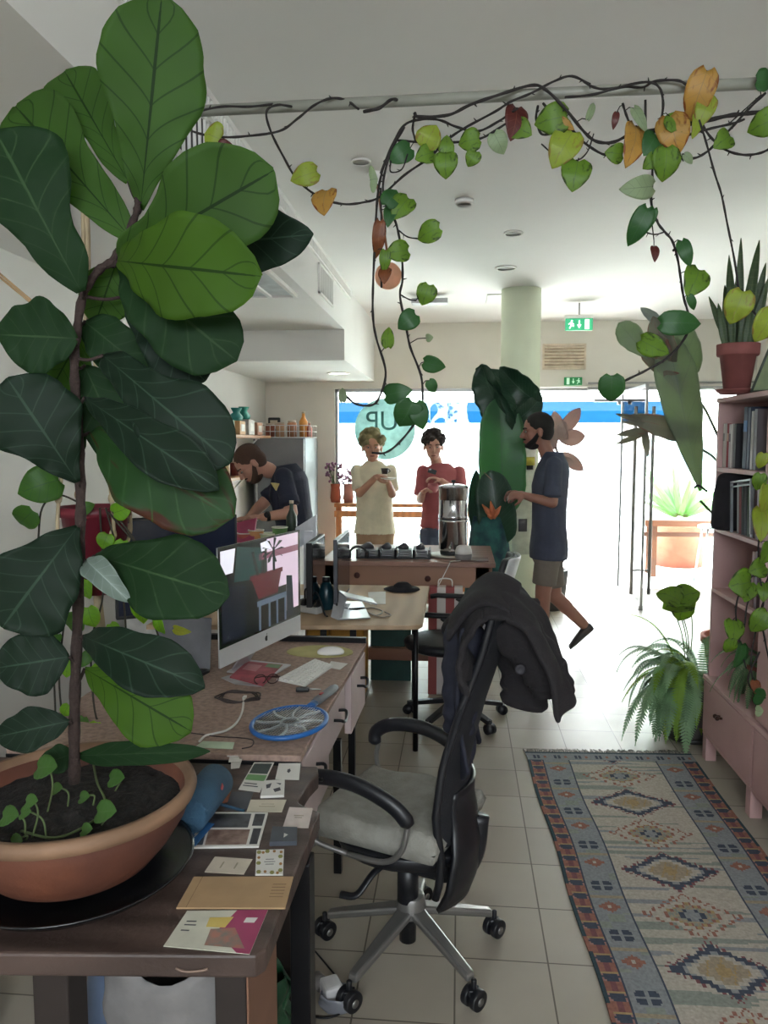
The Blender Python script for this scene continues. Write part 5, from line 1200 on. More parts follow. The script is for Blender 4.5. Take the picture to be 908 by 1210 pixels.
# wall shelves
WS = mat('shelf_wood', '#b98d68', .6, kind='woody', scale=3)
def wshelf(y0, y1, z, label):
    t = T('wall_shelf', label, 'shelf', (XL, (y0+y1)/2, z)); B(WS).bb(XL, XL+.30, y0, y1, z-.025, z).build('shelf_board', t, bevel=.002)
    for y in (y0+.3, y1-.3):
        b = B(WT); b.bb(XL, XL+.26, y-.012, y+.012, z-.035, z-.025); b.bb(XL, XL+.015, y-.012, y+.012, z-.28, z-.025); b.tube([(XL+.24, y, z-.03), (XL+.01, y, z-.26)], .008); b.build('bracket', t)
wshelf(5.2, 7.7, 1.66, 'upper wooden wall shelf in the kitchen, loaded with green boxes')
wshelf(5.0, 7.2, 1.30, 'lower wooden wall shelf in the kitchen, holding dark jars')
k = 0
for (y, w, h, c, l) in [(5.9, .28, .14, 'a9bda4', 'pale green box on the upper kitchen shelf, near end'), (6.35, .4, .12, '7fa58a', 'long green box on the upper kitchen shelf'), (6.35, .3, .2, None, None), (6.8, .18, .12, 'c79a6c', 'tan carton on the upper kitchen shelf'), (7.1, .2, .14, 'c9c4bb', 'white carton on the upper kitchen shelf'), (7.4, .2, .12, 'b98668', 'brown carton on the upper kitchen shelf, by the refrigerator')]:
    if c is None: continue
    t = T('food_box', l, 'box', (XL+.16, y, 1.662), 'boxes on the upper kitchen shelf'); B(mat('box_'+c, '#'+c, .6)).bb(XL+.05, XL+.27, y-w/2, y+w/2, 1.662, 1.662+h).build('box_body', t, bevel=.006)
    B(mat('box_label', '#dcd9cf', .6)).bb(XL+.27, XL+.272, y-w*.3, y+w*.3, 1.662+h*.25, 1.662+h*.75).build('label_patch', t)
for (y, c, l) in [(6.28, '3f8f5c', 'leafy green bundle on top of the long green box'), (6.95, '1f8f86', 'teal bag on the upper kitchen shelf, left one'), (7.2, '2a9a88', 'teal bag on the upper kitchen shelf, right one')]:
    z = 1.662+(.121 if y < 6.5 else .12 if y < 7 else .14)
    b = B(mat('bag_'+c, '#'+c, .5, var=.2)); b.loft([(V((XL+.16, y, z)), V((.06, 0, 0)), V((0, .08, 0))), (V((XL+.16, y, z+.04)), V((.07, 0, 0)), V((0, .09, 0))), (V((XL+.17, y, z+.08)), V((.03, 0, 0)), V((0, .04, 0))), (V((XL+.17, y, z+.12)), V((.05, 0, 0)), V((0, .07, 0)))], 12)
    tag(b.build('produce_bag'), l, 'bag')
t = T('kitchen_clock', 'small dark square clock standing behind the wire basket', 'clock', (-1.98, 8.4, 1.642))
B(BK).bb(-2.06, -1.93, 8.36, 8.40, 1.642, 1.86).build('clock_case', t, bevel=.01); B(mat('clock_face', '#c8b9a0', .5)).bb(-2.035, -1.955, 8.355, 8.36, 1.74, 1.83).build('clock_face', t)
for i, (y, r, h, c, w) in enumerate([(5.35, .04, .15, '5c2a24', 'nearest jar, dark red'), (5.55, .045, .13, '6e3226', 'second jar, brownish red'), (5.78, .04, .16, '4d2322', 'third jar, deep maroon'), (6.0, .045, .14, '7a3a2a', 'fourth jar, rust coloured'), (6.3, .04, .12, '552520', 'fifth jar, dark brown'), (6.55, .05, .2, 'b39a6a', 'tall ochre jar'), (6.85, .04, .13, '6a2c28', 'farthest jar, maroon')]):
    bottle('jar', XL+.17, y, 1.301, r, h, c, w+', on the lower kitchen shelf', 'jar', 'jars on the lower kitchen shelf')
# kitchen worktop
KW = mat('kitchen_white', '#cfccc8', .5); t = T('kitchen_counter', 'white kitchen worktop where the bending man works', 'counter', (-1.6, 4.95, 0))
B(mat('worktop', '#b9a48c', .4)).bb(-2.15, -1.02, 4.75, 5.35, .93, .96).build('worktop', t, bevel=.004)
B(KW).bb(-2.13, -1.06, 4.8, 5.3, .08, .93).build('cabinet', t)
for i in range(2):
    d = B(KW).bb(-2.12+i*.53, -2.12+i*.53+.51, 4.78, 4.8, .1, .91).build('door', t, bevel=.003); B(ST).cyl((-1.66+i*.53, 4.765, .7), (-1.66+i*.53, 4.765, .82), .006).build('handle', d)
t = T('pink_box', 'open magenta box held on the worktop by the bending man', 'box', (-1.6, 5.0, .96))
mg = mat('magenta_box', '#a03a5c', .5); b = B(mg); b.prism([aY(253, 652, 4.85), aY(300, 640, 4.85), aY(303, 612, 5.0), aY(262, 622, 5.0)], (0, .03, 0)); b.build('box_front', t, bevel=.003)
b = B(mat('magenta_dark', '#7a2146', .5)); b.prism([aY(250, 655, 4.86), aY(265, 650, 4.84), aY(268, 618, 4.98), aY(252, 628, 5.0)], (-.02, .02, 0)); b.build('box_side', t)
KY = 5.05
for (px, w, h, c, l) in [(303, .1, .07, 'c98f5a', 'small orange food tub on the kitchen worktop'), (318, .12, .05, 'b8c4a0', 'pale green food tub on the kitchen worktop'), (331, .1, .09, '5f8a4e', 'green food tub beside the dark bottle'), (290, .1, .05, 'b5574a', 'red food tub on the kitchen worktop')]:
    q = aY(px, 645, KY-.12); t = T('food_tub', l, 'tub', (q.x, KY-.12, .96), 'food tubs on the kitchen worktop')
    B(mat('tub_'+c, '#'+c, .5)).lathe([(0, 0), (w*.4, 0), (w*.5, h), (w*.46, h), (w*.42, h*.8), (0, h*.8)], (q.x, KY-.12, .961), 20).build('tub', t)
    B(mat('tub_rim', '#e0dcd2', .4)).lathe([(w*.46, h), (w*.53, h), (w*.53, h+.006), (w*.46, h+.006)], (q.x, KY-.12, .961), 20).build('rim', t)
bq = aY(345, 630, 5.0); bottle('bottle', bq.x, 5.0, .961, .035, .26, '26382c', 'dark green bottle on the worktop in front of the bending man', 'bottle', None)
sheet('chopping_board', 'pale chopping board on the kitchen worktop', 'board', [(300, 640), (335, 640), (338, 634), (306, 634)], .963, mat('board_pale', '#cdb598', .6), h=.012)
# ================================================================ PEOPLE
def capsule(b, p, q, r0, r1, n=16):
    p = V(p); q = V(q); d = (q-p)
    L_ = d.length; d.normalize(); pts = []; rs = []
    for k in range(5): a = -PI/2+PI/2*k/4; pts.append(p+d*(r0*math.sin(a))); rs.append(max(.001, r0*math.cos(a)))
    for k in range(5): a = PI/2*k/4; pts.append(q+d*(r1*math.sin(a))); rs.append(max(.001, r1*math.cos(a)))
    b.tube(pts, rs, n=n)
def limb(b, pts, rs):
    for (p, q), (r0, r1) in zip(zip(pts, pts[1:]), zip(rs, rs[1:])): capsule(b, p, q, r0, r1)
def hand(b, w, d, nrm, s=1.0, curl=.9, side=1):
    # w wrist, d finger direction, nrm palm normal, side: thumb side sign
    w = V(w); d = V(d).normalized(); n = V(nrm); n = (n-d*n.dot(d)).normalized(); a = d.cross(n)*side
    pc = w+d*.05*s; R = Matrix((a, d, n)).transposed()
    b.ell(pc, (.040*s, .052*s, .018*s), R)
    for i, (off, L_) in enumerate(((-.030, .060), (-.010, .075), (.011, .080), (.031, .072))):
        p0 = w+d*.085*s+a*off*s; ang = 0; rr = .0095*s
        for j, f in enumerate((.45, .32, .25)):
            ang += curl*(.6 if j == 0 else .9); dd = d*math.cos(ang)+n*math.sin(ang); p1 = p0+dd*(L_*f*s); capsule(b, p0, p1, rr, rr*.92, 10); p0 = p1; rr *= .93
    p0 = w+d*.03*s+a*.032*s; d1 = (d*.55+a*.75+n*.4).normalized(); p1 = p0+d1*.035*s; d2 = (d*.75+a*.1+n*.7).normalized(); p2 = p1+d2*.032*s
    capsule(b, p0, p1, .013*s, .011*s, 10); capsule(b, p1, p2, .0105*s, .009*s, 10)
def head(name_parent, c, fwd, up, skin, hairm, hair='short', beard=None, s=1.0, b=None):
    f = V(fwd).normalized(); u = V(up); u = (u-f*u.dot(f)).normalized(); r = f.cross(u)
    R = Matrix((r, f, u)).transposed(); c = V(c)
    def P(x, y, z): return c+r*(x*s)+f*(y*s)+u*(z*s)
    b.ell(P(0, -.012, .03), (.074*s, .094*s, .088*s), R); b.ell(P(0, .018, -.035), (.058*s, .066*s, .072*s), R); b.ell(P(0, .035, -.085), (.034*s, .036*s, .026*s), R)
    capsule(b, P(0, .082, .012), P(0, .100, -.022), .008*s, .014*s, 10)
    for x in (-1, 1):
        b.ell(P(x*.076, -.012, -.01), (.009*s, .019*s, .032*s), R); b.ell(P(x*.032, .064, .025), (.022*s, .016*s, .010*s), R); b.ell(P(x*.04, .052, -.02), (.024*s, .022*s, .022*s), R)
    b.ell(P(0, .078, -.055), (.024*s, .012*s, .006*s), R); b.ell(P(0, .076, -.066), (.021*s, .012*s, .007*s), R)
    return P, R
def face_parts(parent, P, R, hairm, hair, beard, s=1.0):
    e = B(mat('eye_white', '#8f8780', .4)); 
    for x in (-1, 1): e.ell(P(x*.031, .0755, .006), .0072*s, n=10, m=8)
    e.use(mat('iris', '#2a1c16', .3))
    for x in (-1, 1): e.ell(P(x*.031, .0825, .006), .0045*s, n=8, m=6)
    e.build('eyes', parent)
    m = B(mat('lips', '#8f5248', .6)); m.ell(P(0, .0875, -.0605), (.021*s, .005*s, .006*s), R); m.build('mouth', parent)
    br = B(hairm)
    for x in (-1, 1): br.tube([P(x*.015, .082, .024), P(x*.032, .08, .031), P(x*.05, .068, .026)], .0035*s, n=6)
    br.build('eyebrows', parent)
    h = B(hairm); rr = random.Random(5)
    if hair == 'short':
        h.ell(P(0, -.022, .040), (.079*s, .096*s, .088*s), R, 24, 16)
        h.ell(P(0, -.05, .0), (.074*s, .064*s, .075*s), R, 20, 12)
    else:
        h.ell(P(0, -.028, .045), (.088*s, .102*s, .088*s), R)
        k = 90 if hair == 'curly' else 60
        for i in range(k):
            a = rr.uniform(0, 2*PI); ph = rr.uniform(-.25, PI/2); q = P(.090*math.cos(a)*math.cos(ph), -.03+.10*math.sin(a)*math.cos(ph), .05+.088*math.sin(ph))
            if (q-P(0, .10, -.03)).length < .085*s: continue
            if hair == 'mop': h.ell(q, (rr.uniform(.022, .034)*s,)*3, n=8, m=6)
            else: h.ell(q, (rr.uniform(.015, .024)*s,)*3, n=8, m=6)
    h.build('hair', parent, remesh=.006, smooth_it=2)
    if beard:
        bm_ = B(hairm); bm_.ell(P(0, .03, -.082), (.048*s, .05*s, .034*s), R)
        for x in (-1, 1): limb(bm_, [P(x*.066, .0, -.015), P(x*.056, .028, -.055), P(x*.03, .062, -.085)], [.012*s, .018*s, .02*s])
        limb(bm_, [P(-.022, .08, -.045), P(0, .088, -.042), P(.022, .08, -.045)], [.006*s, .007*s, .006*s])
        bm_.build('beard', parent, remesh=.006, smooth_it=2)
def person(label, J, cl, o):
    """J joints in metres; cl colours; o options"""
    t = T('person', label, 'person', J['root']); s = o.get('s', 1.0)
    skin = mat('skin_'+cl['skin'], '#'+cl['skin'], .55, var=.04)
    b = B(skin); f = V(o['face']); up = V(o.get('up', (0, 0, 1)))
    hs = o.get('hs', 1.12)*s; P, R = head(t, J['head'], f, up, skin, None, s=hs, b=b)
    limb(b, [P(0, -.03, -.04), J['neck']], [.05*s, .055*s])
    chest = (V(J['shL'])+V(J['shR']))/2; ax = (V(J['shL'])-V(J['shR'])); ax.normalize()
    hip = (V(J['hipL'])+V(J['hipR']))/2; spine = (chest-hip).normalized(); fw = spine.cross(ax).normalized()
    if fw.dot(V(o.get('chestf', o['face']))) < 0: fw = -fw
    sw = (V(J['shL'])-V(J['shR'])).length/2
    Hh = (chest-hip).length
    def torso(bb, k, lo=-.12, flare=0):
        secs = []
        for tt, wx, wy, fo in ((lo, .17, .12, 0), (0, .172, .125, 0), (.25, .155, .112, .005), (.5, .155, .112, .01), (.75, .172, .12, .012), (.92, .172, .112, .0), (1.02, .15, .095, -.004), (1.09, .105, .075, -.002), (1.15, .068, .06, 0)):
            k2 = k*(1+flare*max(0, .6-tt))
            secs.append((hip+(chest-hip)*tt+fw*fo, ax*(wx*s*k2*min(1.0, sw/.165) if tt > .7 else wx*s*k2), fw*(wy*s*k2)))
        bb.loft(secs, 28)
    torso(b, .9)
    for S in 'LR':
        limb(b, [J['sh'+S], J['el'+S], J['wr'+S]], [.052*s, .040*s, .027*s])
        v = V(J['wr'+S])-V(J['el'+S]); hd = V(o.get('hand'+S, v)); hn = V(o.get('palm'+S, (0, 0, -1)))
        hand(b, J['wr'+S], hd, hn, s, o.get('curl', .8), 1 if S == 'L' else -1)
        limb(b, [J['hip'+S], J['kn'+S], J['an'+S]], [.085*s, .058*s, .040*s])
        capsule(b, V(J['kn'+S])*.65+V(J['an'+S])*.35, V(J['kn'+S])*.4+V(J['an'+S])*.6, .056*s, .045*s)
    b.build('body', t, remesh=.0075, smooth_it=3)
    face_parts(t, P, R, mat('hair_'+cl['hair'], '#'+cl['hair'], .85, bump=.5, bscale=200), o['hair'], o.get('beard'), hs)
    # shirt
    sm = mat('shirt_'+cl['shirt'], '#'+cl['shirt'], .9, var=.08, scale=9, bump=.35, bscale=18)
    b = B(sm); torso(b, 1.12, o.get('hem', -.1), o.get('flare', .12))
    for S in 'LR':
        a = V(J['sh'+S]); e = V(J['el'+S]); k = o.get('slv', .62); m = a+(e-a)*k
        capsule(b, a, m, .060*s, .062*s); b.tube([m-(e-a).normalized()*.02, m+(e-a).normalized()*.035], [.066*s, .068*s], n=20)
    b.build('t_shirt', t, remesh=.008, smooth_it=3)
    # shorts
    pm = mat('shorts_'+cl['shorts'], '#'+cl['shorts'], .9, var=.08, scale=9, bump=.3, bscale=20)
    b = B(pm); b.loft([(hip+spine*.10*s, ax*.158*s, fw*.118*s), (hip+spine*.04*s, ax*.168*s, fw*.128*s), (hip-spine*.06*s, ax*.172*s, fw*.13*s), (hip-spine*.12*s, ax*.12*s, fw*.10*s)], 26)
    for S in 'LR':
        a = V(J['hip'+S]); e = V(J['kn'+S]); k = o.get('leg', .85); m = a+(e-a)*k
        b.tube([a+(a-e)*.1, a, a+(e-a)*.4, m], [.06*s, .095*s, .092*s, .088*s], n=22)
    b.build(o.get('legname', 'shorts'), t, remesh=.009, smooth_it=2)
    # shoes
    for S in 'LR':
        b = B(mat('shoe_'+cl['shoe'], '#'+cl['shoe'], .6)); a = V(J['an'+S]); d = V(o.get('toe'+S, (0, -1, 0))).normalized(); dn = V(o.get('sole'+S, (0, 0, -1)))
        b.loft([(a-d*.05*s+dn*.055*s, d.cross(dn)*.03*s, dn*.025*s), (a-d*.03*s+dn*.045*s, d.cross(dn)*.036*s, dn*.038*s), (a+d*.05*s+dn*.045*s, d.cross(dn)*.04*s, dn*.036*s), (a+d*.13*s+dn*.055*s, d.cross(dn)*.045*s, dn*.026*s), (a+d*.19*s+dn*.062*s, d.cross(dn)*.03*s, dn*.015*s)], 18)
        b.build('shoe', t, remesh=.008, smooth_it=2)
    return t
# --- man in cream shirt
Y = 7.3; A = lambda px, py, dy=0: aY(px, py, Y+dy)
J = dict(root=(A(443, 720).x, Y, 0), head=A(440, 529, -.02), neck=A(441, 546), shR=A(422, 556), shL=A(462, 556), elR=A(425, 583, -.12), wrR=A(444, 564, -.27), elL=A(464, 584, -.10), wrL=A(459, 570, -.27),
         hipR=A(432, 631), hipL=A(455, 631))
for S, x in (('R', -.1), ('L', .1)):
    hx = J['hip'+S].x; J['kn'+S] = V((hx, Y-.02, .47)); J['an'+S] = V((hx, Y+.01, .09))
cream = person('man in a loose cream t-shirt by the window holding a small cup and saucer', J, dict(skin='b07f68', hair='7d7450', shirt='d8cdb4', shorts='a8876c', shoe='8c8478'),
    dict(face=(.12, -1, -.05), s=.97, hs=1.2, hair='mop', hem=.02, flare=.16, slv=.68, handR=(.6, -.5, .2), palmR=(.3, -.3, -.8), handL=(-.5, -.4, .1), palmL=(0, -.2, 1), curl=.7))
c = A(457, 560, -.34); t = T('coffee_cup', 'small dark cup held up by the man in the cream shirt', 'cup', c)
b = B(mat('cup_dark', '#2c2527', .4)); b.lathe([(0, 0), (.025, 0), (.036, .05), (.033, .05), (.022, .008), (0, .008)], c-V((.015, 0, .0)), 20); b.build('cup_body', t)
b = B(mat('cup_dark', '')); b.tube([c+V((.016+.016*math.sin(k*PI/8), 0, .012+.03*k/8)) for k in range(9)], .004, n=6); b.build('handle', t)
c2 = A(459, 564, -.34); tag(B(mat('saucer_white', '#ded9d0', .3)).lathe([(0, 0), (.04, 0), (.075, .014), (.075, .018), (.035, .006), (0, .006)], c2-V((.0, 0, .02)), 28).build('saucer'), 'white saucer in the left hand of the man in the cream shirt', 'saucer')
# --- man in pink shirt
Y = 7.35
J = dict(root=(A(521, 720).x, Y, 0), head=A(512.5, 528, -.02), neck=A(516, 546), shR=A(500, 557), shL=A(543, 558), elR=A(497, 590, -.08), wrR=A(500, 582, -.26), elL=A(545, 585, -.12), wrL=A(522, 568, -.30),
         hipR=A(508, 626), hipL=A(534, 626))
for S in 'RL':
    hx = J['hip'+S].x; J['kn'+S] = V((hx, Y-.02, .47)); J['an'+S] = V((hx+.01, Y+.01, .09))
person('man in a dusty pink t-shirt by the window holding a dark phone', J, dict(skin='b27f70', hair='2e211d', shirt='9c5055', shorts='4a5266', shoe='8c8478'),
    dict(face=(.05, -1, -.12), s=1.0, hair='curly', hem=.05, flare=.08, slv=.72, handL=(-.75, -.2, .25), palmL=(-.2, 0, -1), handR=(.3, -.4, .25), palmR=(.4, -.4, -.2), curl=.7))
c = A(511, 557, -.36); t = T('mobile_phone', 'small black phone held by the man in the pink shirt', 'phone', c)
b = B(BK); b.box(c, (.075, .012, .04), rot=Matrix.Rotation(.3, 3, 'Y')); b.build('phone_case', t, bevel=.003)
b = B(mat('phone_white', '#cfcbd0', .4)); b.box(c+V((-.018, -.007, .018)), (.02, .002, .012)); b.build('camera_bump', t)
c = A(512, 577, -.33); t = T('pink_glass', 'round pink glass held at the chest of the man in the pink shirt', 'glass', c)
b = B(mat('glass_pink', '#d7868e', .2, trans=.5)); b.lathe([(0, -.04), (.03, -.04), (.048, -.01), (.05, .02), (.042, .045), (.039, .045), (.044, .01), (0, -.03)], c, 24); b.build('bowl', t)
# --- walking man in slate shirt, right
Y = 5.75
J = dict(root=(A(640, 765).x, Y, 0), head=A(634.5, 510), neck=A(647, 538, .0), shL=A(655, 549, -.19), shR=A(652, 549, .17), elL=A(653, 594, -.24), wrL=A(622, 586, -.24), elR=A(645, 594, .22), wrR=A(616, 584, .14),
         hipL=A(649, 648, -.09), hipR=A(649, 648, .09), knL=A(642, 700, -.09), anL=A(640, 762, -.07), knR=A(655, 703, .1), anR=A(690, 738, .1))
J['anL'].z = .09
person('bearded man in a dark slate t-shirt and grey shorts walking to the left', J, dict(skin='8a5f50', hair='17120f', shirt='3d4253', shorts='6f675f', shoe='3a3634'),
    dict(face=(-1, -.05, -.10), chestf=(-1, 0, 0), s=.98, hair='short', beard=True, hem=-.12, flare=.05, slv=.72, handL=(-1, .1, .05), palmL=(0, .5, -.5), handR=(-1, -.1, .05), palmR=(0, -.5, -.5), curl=.8, leg=.82,
         toeL=(-1, 0, 0), toeR=(-.72, 0, -.69), soleR=(.55, 0, -.83)))
# --- bending man in navy shirt, left
Y = 5.55
J = dict(root=(A(350, 700).x, Y, 0), head=A(296, 549, -.12), neck=A(318, 556, -.04), shR=A(346, 561, .16), shL=A(335, 563, -.16), elL=A(345, 606, -.24), wrL=A(311, 611, -.34), elR=A(306, 600, .0), wrR=A(294, 612, -.16),
         hipL=A(352, 648, -.11), hipR=A(358, 648, .10))
for S in 'LR':
    h = J['hip'+S]; J['kn'+S] = V((h.x+.02, h.y, .48)); J['an'+S] = V((h.x+.06, h.y, .09))
t = person('man in a navy t-shirt with a small yellow emblem bending over the kitchen worktop', J, dict(skin='b38472', hair='4f372b', shirt='222538', shorts='262a38', shoe='2b2b30'),
    dict(face=(-.62, -.35, -.70), up=(-.6, -.2, .7), chestf=(-1, -.5, 0), s=1.07, hs=1.05, hair='short', beard=True, hem=-.08, flare=.02, slv=.66, handL=(-1, .05, 0), palmL=(0, .1, -1), handR=(-.8, -.1, -.15), palmR=(0, 0, -1), curl=.7, leg=.97, legname='trousers',
         toeL=(-1, -.2, 0), toeR=(-1, -.2, 0)))
w = V(J['wrL']); d = (V(J['wrL'])-V(J['elL'])).normalized(); b = B(BK); b.tube([w-d*.045, w-d*.02], [.035, .035], n=18); b.ell(w-d*.032+V((0, -.03, .012)), (.02, .012, .02)); b.build('wrist_watch', t)
q = A(325, 574, -.235); lg = B(mat('emblem_gold', '#bda768', .6))
lg.prism([q+V((-.03, .0, .02)), q+V((.035, 0, .016)), q+V((.006, 0, -.035))], (0, .03, 0)); lg.build('shirt_emblem', t)
# ================================================================ BIG FIDDLE LEAF FIG IN BOWL POT
PX, PY = aZ(86, 942, .90).x, aZ(86, 942, .90).y
TCB = mat('terracotta_bowl', '#74432e', .7, var=.3, scale=5, col2='#533026', bump=.2, bscale=30)
RIM = mat('terracotta_rim', '#876850', .7, var=.15, scale=8)
t = fig = T('fiddle_leaf_fig', 'large fiddle leaf fig in a wide terracotta bowl at the left of the dark table', 'plant', (PX, PY, .76))
RP = .235
B(TCB).lathe([(0, 0), (RP*.58, 0), (RP*.66, .012), (RP*.80, .05), (RP*.92, .095), (RP*.975, .135), (RP*.97, .14), (RP*.9, .145), (RP*.86, .09), (0, .02)], (PX, PY, .765), 64).build('pot', t)
B(RIM).lathe([(RP*.955, .128), (RP*1.0, .132), (RP*1.02, .145), (RP*1.0, .158), (RP*.94, .158), (RP*.91, .14), (RP*.90, .12)], (PX, PY, .765), 64).build('pot_rim', t)
so = B(mat('wet_soil', '#1d1713', .95, bump=1, bscale=60, var=.4, scale=60)); so.grid(lambda u, v: V((PX+RP*.91*v*math.cos(2*PI*u), PY+RP*.91*v*math.sin(2*PI*u), .765+.118+.012*noise.noise(V((v*6*math.cos(2*PI*u), v*6*math.sin(2*PI*u), 0)))+.012*(1-v))), 48, 16); so.build('soil', t)
tag(B(mat('black_saucer', '#17181c', .25)).lathe([(0, .0), (.15, 0), (.205, .012), (.228, .030), (.232, .036), (.224, .034), (.20, .018), (0, .012)], (PX+.0, PY, .741), 56).build('plant_saucer'), 'wide glossy black saucer under the terracotta bowl', 'saucer')
TY = PY
def F(px, py, dy=0): return aY(px, py, TY+dy)
BARK = mat('fig_bark', '#33241f', .85, bump=.6, bscale=120)
tp = [F(88, 925), F(88, 850), F(90, 780), F(93, 700), F(95, 620), F(95, 560), F(92, 500), F(88, 440), F(90, 400), F(98, 350), (F(116, 320)), F(133, 308), F(146, 285), F(160, 255), F(163, 238)]
sp = spline(tp, 5); n = len(sp)
B(BARK).tube(sp, [.011-.005*i/n+.0012*math.sin(i*1.9) for i in range(n)], n=12).build('trunk', t)
FL1 = leafmat('fig_leaf', '#3d5a26', '#1f3616', '#74a52c', .42, nv=6.2, rough=.6, spec=.2)  # veins painted dark so the upper leaves look backlit
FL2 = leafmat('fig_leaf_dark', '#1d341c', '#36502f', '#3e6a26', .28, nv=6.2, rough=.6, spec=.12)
FL3 = leafmat('fig_leaf_deep', '#17261a', '#2f4634', '#2a5030', .2, nv=6.2, rough=.55, spec=.15)  # shade on the lower leaves put into a near-black green
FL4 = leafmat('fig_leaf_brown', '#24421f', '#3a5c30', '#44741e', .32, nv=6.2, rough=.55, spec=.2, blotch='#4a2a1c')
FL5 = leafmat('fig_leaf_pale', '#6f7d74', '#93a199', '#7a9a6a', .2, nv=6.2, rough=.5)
FL6 = leafmat('fig_leaf_bright', '#44631d', '#223c12', '#84b428', .46, nv=6.2, rough=.6, spec=.2)  # dark veins again stand in for light from behind
def fl(m, bx, by, tx, ty, w, d0=0, d1=0, prof='fiddle', bend=.08, fold=.14, wave=.06, roll=0, seed=1, stem=True):
    b0 = F(bx, by, d0); b1 = F(tx, ty, d1); w_ = w/930*(TY+(d0+d1)/2)*1.04
    leaf(m, fig, b0, b1, w_, prof, bend, fold, wave, roll=roll, nu=14, nv=26, seed=seed, wf=4, lobe=.085)
    if stem:
        best = min(sp, key=lambda q: (q-b0).length + (.03 if q.z > b0.z else 0))
        if (best-b0).length > .008: B(BARK).tube(spline([best, (best+b0)/2+V((0, 0, -.006)), b0]), .0032, n=7).build('leaf_stalk', fig)
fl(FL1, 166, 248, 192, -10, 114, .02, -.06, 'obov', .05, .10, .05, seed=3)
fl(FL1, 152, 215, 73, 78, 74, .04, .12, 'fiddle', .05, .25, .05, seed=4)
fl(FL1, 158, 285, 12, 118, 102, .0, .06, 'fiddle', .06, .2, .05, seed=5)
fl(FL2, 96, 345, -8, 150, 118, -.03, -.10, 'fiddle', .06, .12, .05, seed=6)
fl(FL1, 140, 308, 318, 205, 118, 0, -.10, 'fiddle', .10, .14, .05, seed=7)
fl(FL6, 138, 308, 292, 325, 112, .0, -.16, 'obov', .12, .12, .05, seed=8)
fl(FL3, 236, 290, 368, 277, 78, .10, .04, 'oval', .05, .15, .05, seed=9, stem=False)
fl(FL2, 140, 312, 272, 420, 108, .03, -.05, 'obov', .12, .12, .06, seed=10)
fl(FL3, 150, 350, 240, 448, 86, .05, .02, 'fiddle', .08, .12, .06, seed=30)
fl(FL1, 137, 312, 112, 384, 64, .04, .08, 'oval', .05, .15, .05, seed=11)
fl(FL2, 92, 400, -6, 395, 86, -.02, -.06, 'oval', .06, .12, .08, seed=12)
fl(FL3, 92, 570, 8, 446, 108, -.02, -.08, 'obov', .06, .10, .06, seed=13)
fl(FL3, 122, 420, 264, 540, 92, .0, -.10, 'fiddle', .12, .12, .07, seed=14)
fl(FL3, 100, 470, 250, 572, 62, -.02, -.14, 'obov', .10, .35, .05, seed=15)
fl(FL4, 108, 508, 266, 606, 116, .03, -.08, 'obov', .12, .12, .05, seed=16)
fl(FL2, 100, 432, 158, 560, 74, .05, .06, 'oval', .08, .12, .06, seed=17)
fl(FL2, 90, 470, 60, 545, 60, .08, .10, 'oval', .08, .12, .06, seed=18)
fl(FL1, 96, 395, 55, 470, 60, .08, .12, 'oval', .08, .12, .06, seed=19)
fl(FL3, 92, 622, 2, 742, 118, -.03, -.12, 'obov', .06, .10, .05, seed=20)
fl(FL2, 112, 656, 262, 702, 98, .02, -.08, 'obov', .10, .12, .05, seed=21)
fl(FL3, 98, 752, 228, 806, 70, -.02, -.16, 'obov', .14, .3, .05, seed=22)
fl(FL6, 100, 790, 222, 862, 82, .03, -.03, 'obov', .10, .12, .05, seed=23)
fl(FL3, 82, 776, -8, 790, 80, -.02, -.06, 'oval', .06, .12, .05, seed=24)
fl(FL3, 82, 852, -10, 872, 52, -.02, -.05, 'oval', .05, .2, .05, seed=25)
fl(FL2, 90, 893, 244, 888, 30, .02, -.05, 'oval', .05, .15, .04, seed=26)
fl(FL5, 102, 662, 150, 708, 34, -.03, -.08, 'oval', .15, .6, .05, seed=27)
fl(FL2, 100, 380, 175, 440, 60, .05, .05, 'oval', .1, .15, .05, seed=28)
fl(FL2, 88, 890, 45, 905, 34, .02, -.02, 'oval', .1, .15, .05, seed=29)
# bamboo stake / cord tied to trunk
tk = T('bamboo_stakes', 'pair of thin bamboo stakes slanting in from the left towards the fig trunk', 'stakes', F(5, 322))
for d in (0, 5): B(mat('bamboo', '#9a7d5c', .6)).tube([F(-30, 298+d, -.02), F(90, 400+d*.3, .012)], .0022, n=7).build('stake', tk)
# little peperomia-like seedlings in the bowl
GS = leafmat('seedling', '#3d6128', '#5d8240', '#6fa02c', .35, nv=4)
GST = mat('seedling_stem', '#55663a', .7)
sd = T('trailing_seedling', 'small round leaved creeper growing on the soil of the terracotta bowl', 'plant', aZ(60, 975, .885))
for (x, y, r, sx, sy) in [(15, 962, 12, 30, 988), (33, 958, 8, 55, 990), (58, 905, 15, 55, 965), (40, 945, 9, 38, 990), (140, 918, 12, 136, 935), (102, 940, 8, 110, 952), (128, 957, 14, 120, 975), (105, 978, 8, 95, 985), (70, 930, 8, 80, 955), (22, 992, 9, 30, 995)]:
    b0 = aZ(sx, sy, .888); c0 = aY(x, y, b0.y+.0); dd = V((r/930*1.5, 0, 0))
    B(GST).tube(spline([b0, (b0+c0)/2+V((.01, 0, .01)), c0]), .0018, n=6).build('stem', sd)
    leaf(GS, sd, c0-V((r*.0014, .004, .004)), c0+V((r*.0014, -.01, .004)), r*.0032, 'heart', .05, .15, .03, face=(0, -.7, .7), seed=x)
B(GST).tube(spline([aZ(x, y, .888+.006) for x, y in ((25, 982), (60, 990), (90, 982), (120, 962), (124, 945), (115, 925), (110, 900))]), .0024, n=7).build('stem', sd)

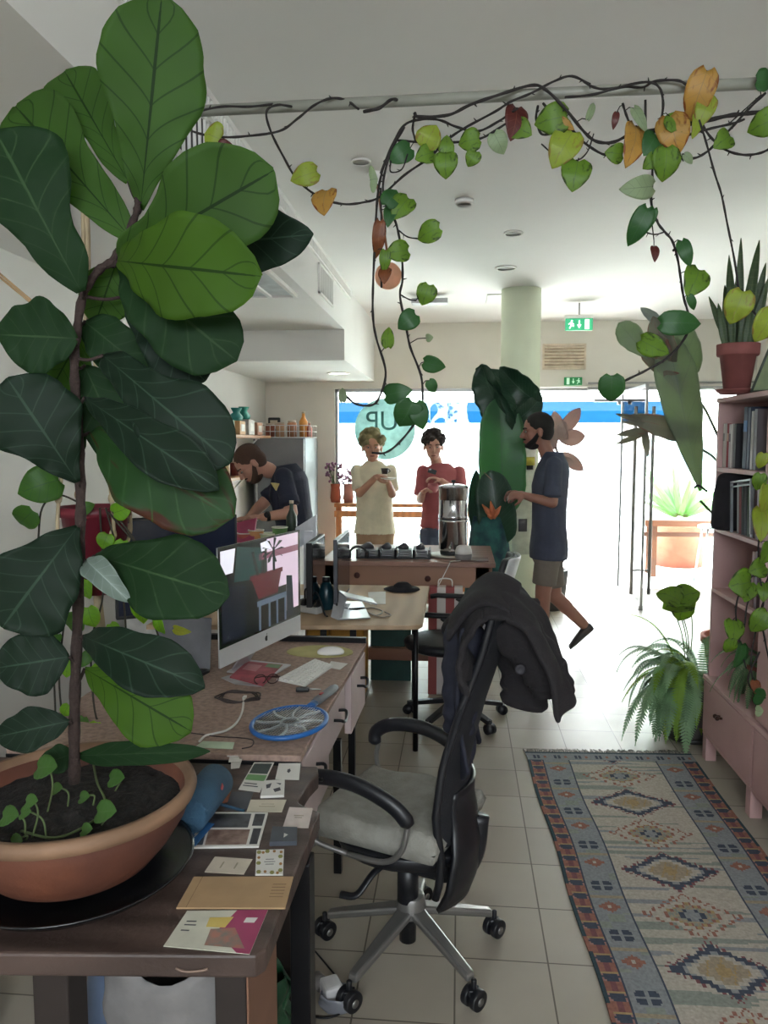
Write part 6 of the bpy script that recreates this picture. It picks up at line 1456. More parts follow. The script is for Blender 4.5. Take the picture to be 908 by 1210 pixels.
# ---- maroon hanging pot with pothos behind the fig
HY = 2.35
G = lambda px, py, dy=0: aY(px, py, HY+dy)
c = G(112, 598); t = T('hanging_pothos', 'pothos in a maroon pot hung in straw cord behind the fig trunk', 'plant', (c.x, HY, c.z-.27))
zt = c.z; hgt = .27; rp = .105
B(mat('maroon_pot', '#6b1c2c', .45, var=.08)).lathe([(0, -hgt), (rp*.70, -hgt), (rp*.95, -.03), (rp*1.03, -.03), (rp*1.05, 0), (rp*.93, 0), (rp*.9, -.03), (0, -.04)], (c.x, HY, zt), 32).build('pot', t)
B(mat('soil', '')).lathe([(0, -.035), (rp*.9, -.035), (rp*.9, -.03), (0, -.028)], (c.x, HY, zt), 20).build('soil', t)
MCR = mat('macrame', '#b3a284', .9); b = B(MCR)
for k in range(4):
    a = k*PI/2+.9; q = V((c.x+rp*1.08*math.cos(a), HY+rp*1.08*math.sin(a), zt)); b.tube(spline([(c.x, HY, 2.50), V((c.x, HY, zt+.65)), q+V((0, 0, .02)), q+V((-.02*math.cos(a), -.02*math.sin(a), -.15)), (c.x, HY, zt-hgt-.012)]), .006, n=7)
    for z in (-.08, -.16, .03): b.ell(q+V((0, 0, z)), (.012, .012, .018), n=8, m=6)
b.tube([(c.x, HY, zt-hgt), (c.x+.004, HY, zt-hgt-.16)], [.012, .022], n=8); b.build('macrame_hanger', t)
PB = leafmat('pothos_backlit', '#6f9c34', '#8ab454', '#b8e040', .6, nv=5)  # backlight put into the colour as a lighter green
PD = leafmat('pothos_dim', '#3d6428', '#5d8440', '#7fb030', .5, nv=5)  # same leaf, weaker light painted in as a darker green
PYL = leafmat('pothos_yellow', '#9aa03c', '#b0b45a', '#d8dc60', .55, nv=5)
VS = mat('vine_stem', '#2f2a20', .8, bump=.3)
def hlf(m, par, x, y, w, h, ang, Yd, fld=.15, seed=0, prof='heart', bend=.12, face=None):
    """heart leaf centred at photo point, ang = direction of the tip in degrees (0 right, 90 up)"""
    s = Yd/930; c = aY(x, y, Yd); d = V((math.cos(math.radians(ang)), 0, math.sin(math.radians(ang))))
    rs = random.Random(seed*31+int(x)); dy = rs.uniform(-.25, .25)*h*s
    return leaf(m, par, c-d*(h*s*.5)+V((0, -dy, 0)), c+d*(h*s*.5)+V((0, dy, 0)), w*s, prof, bend, fld, .02, face=face or (rs.uniform(-.3, .3), -1, rs.uniform(-.35, .1)), nu=8, nv=12, seed=seed+int(y), wf=3)
for pts in ([(110, 600), (90, 640), (78, 720), (70, 800), (76, 866)], [(125, 600), (140, 660), (148, 730), (150, 800), (152, 866)], [(105, 600), (70, 585), (50, 600), (45, 640)],
            [(130, 600), (165, 650), (178, 720), (190, 760)], [(118, 600), (122, 700), (108, 760), (112, 840), (125, 866)], [(128, 605), (160, 640), (190, 655), (205, 645)], [(100, 600), (84, 680), (64, 740), (66, 860)]):
    B(VS).tube(spline([G(*p, -.10) for p in pts]), .003, n=7).build('vine_stem', t)
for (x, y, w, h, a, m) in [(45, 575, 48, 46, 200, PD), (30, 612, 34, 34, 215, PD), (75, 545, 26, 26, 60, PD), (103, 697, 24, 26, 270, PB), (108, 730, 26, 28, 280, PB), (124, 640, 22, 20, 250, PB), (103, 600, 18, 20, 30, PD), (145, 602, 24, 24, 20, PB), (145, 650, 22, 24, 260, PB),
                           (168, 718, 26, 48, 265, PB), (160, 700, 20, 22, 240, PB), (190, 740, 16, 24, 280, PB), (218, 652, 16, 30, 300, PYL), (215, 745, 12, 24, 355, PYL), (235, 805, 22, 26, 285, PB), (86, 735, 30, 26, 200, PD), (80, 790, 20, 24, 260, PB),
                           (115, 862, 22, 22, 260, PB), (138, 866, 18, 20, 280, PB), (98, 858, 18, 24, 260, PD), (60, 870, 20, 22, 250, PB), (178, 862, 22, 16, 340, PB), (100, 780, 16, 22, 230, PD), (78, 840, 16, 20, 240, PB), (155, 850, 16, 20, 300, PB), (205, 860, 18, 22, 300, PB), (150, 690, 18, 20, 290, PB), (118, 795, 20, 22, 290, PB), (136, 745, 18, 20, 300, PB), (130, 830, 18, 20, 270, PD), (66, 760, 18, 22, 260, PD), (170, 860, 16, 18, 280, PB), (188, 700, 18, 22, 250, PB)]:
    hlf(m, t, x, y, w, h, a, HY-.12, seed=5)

# ================================================================ VINES ON THE RAIL
RY = 2.27
LG1 = leafmat('vine_leaf', '#64862f', '#86a552', '#a3bf42', .5, nv=5, blotch='#4a5a24')
LG2 = leafmat('vine_leaf_dark', '#2f5a2e', '#55804c', '#5f9636', .38, nv=5)
LG3 = leafmat('vine_leaf_lime', '#8f9f3c', '#b3bf66', '#c3d05a', .5, nv=5, blotch='#a08a4a')
LY = leafmat('vine_leaf_yellow', '#b8934a', '#c9a868', '#cfa350', .5, nv=5, blotch='#8a4f28')
LBR = leafmat('vine_leaf_brown', '#7a4628', '#94603c', '#8f5530', .35, nv=5, blotch='#4a2418')
LRD = leafmat('vine_leaf_red', '#542420', '#7a4438', '#6a2a22', .25, nv=5)
LGR = leafmat('vine_leaf_grey', '#8f9f80', '#9aaa8c', '#b5c49c', .5, nv=5)
VN = mat('vine_dark', '#231d1b', .8, bump=.4, bscale=200)
def petiole(t, m, o, pts, r, mx=.07):
    b0 = V(o.data.vertices[4].co); best = min(pts, key=lambda q: (q-b0).length); L_ = (best-b0).length
    if .004 < L_ < mx: B(m).tube([best, (best+b0)/2+V((0, 0, .006)), b0], r, n=5).build('leaf_stalk', t)
def vine(name, label, stems, leaves, Yd=RY, cat='vine', r=.0034, mt=None):
    root = aY(*stems[0][0][:2], Yd); t = T(name, label, cat, root)
    k = 0; rs = random.Random(len(label)); allp = []
    for s in stems:
        rr = r; 
        if isinstance(s[-1], float): rr = s[-1]; s = s[:-1]
        pts = [aY(p[0], p[1], Yd+(p[2] if len(p) > 2 else .012*math.sin(i*1.3+k))) for i, p in enumerate(s)]
        k += 1; q = spline(pts, 7); allp += q; b = B(mt or VN); b.tube(q, [rr*(1+.12*math.sin(i*1.1)) for i in range(len(q))], n=7)
        for i in range(4, len(q)-2, 9):                       # short nodes
            d = V((rs.uniform(-1, 1), rs.uniform(-.5, .5), rs.uniform(-1, 1))).normalized(); b.tube([q[i], q[i]+d*.012], [rr*.7, rr*.3], n=5)
        b.build('vine_stem', t)
    for i, L_ in enumerate(leaves):
        x, y, w, h, a, m = L_[:6]; o = hlf(m, t, x, y, w, h, a, Yd-.02, seed=i+3, fld=L_[6] if len(L_) > 6 else .07); petiole(t, mt or VN, o, allp, .0014)
    return t
vine('climbing_vine', 'dark stemmed vine wound along the ceiling rail with green and yellowing leaves',
  [[(228, 133, -.03), (262, 126, -.04), (296, 126, -.02), (330, 122, .03)],
   [(216, 150), (236, 158), (262, 162), (290, 161), (330, 155, -.03), (352, 140, -.045), (372, 124, -.03), (392, 116, 0), (410, 119, .02), (424, 129, .0)],
   [(345, 126, .0), (328, 124, -.03), (315, 132, -.04), (320, 155), (335, 185), (352, 213), (378, 233), (405, 241), (430, 239), (450, 232), (478, 207), (508, 186), (528, 166), (548, 152), (585, 132, -.03), (604, 120, -.04), (628, 110, -.03), (655, 96, 0), (676, 90), (698, 100)],
   [(430, 132, -.02), (448, 128, -.04), (462, 118, -.02), (470, 118, .02), .0045],
   [(490, 134, -.03), (496, 138, -.04), (530, 136, -.04), (556, 124, -.04), (590, 112, -.02), (628, 101, 0), (645, 106, -.03), (668, 128, -.04), (690, 155), (705, 167), (725, 168), (745, 158), (757, 152), .0042],
   [(450, 205), (462, 175), (478, 148), (500, 141), (520, 142), (540, 150), (565, 155), (590, 143), (612, 128, -.04)],
   [(470, 166), (500, 168), (540, 168), (570, 163), (600, 145)],
   [(491, 133, -.03), (488, 152), (492, 168)],
   [(636, 125, -.03), (634, 140), (640, 158), (652, 158)],
   [(642, 122), (656, 138), (676, 153), (690, 168), (712, 182), (722, 180)],
   [(668, 115), (700, 112, -.04), (735, 103, -.04), (760, 103), (774, 96), (800, 95), (812, 100)],
   [(690, 96), (702, 103, -.03), (720, 105, -.04), (763, 97, -.03), (779, 103, -.03), (784, 122, -.04), (781, 145), (776, 165), (772, 192)],
   [(736, 122), (740, 135), (746, 150)], [(763, 118), (763, 150)],
   [(748, 156), (775, 154), (800, 149), (830, 144), (860, 137), (885, 134), (912, 131), .0055],
   [(812, 160), (840, 152), (866, 146), (880, 141)],
   [(905, 110), (884, 130), (866, 150), (848, 168), (835, 180), (820, 187), (800, 185), (786, 176)],
   [(826, 133), (832, 150), (843, 165), (860, 178), (880, 183), (898, 181), (912, 175)],
   [(900, 112), (872, 137), (860, 148), .002],
   [(640, 170), (658, 185), (680, 190), (694, 180), (702, 158), .002]],
  [(251, 161, 34, 20, 160, LG3), (268, 174, 20, 16, 20, LRD), (359, 208, 26, 32, 200, LG3), (384, 239, 32, 30, 265, LY),
   (473, 183, 24, 28, 215, LG2), (509, 160, 30, 26, 60, LG3), (502, 184, 24, 22, 200, LG1), (527, 196, 28, 28, 270, LG1), (528, 172, 18, 24, 90, LG1), (554, 167, 26, 24, 190, LG1), (558, 188, 18, 18, 240, LG1), (590, 170, 22, 24, 300, LGR), (617, 154, 26, 24, 330, LG1),
   (608, 146, 28, 38, 262, LRD), (651, 142, 34, 36, 190, LG1), (668, 147, 12, 24, 330, LY), (665, 177, 36, 44, 240, LG3), (680, 208, 34, 34, 260, LG1),
   (726, 181, 22, 20, 180, LG1), (747, 172, 30, 50, 258, LY), (769, 171, 26, 28, 240, LG2), (769, 192, 18, 20, 220, LG1), (786, 195, 32, 34, 270, LG1), (797, 160, 36, 42, 285, LY), (799, 142, 28, 26, 90, LG1), (825, 115, 32, 48, 255, LY), (832, 133, 22, 34, 250, LG3),
   (822, 150, 14, 26, 260, LG3), (854, 167, 24, 24, 220, LG1), (902, 147, 30, 30, 200, LG1), (904, 96, 26, 18, 355, LG2), (699, 130, 8, 26, 70, LGR), (727, 143, 8, 18, 260, LRD), (814, 188, 10, 14, 320, LGR), (757, 142, 12, 30, 300, LGR, .4)])
vine('hanging_vine', 'vine hanging down from the rail in two strands at the centre of the picture',
  [[(470, 160), (456, 190), (448, 220), (445, 250), (443, 290), (441, 340), (441, 375), (445, 400), (456, 440), (448, 470), (438, 479), (420, 477), (406, 465)],
   [(478, 150), (462, 180), (453, 215), (456, 240), (466, 258), (471, 275), (475, 300), (476, 330), (473, 350), (480, 385), (485, 410), (498, 445), (500, 480)],
   [(495, 490), (487, 505), (470, 525), (455, 535), (440, 535)], [(462, 190), (462, 203), (475, 200), (482, 182), .002],
   [(471, 272), (482, 280), (494, 282), .002], [(473, 348), (484, 354), (492, 355), .002], [(450, 222), (451, 270), (451, 340), .0028]],
  [(474, 246, 28, 30, 235, LG1), (463, 233, 22, 24, 60, LG2), (461, 255, 16, 26, 260, LG2), (506, 276, 26, 28, 200, LG1), (447, 284, 16, 40, 262, LBR), (469, 298, 26, 26, 190, LG1), (455, 309, 14, 24, 265, LG1), (455, 326, 16, 18, 265, LBR), (503, 349, 24, 24, 250, LG1),
   (481, 380, 24, 26, 220, LG2), (459, 398, 16, 24, 90, LG1), (514, 431, 20, 26, 345, LG2), (471, 464, 24, 32, 10, LG2), (480, 490, 34, 34, 240, LG2), (496, 492, 24, 32, 285, LG2), (511, 457, 14, 16, 300, LG2), (405, 466, 10, 18, 95, LGR), (508, 399, 10, 8, 0, LGR), (442, 212, 30, 9, 5, LGR)], RY-.03)
vine('hanging_vine', 'vine hanging from the right part of the rail, ending in a heart shaped leaf',
  [[(772, 180), (771, 215), (770, 240), (777, 262), (786, 274), (795, 285), (801, 305), (805, 330), (808, 350), (813, 368), (815, 385), (808, 402), (790, 422), (765, 437), (745, 447), (728, 455)],
   [(786, 274), (775, 277), (765, 275), (757, 270), .002], [(803, 292), (796, 296)], [(826, 140), (834, 165), (845, 205), (853, 230), (860, 265), (868, 305), (876, 350), (892, 370), (912, 392), .0028],
   [(771, 265), (773, 283), .0015]],
  [(753, 222, 26, 38, 190, LGR), (754, 269, 24, 42, 245, LG2), (766, 262, 14, 26, 250, LG2), (811, 300, 16, 30, 290, LG2), (820, 334, 32, 34, 245, LG1), (818, 358, 10, 18, 300, LG2), (806, 382, 28, 48, 0, LG2), (723, 460, 30, 30, 275, LG2), (774, 410, 26, 34, 330, LG1), (871, 364, 32, 36, 255, LG3), (903, 386, 30, 36, 250, LG3), (774, 300, 10, 18, 270, LRD)], RY-.02)
# pothos trailing at the lower right in front of the bookcase
BY = 2.95
vine('trailing_pothos', 'pothos trailing down in front of the bookcase doors at the right edge',
  [[(925, 560), (905, 600), (897, 640), (898, 680), (903, 710), (895, 740), (888, 780), (893, 830)], [(920, 640), (905, 690), (885, 710), (880, 740), (872, 760)], [(915, 690), (900, 720), (905, 760), (912, 790)], [(905, 670), (880, 690), (870, 720), (875, 760), (882, 790)], [(898, 770), (885, 800), (890, 815), (905, 825)]],
  [(897, 570, 16, 20, 265, LG1), (905, 590, 20, 34, 265, LG3), (900, 620, 22, 36, 265, LG3), (905, 655, 20, 26, 250, LG1), (895, 672, 24, 20, 200, LG1), (875, 690, 36, 26, 190, LG1), (884, 700, 20, 22, 250, LG1), (897, 735, 24, 30, 240, LG1), (867, 746, 24, 24, 265, LG1), (862, 764, 16, 20, 265, LG1), (873, 775, 14, 26, 250, LG2), (899, 822, 24, 14, 0, LG2), (898, 840, 14, 8, 0, LGR), (893, 812, 12, 14, 270, LBR), (900, 545, 14, 18, 260, LG3), (903, 700, 16, 20, 260, LG1)], BY, r=.003)

# ================================================================ FERN etc. near the bookcase
q = aZ(800, 872, 0); fx, fy = 1.265, 4.32
t = T('potted_fern', 'boston fern in a big grey pot on the floor at the end of the bookcase', 'plant', (fx, fy, 0))
GP = mat('grey_pot', '#5a5753', .6, var=.1)
B(GP).lathe([(0, 0), (.12, 0), (.13, .02), (.195, .26), (.207, .265), (.207, .285), (.19, .285), (.18, .25), (0, .24)], (fx, fy, .02), 36).build('pot', t)
B(mat('pot_dish', '#2d2b2a', .5)).lathe([(0, 0), (.14, 0), (.15, .025), (.135, .025), (0, .012)], (fx, fy, .001), 30).build('saucer', t)
B(mat('soil', '')).lathe([(0, 0), (.175, 0), (.175, .01), (0, .02)], (fx, fy, .262), 24).build('soil', t)
def frond(par, p0, d, ln, m, droop=1.0, w=.05, name='frond'):
    """one fern frond with pinnae, single mesh"""
    vs = []; fs = []; d = V(d).normalized(); up = V((0, 0, 1)); n = 30; c = V(p0); dd = d.copy(); pts = [c.copy()]
    for i in range(n):
        dd = (dd+V((0, 0, -.075*droop))).normalized(); c = c+dd*(ln/n); pts.append(c.copy())
    for i in range(1, n):
        tdir = (pts[i+1]-pts[i]).normalized(); s = tdir.cross(up); s = s.normalized() if s.length > .1 else V((1, 0, 0)); nn = s.cross(tdir)
        L_ = w*math.sin(PI*min(1, .12+i/n*.9))**.8
        for sg in (-1, 1):
            a = pts[i]; tip = a+s*(sg*L_)+tdir*(L_*.3)-V((0, 0, L_*.25)); h = tdir*(ln/n*.42); o = len(vs); mid = a+(tip-a)*.5
            vs += [a-h, a+h, mid+h, tip, mid-h]; fs.append((o, o+1, o+2, o+3, o+4))
    o = len(vs); 
    for i, p in enumerate(pts): vs += [p+V((.0016, 0, 0)), p-V((.0016, 0, 0)), p+V((0, .0016, .0016))]
    for i in range(len(pts)-1):
        for k in range(3): a = o+i*3+k; b_ = o+i*3+(k+1) % 3; fs.append((a, b_, b_+3, a+3))
    me = bpy.data.meshes.new(name); me.from_pydata([tuple(v) for v in vs], [], fs); me.materials.append(m); ob = bpy.data.objects.new(name, me); COL.objects.link(ob)
    ob.parent = par; ob.matrix_parent_inverse = WORLD[par.name].inverted(); return ob
FE = mat('fern_green', '#9bbf92', .6, var=.08, trans=.55); FEB = mat('fern_bright', '#93b84a', .6, var=.15, trans=.5); FED = mat('fern_dark', '#7ba074', .6, var=.2, trans=.35)
rs = random.Random(11)
for i in range(96):
    an = rs.uniform(PI*.62, PI*1.55) if i < 80 else rs.uniform(PI*.4, PI*1.7); el = rs.uniform(.25, 1.45); d = (math.cos(an)*math.cos(el), math.sin(an)*math.cos(el), math.sin(el))
    frond(t, (fx+rs.uniform(-.1, .06), fy+rs.uniform(-.06, .06), .285), d, rs.uniform(.26, .52), [FE, FE, FED, FEB][rs.randrange(4)], rs.uniform(.9, 1.9), .044)
for (x, y) in ((796, 838), (800, 830)):
    e = aY(x, y, 4.0); s0 = V((fx-.06, fy-.12, .40)); frond(t, s0, (e-s0)+V((0, 0, .30)), .42, FEB, 2.0, .034)
# big leaf above fern
t2 = T('small_philodendron', 'dark leafy plant rising above the fern beside the bookcase', 'plant', aY(803, 740, 4.5)); t2.location = (fx, fy+.1, .28)
WORLD[t2.name] = Matrix.Translation(t2.location)
bq = V((fx+.0, fy+.08, .28))
for (x, y, w, h, a, m) in [(800, 712, 36, 34, 200, LG1), (790, 705, 30, 26, 160, LG1), (815, 703, 30, 26, 20, LG1), (806, 722, 26, 26, 260, LG1)]:
    hlf(m, t2, x, y, w, h, a, 4.35, seed=9, face=(0, -.7, .7)); e = aY(x, y, 4.37); B(GST).tube(spline([bq, (bq+e)/2+V((.02, 0, .03)), e]), .003, n=6).build('stem', t2)
# plant in brown pot on base shelf of bookcase
c = V((XB+.16, 3.62, .426)); t = T('potted_ivy', 'dark fern like plant in a brown pot standing on the bookcase base', 'plant', c)
B(mat('brown_pot', '#7a463a', .7, var=.1)).lathe([(0, 0), (.075, 0), (.105, .15), (.115, .15), (.115, .175), (.1, .175), (.095, .14), (0, .14)], c, 30).build('pot', t)
B(mat('soil', '')).lathe([(0, .145), (.095, .145), (.095, .15), (0, .155)], c, 20).build('soil', t)
for i in range(26):
    an = rs.uniform(0, 2*PI); el = rs.uniform(.4, 1.4); frond(t, (c.x, c.y, .58), (math.cos(an)*math.cos(el)-.25, math.sin(an)*math.cos(el), math.sin(el)), rs.uniform(.2, .34), FED, rs.uniform(1.0, 2.0), .03)
c = V((XB+.12, 3.44, .426)); t = T('flower_pot', 'small brown pot beside the larger one on the bookcase base', 'pot', c)
B(mat('brown_pot', '')).lathe([(0, 0), (.05, 0), (.062, .11), (.068, .11), (.068, .13), (.058, .13), (.055, .1), (0, .1)], c, 26).build('pot_body', t)
hlf(LG2, t, 874, 775, 16, 28, 250, c.y-.02, seed=2); B(GST).tube([(c.x, c.y, .52), (c.x-.01, c.y, .62)], .003).build('stem', t)

# ================================================================ MONSTERA beyond the bookcase
MY = 4.9; mx, my_ = 1.72, 4.95
M_ = lambda px, py, dy=0: aY(px, py, MY+dy)
t = T('monstera', 'tall monstera with split leaves reaching out from behind the bookcase', 'plant', (mx, my_, 0))
B(TC).lathe([(0, 0), (.15, 0), (.2, .36), (.22, .36), (.22, .4), (.19, .4), (.18, .34), (0, .33)], (mx, my_, .003), 30).build('pot', t)
B(mat('soil', '')).lathe([(0, .335), (.18, .335), (.18, .345), (0, .35)], (mx, my_, .003), 20).build('soil', t)
MO = leafmat('monstera_leaf', '#7c8c76', '#98a890', '#a4b488', .45, nv=5, rough=.4, vw=.02); MO2 = leafmat('monstera_brown', '#77786a', '#95957f', '#9c9878', .4, nv=5, blotch='#8a6858')
MS = mat('monstera_stem', '#4f6040', .6)
for tx, ty in ((828, 592), (829, 530), (815, 470)):
    e = M_(tx, ty); B(MS).tube(spline([(mx, my_, .34), V((mx+.03, my_, 1.1)), e+V((.12, .03, -.1)), e]), .008, n=8).build('stem', t)
def mleaf(m, bx, by, tx, ty, w, bend=.1, fold=.15, prof='oval', d0=0, d1=0, seed=0): leaf(m, t, M_(bx, by, d0), M_(tx, ty, d1), w*MY/930, prof, bend, fold, .05, nu=10, nv=18, seed=seed)
mleaf(MO, 828, 580, 788, 392, 46, .05, .3, 'obov', 0, -.1, 1)
mleaf(MO2, 793, 440, 772, 374, 30, .05, .2, 'oval', -.05, -.1, 2)
mleaf(MO, 770, 425, 732, 382, 28, .1, .2, 'obov', -.05, -.1, 3)
mleaf(MO2, 812, 460, 786, 440, 20, .1, .2, 'oval', 0, -.1, 4)
mleaf(leafmat('monstera_pale', '#8c9690', '#aab4ac', '#a9b49c', .3), 782, 382, 758, 364, 12, .1, .3, 'oval', -.05, -.1, 5)
mleaf(MO, 825, 440, 800, 370, 26, .05, .2, 'oval', .0, -.05, 6)
mleaf(MO2, 788, 450, 768, 395, 34, .05, .2, 'obov', 0, -.1, 12)
B(MS).tube([M_(770, 425, -.05), M_(800, 470, 0)], .004).build('stem', t)
# horizontal split leaf
mleaf(MO2, 831, 518, 742, 492, 26, .05, .25, 'oval', 0, -.05, 7)
for (bx, by, tx, ty, w) in [(768, 500, 728, 489, 8), (772, 503, 734, 498, 6), (766, 508, 729, 514, 9), (762, 512, 728, 525, 7), (762, 508, 766, 540, 9), (828, 517, 815, 500, 5), (826, 522, 808, 513, 5)]: mleaf(MO2, bx, by, tx, ty, w, .05, .2, 'blade', -.02, -.06, 8)

# ================================================================ BIRD OF PARADISE by the column
BYd = 6.35; t = T('bird_of_paradise', 'tall paddle leaved plant in a teal patterned pot before the column', 'plant', (aY(580, 700, BYd).x, BYd, 0))
bx = t.location.x
N_ = lambda px, py, dy=0: aY(px, py, BYd+dy)
BP1 = leafmat('paddle_leaf', '#4a7a52', '#668f68', '#6aa05c', .4, nv=16, rough=.35, vw=.035, slant=.2); BP2 = leafmat('paddle_leaf_dark', '#23402f', '#44604c', '#35683a', .25, nv=14, rough=.35)
def bl(m, a, b_, c, d, w, bend=.05, fold=.12, prof='paddle', d0=0, d1=0, roll=0, wave=.03, seed=0): leaf(m, t, N_(a, b_, d0), N_(c, d, d1), w*BYd/930, prof, bend, fold, wave, nu=12, nv=22, roll=roll, seed=seed)
bl(BP1, 594, 612, 592, 468, 56, .02, .15, 'paddle', 0, -.08, .15, seed=1)
bl(BP2, 606, 506, 566, 432, 40, .10, .45, 'paddle', .0, -.05, -.5, .06, 2)
bl(BP2, 604, 500, 642, 470, 30, .15, .4, 'oval', 0, -.05, .3, .08, 3)
leaf(BP2, t, N_(612, 510), N_(585, 432), .30, 'paddle', .22, .25, .05, nu=12, nv=20, roll=.6, seed=4)
leaf(BP2, t, N_(640, 478), N_(590, 436, -.05), .24, 'oval', .2, .3, .06, nu=12, nv=20, roll=-.2, seed=14)
bl(BP2, 578, 440, 562, 436, 12, .1, .3, 'oval', 0, 0, 0, .2, 5)
bl(BP2, 592, 645, 580, 556, 46, .05, .2, 'paddle', -.05, -.1, seed=6)
bl(BP1, 612, 590, 604, 500, 16, .02, .3, 'blade', .02, .02, seed=7)
bl(BP2, 565, 640, 563, 555, 22, .08, .3, 'oval', 0, .05, seed=8)
DS = mat('dry_stalk', '#9a866c', .8)
for (x0, x1, y0, y1) in ((606, 605, 690, 548), (610, 608, 690, 510), (602, 598, 690, 590), (613, 603, 690, 500)): B(DS if x0 != 613 else mat('green_stalk', '#3f5a3a', .7)).tube(spline([(bx+.03, BYd, .5), N_((x0*.6+x1*.4), (y0*.5+y1*.5)), N_(x1, y1)]), .010, n=8).build('stalk', t)
for pts in ([(598, 600), (612, 585), (622, 590)], [(590, 560), (575, 575), (565, 585)], [(600, 580), (585, 570), (572, 558)]): B(DS).tube(spline([N_(*p, -.08) for p in pts]), .004, n=6).build('dry_tendril', t)
TL = mat('teal_pattern', '#1f5a52', .8, var=.3, scale=11, col2='#0f2c3a', bump=.4, bscale=14)
zt = N_(580, 610).z
b = B(TL); b.lathe([(0, 0), (.16, 0), (.19, .05), (.2, .3), (.165, .62), (.17, .72), (.15, zt-.12), (.13, zt), (.11, zt), (.12, zt-.1), (0, zt-.12)], (bx-.02, BYd, .003), 32); b.build('planter', t)
b = B(mat('orange_bract', '#b8663f', .6)); 
for (a, c, d, e) in ((583, 612, 570, 596), (583, 612, 592, 598), (584, 612, 580, 592), (582, 612, 576, 606)): b.tube([N_(a, c, -.2), (N_(a, c, -.2)+N_(d, e, -.22))/2, N_(d, e, -.22)], [.018, .022, .004], n=8)
b.build('orange_flower', t)
# small poster and sticker on column
t = T('poster', 'pale poster with a small dark picture fixed low on the column', 'poster', aY(618, 620, 6.72))
def onc(px0, px1, py0, py1, off=.004, m=None, seg=6):
    b = B(m); vs = []
    z0 = aY(px0, py1, 6.74).z; z1 = aY(px0, py0, 6.74).z; a0 = aY(px0, py0, 6.74).x-.508; a1 = aY(px1, py0, 6.74).x-.508
    th0 = math.asin(max(-.99, min(.99, a0/.167))); th1 = math.asin(max(-.99, min(.99, a1/.167))); r = .167+off
    b.grid(lambda u, v: V((.508+r*math.sin(th0+(th1-th0)*u), 6.9-r*math.cos(th0+(th1-th0)*u), z0+(z1-z0)*v)), seg, 1); return b
onc(607, 633, 530, 655, .003, mat('poster_pale', '#c9cdbd', .6)).build('sheet', t, solid=.001)
onc(613, 623, 613, 628, .006, mat('photo_dark2', '#34313a', .5)).build('photo', t, solid=.001)
t = T('round_sticker', 'round white sign with a yellow and black motif on the column', 'sign', aY(626, 542, 6.72))
onc(618, 634, 530, 556, .006, mat('sticker_plain', '#ded9d4', .5)).build('disc', t, solid=.001); onc(620, 632, 540, 550, .009, mat('sticker_yellow', '#b9a934', .5)).build('yellow_band', t, solid=.001); onc(622, 630, 550, 555, .009, BK).build('black_band', t, solid=.001)
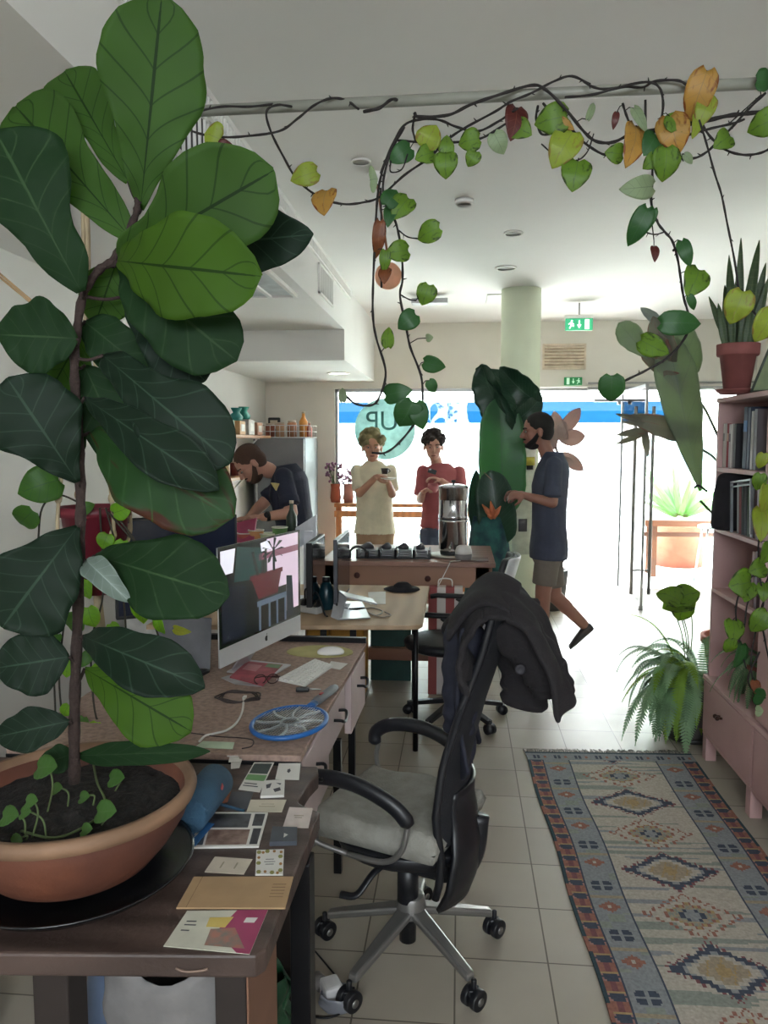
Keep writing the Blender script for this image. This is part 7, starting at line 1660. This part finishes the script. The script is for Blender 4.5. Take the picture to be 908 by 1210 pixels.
# rubber plant behind the walking man
RYd = 7.6; c = aY(655, 600, RYd); t = T('rubber_plant', 'rubber plant with rounded reddish leaves behind the walking man', 'plant', (c.x-.05, RYd, 0))
RB = leafmat('rubber_leaf', '#8a7674', '#a08a84', '#a88c80', .4, nv=12, rough=.35)
rx = c.x-.05
B(mat('grey_pot', '')).lathe([(0, 0), (.16, 0), (.2, .38), (.18, .38), (.16, .33), (0, .32)], (rx, RYd, .003), 28).build('pot', t)
B(mat('soil', '')).lathe([(0, .33), (.16, .33), (.16, .335), (0, .34)], (rx, RYd, .003), 20).build('soil', t)
B(BARK).tube(spline([(rx, RYd, .33), aY(662, 560, RYd), aY(655, 520, RYd), aY(660, 490, RYd)]), .012).build('trunk', t)
for (bx_, by_, tx, ty, w) in [(662, 516, 655, 486, 16), (664, 512, 686, 482, 17), (662, 519, 692, 515, 20), (655, 530, 650, 500, 14), (662, 535, 690, 556, 16), (658, 530, 640, 515, 14), (668, 525, 662, 500, 12), (660, 520, 668, 498, 14), (662, 545, 678, 548, 14)]:
    leaf(RB, t, aY(bx_, by_, RYd), aY(tx, ty, RYd-.05), w*RYd/930, 'oval', .08, .15, .03, nu=8, nv=12, seed=3)

# ================================================================ CAMERA, LIGHT
cam = bpy.data.cameras.new('camera'); co = bpy.data.objects.new('camera', cam); COL.objects.link(co)
co.location = (0, 0, H); co.rotation_euler = (PI/2-PITCH, 0, YAW)
cam.sensor_fit = 'VERTICAL'; cam.sensor_height = 36; cam.lens = 36*FP/1210; cam.clip_start = .02; cam.clip_end = 200
bpy.context.scene.camera = co
sc = bpy.context.scene
w = bpy.data.worlds.new('sky'); sc.world = w; w.use_nodes = True; w.node_tree.nodes['Background'].inputs[0].default_value = (.86, .94, 1, 1); w.node_tree.nodes['Background'].inputs[1].default_value = SKY
def sun(name, rot, e, col=(1, .96, .9)):
    l = bpy.data.lights.new(name, 'SUN'); l.energy = e; l.angle = .03; l.color = col; o = bpy.data.objects.new(name, l); COL.objects.link(o); o.rotation_euler = rot
sun('sun', (math.radians(38), 0, math.radians(150)), SUNE)   # high, coming over the shop towards the street
def portal(name, c, rot, sx, sy):
    l = bpy.data.lights.new(name, 'AREA'); l.shape = 'RECTANGLE'; l.size = sx; l.size_y = sy; l.cycles.is_portal = True; o = bpy.data.objects.new(name, l); COL.objects.link(o); o.location = c; o.rotation_euler = rot
portal('window_portal', (.85, 8.84, 1.1), (-PI/2, 0, 0), 4.4, 2.2)
portal('rear_fill_portal', (.25, YB-.14, 2.32), (PI/2, 0, 0), 2.5, .85)  # samples sky through the added opening behind the camera
sc.view_settings.view_transform = 'Standard'; sc.view_settings.look = 'None'; sc.view_settings.gamma = 1; sc.view_settings.use_curve_mapping = False; sc.view_settings.exposure = EXPO
sc.cycles.max_bounces = 12; sc.cycles.diffuse_bounces = 6; sc.cycles.glossy_bounces = 4; sc.cycles.transmission_bounces = 6; sc.cycles.transparent_max_bounces = 12
sc.cycles.use_denoising = True; sc.cycles.sample_clamp_indirect = 8; sc.cycles.caustics_reflective = False; sc.cycles.caustics_refractive = False
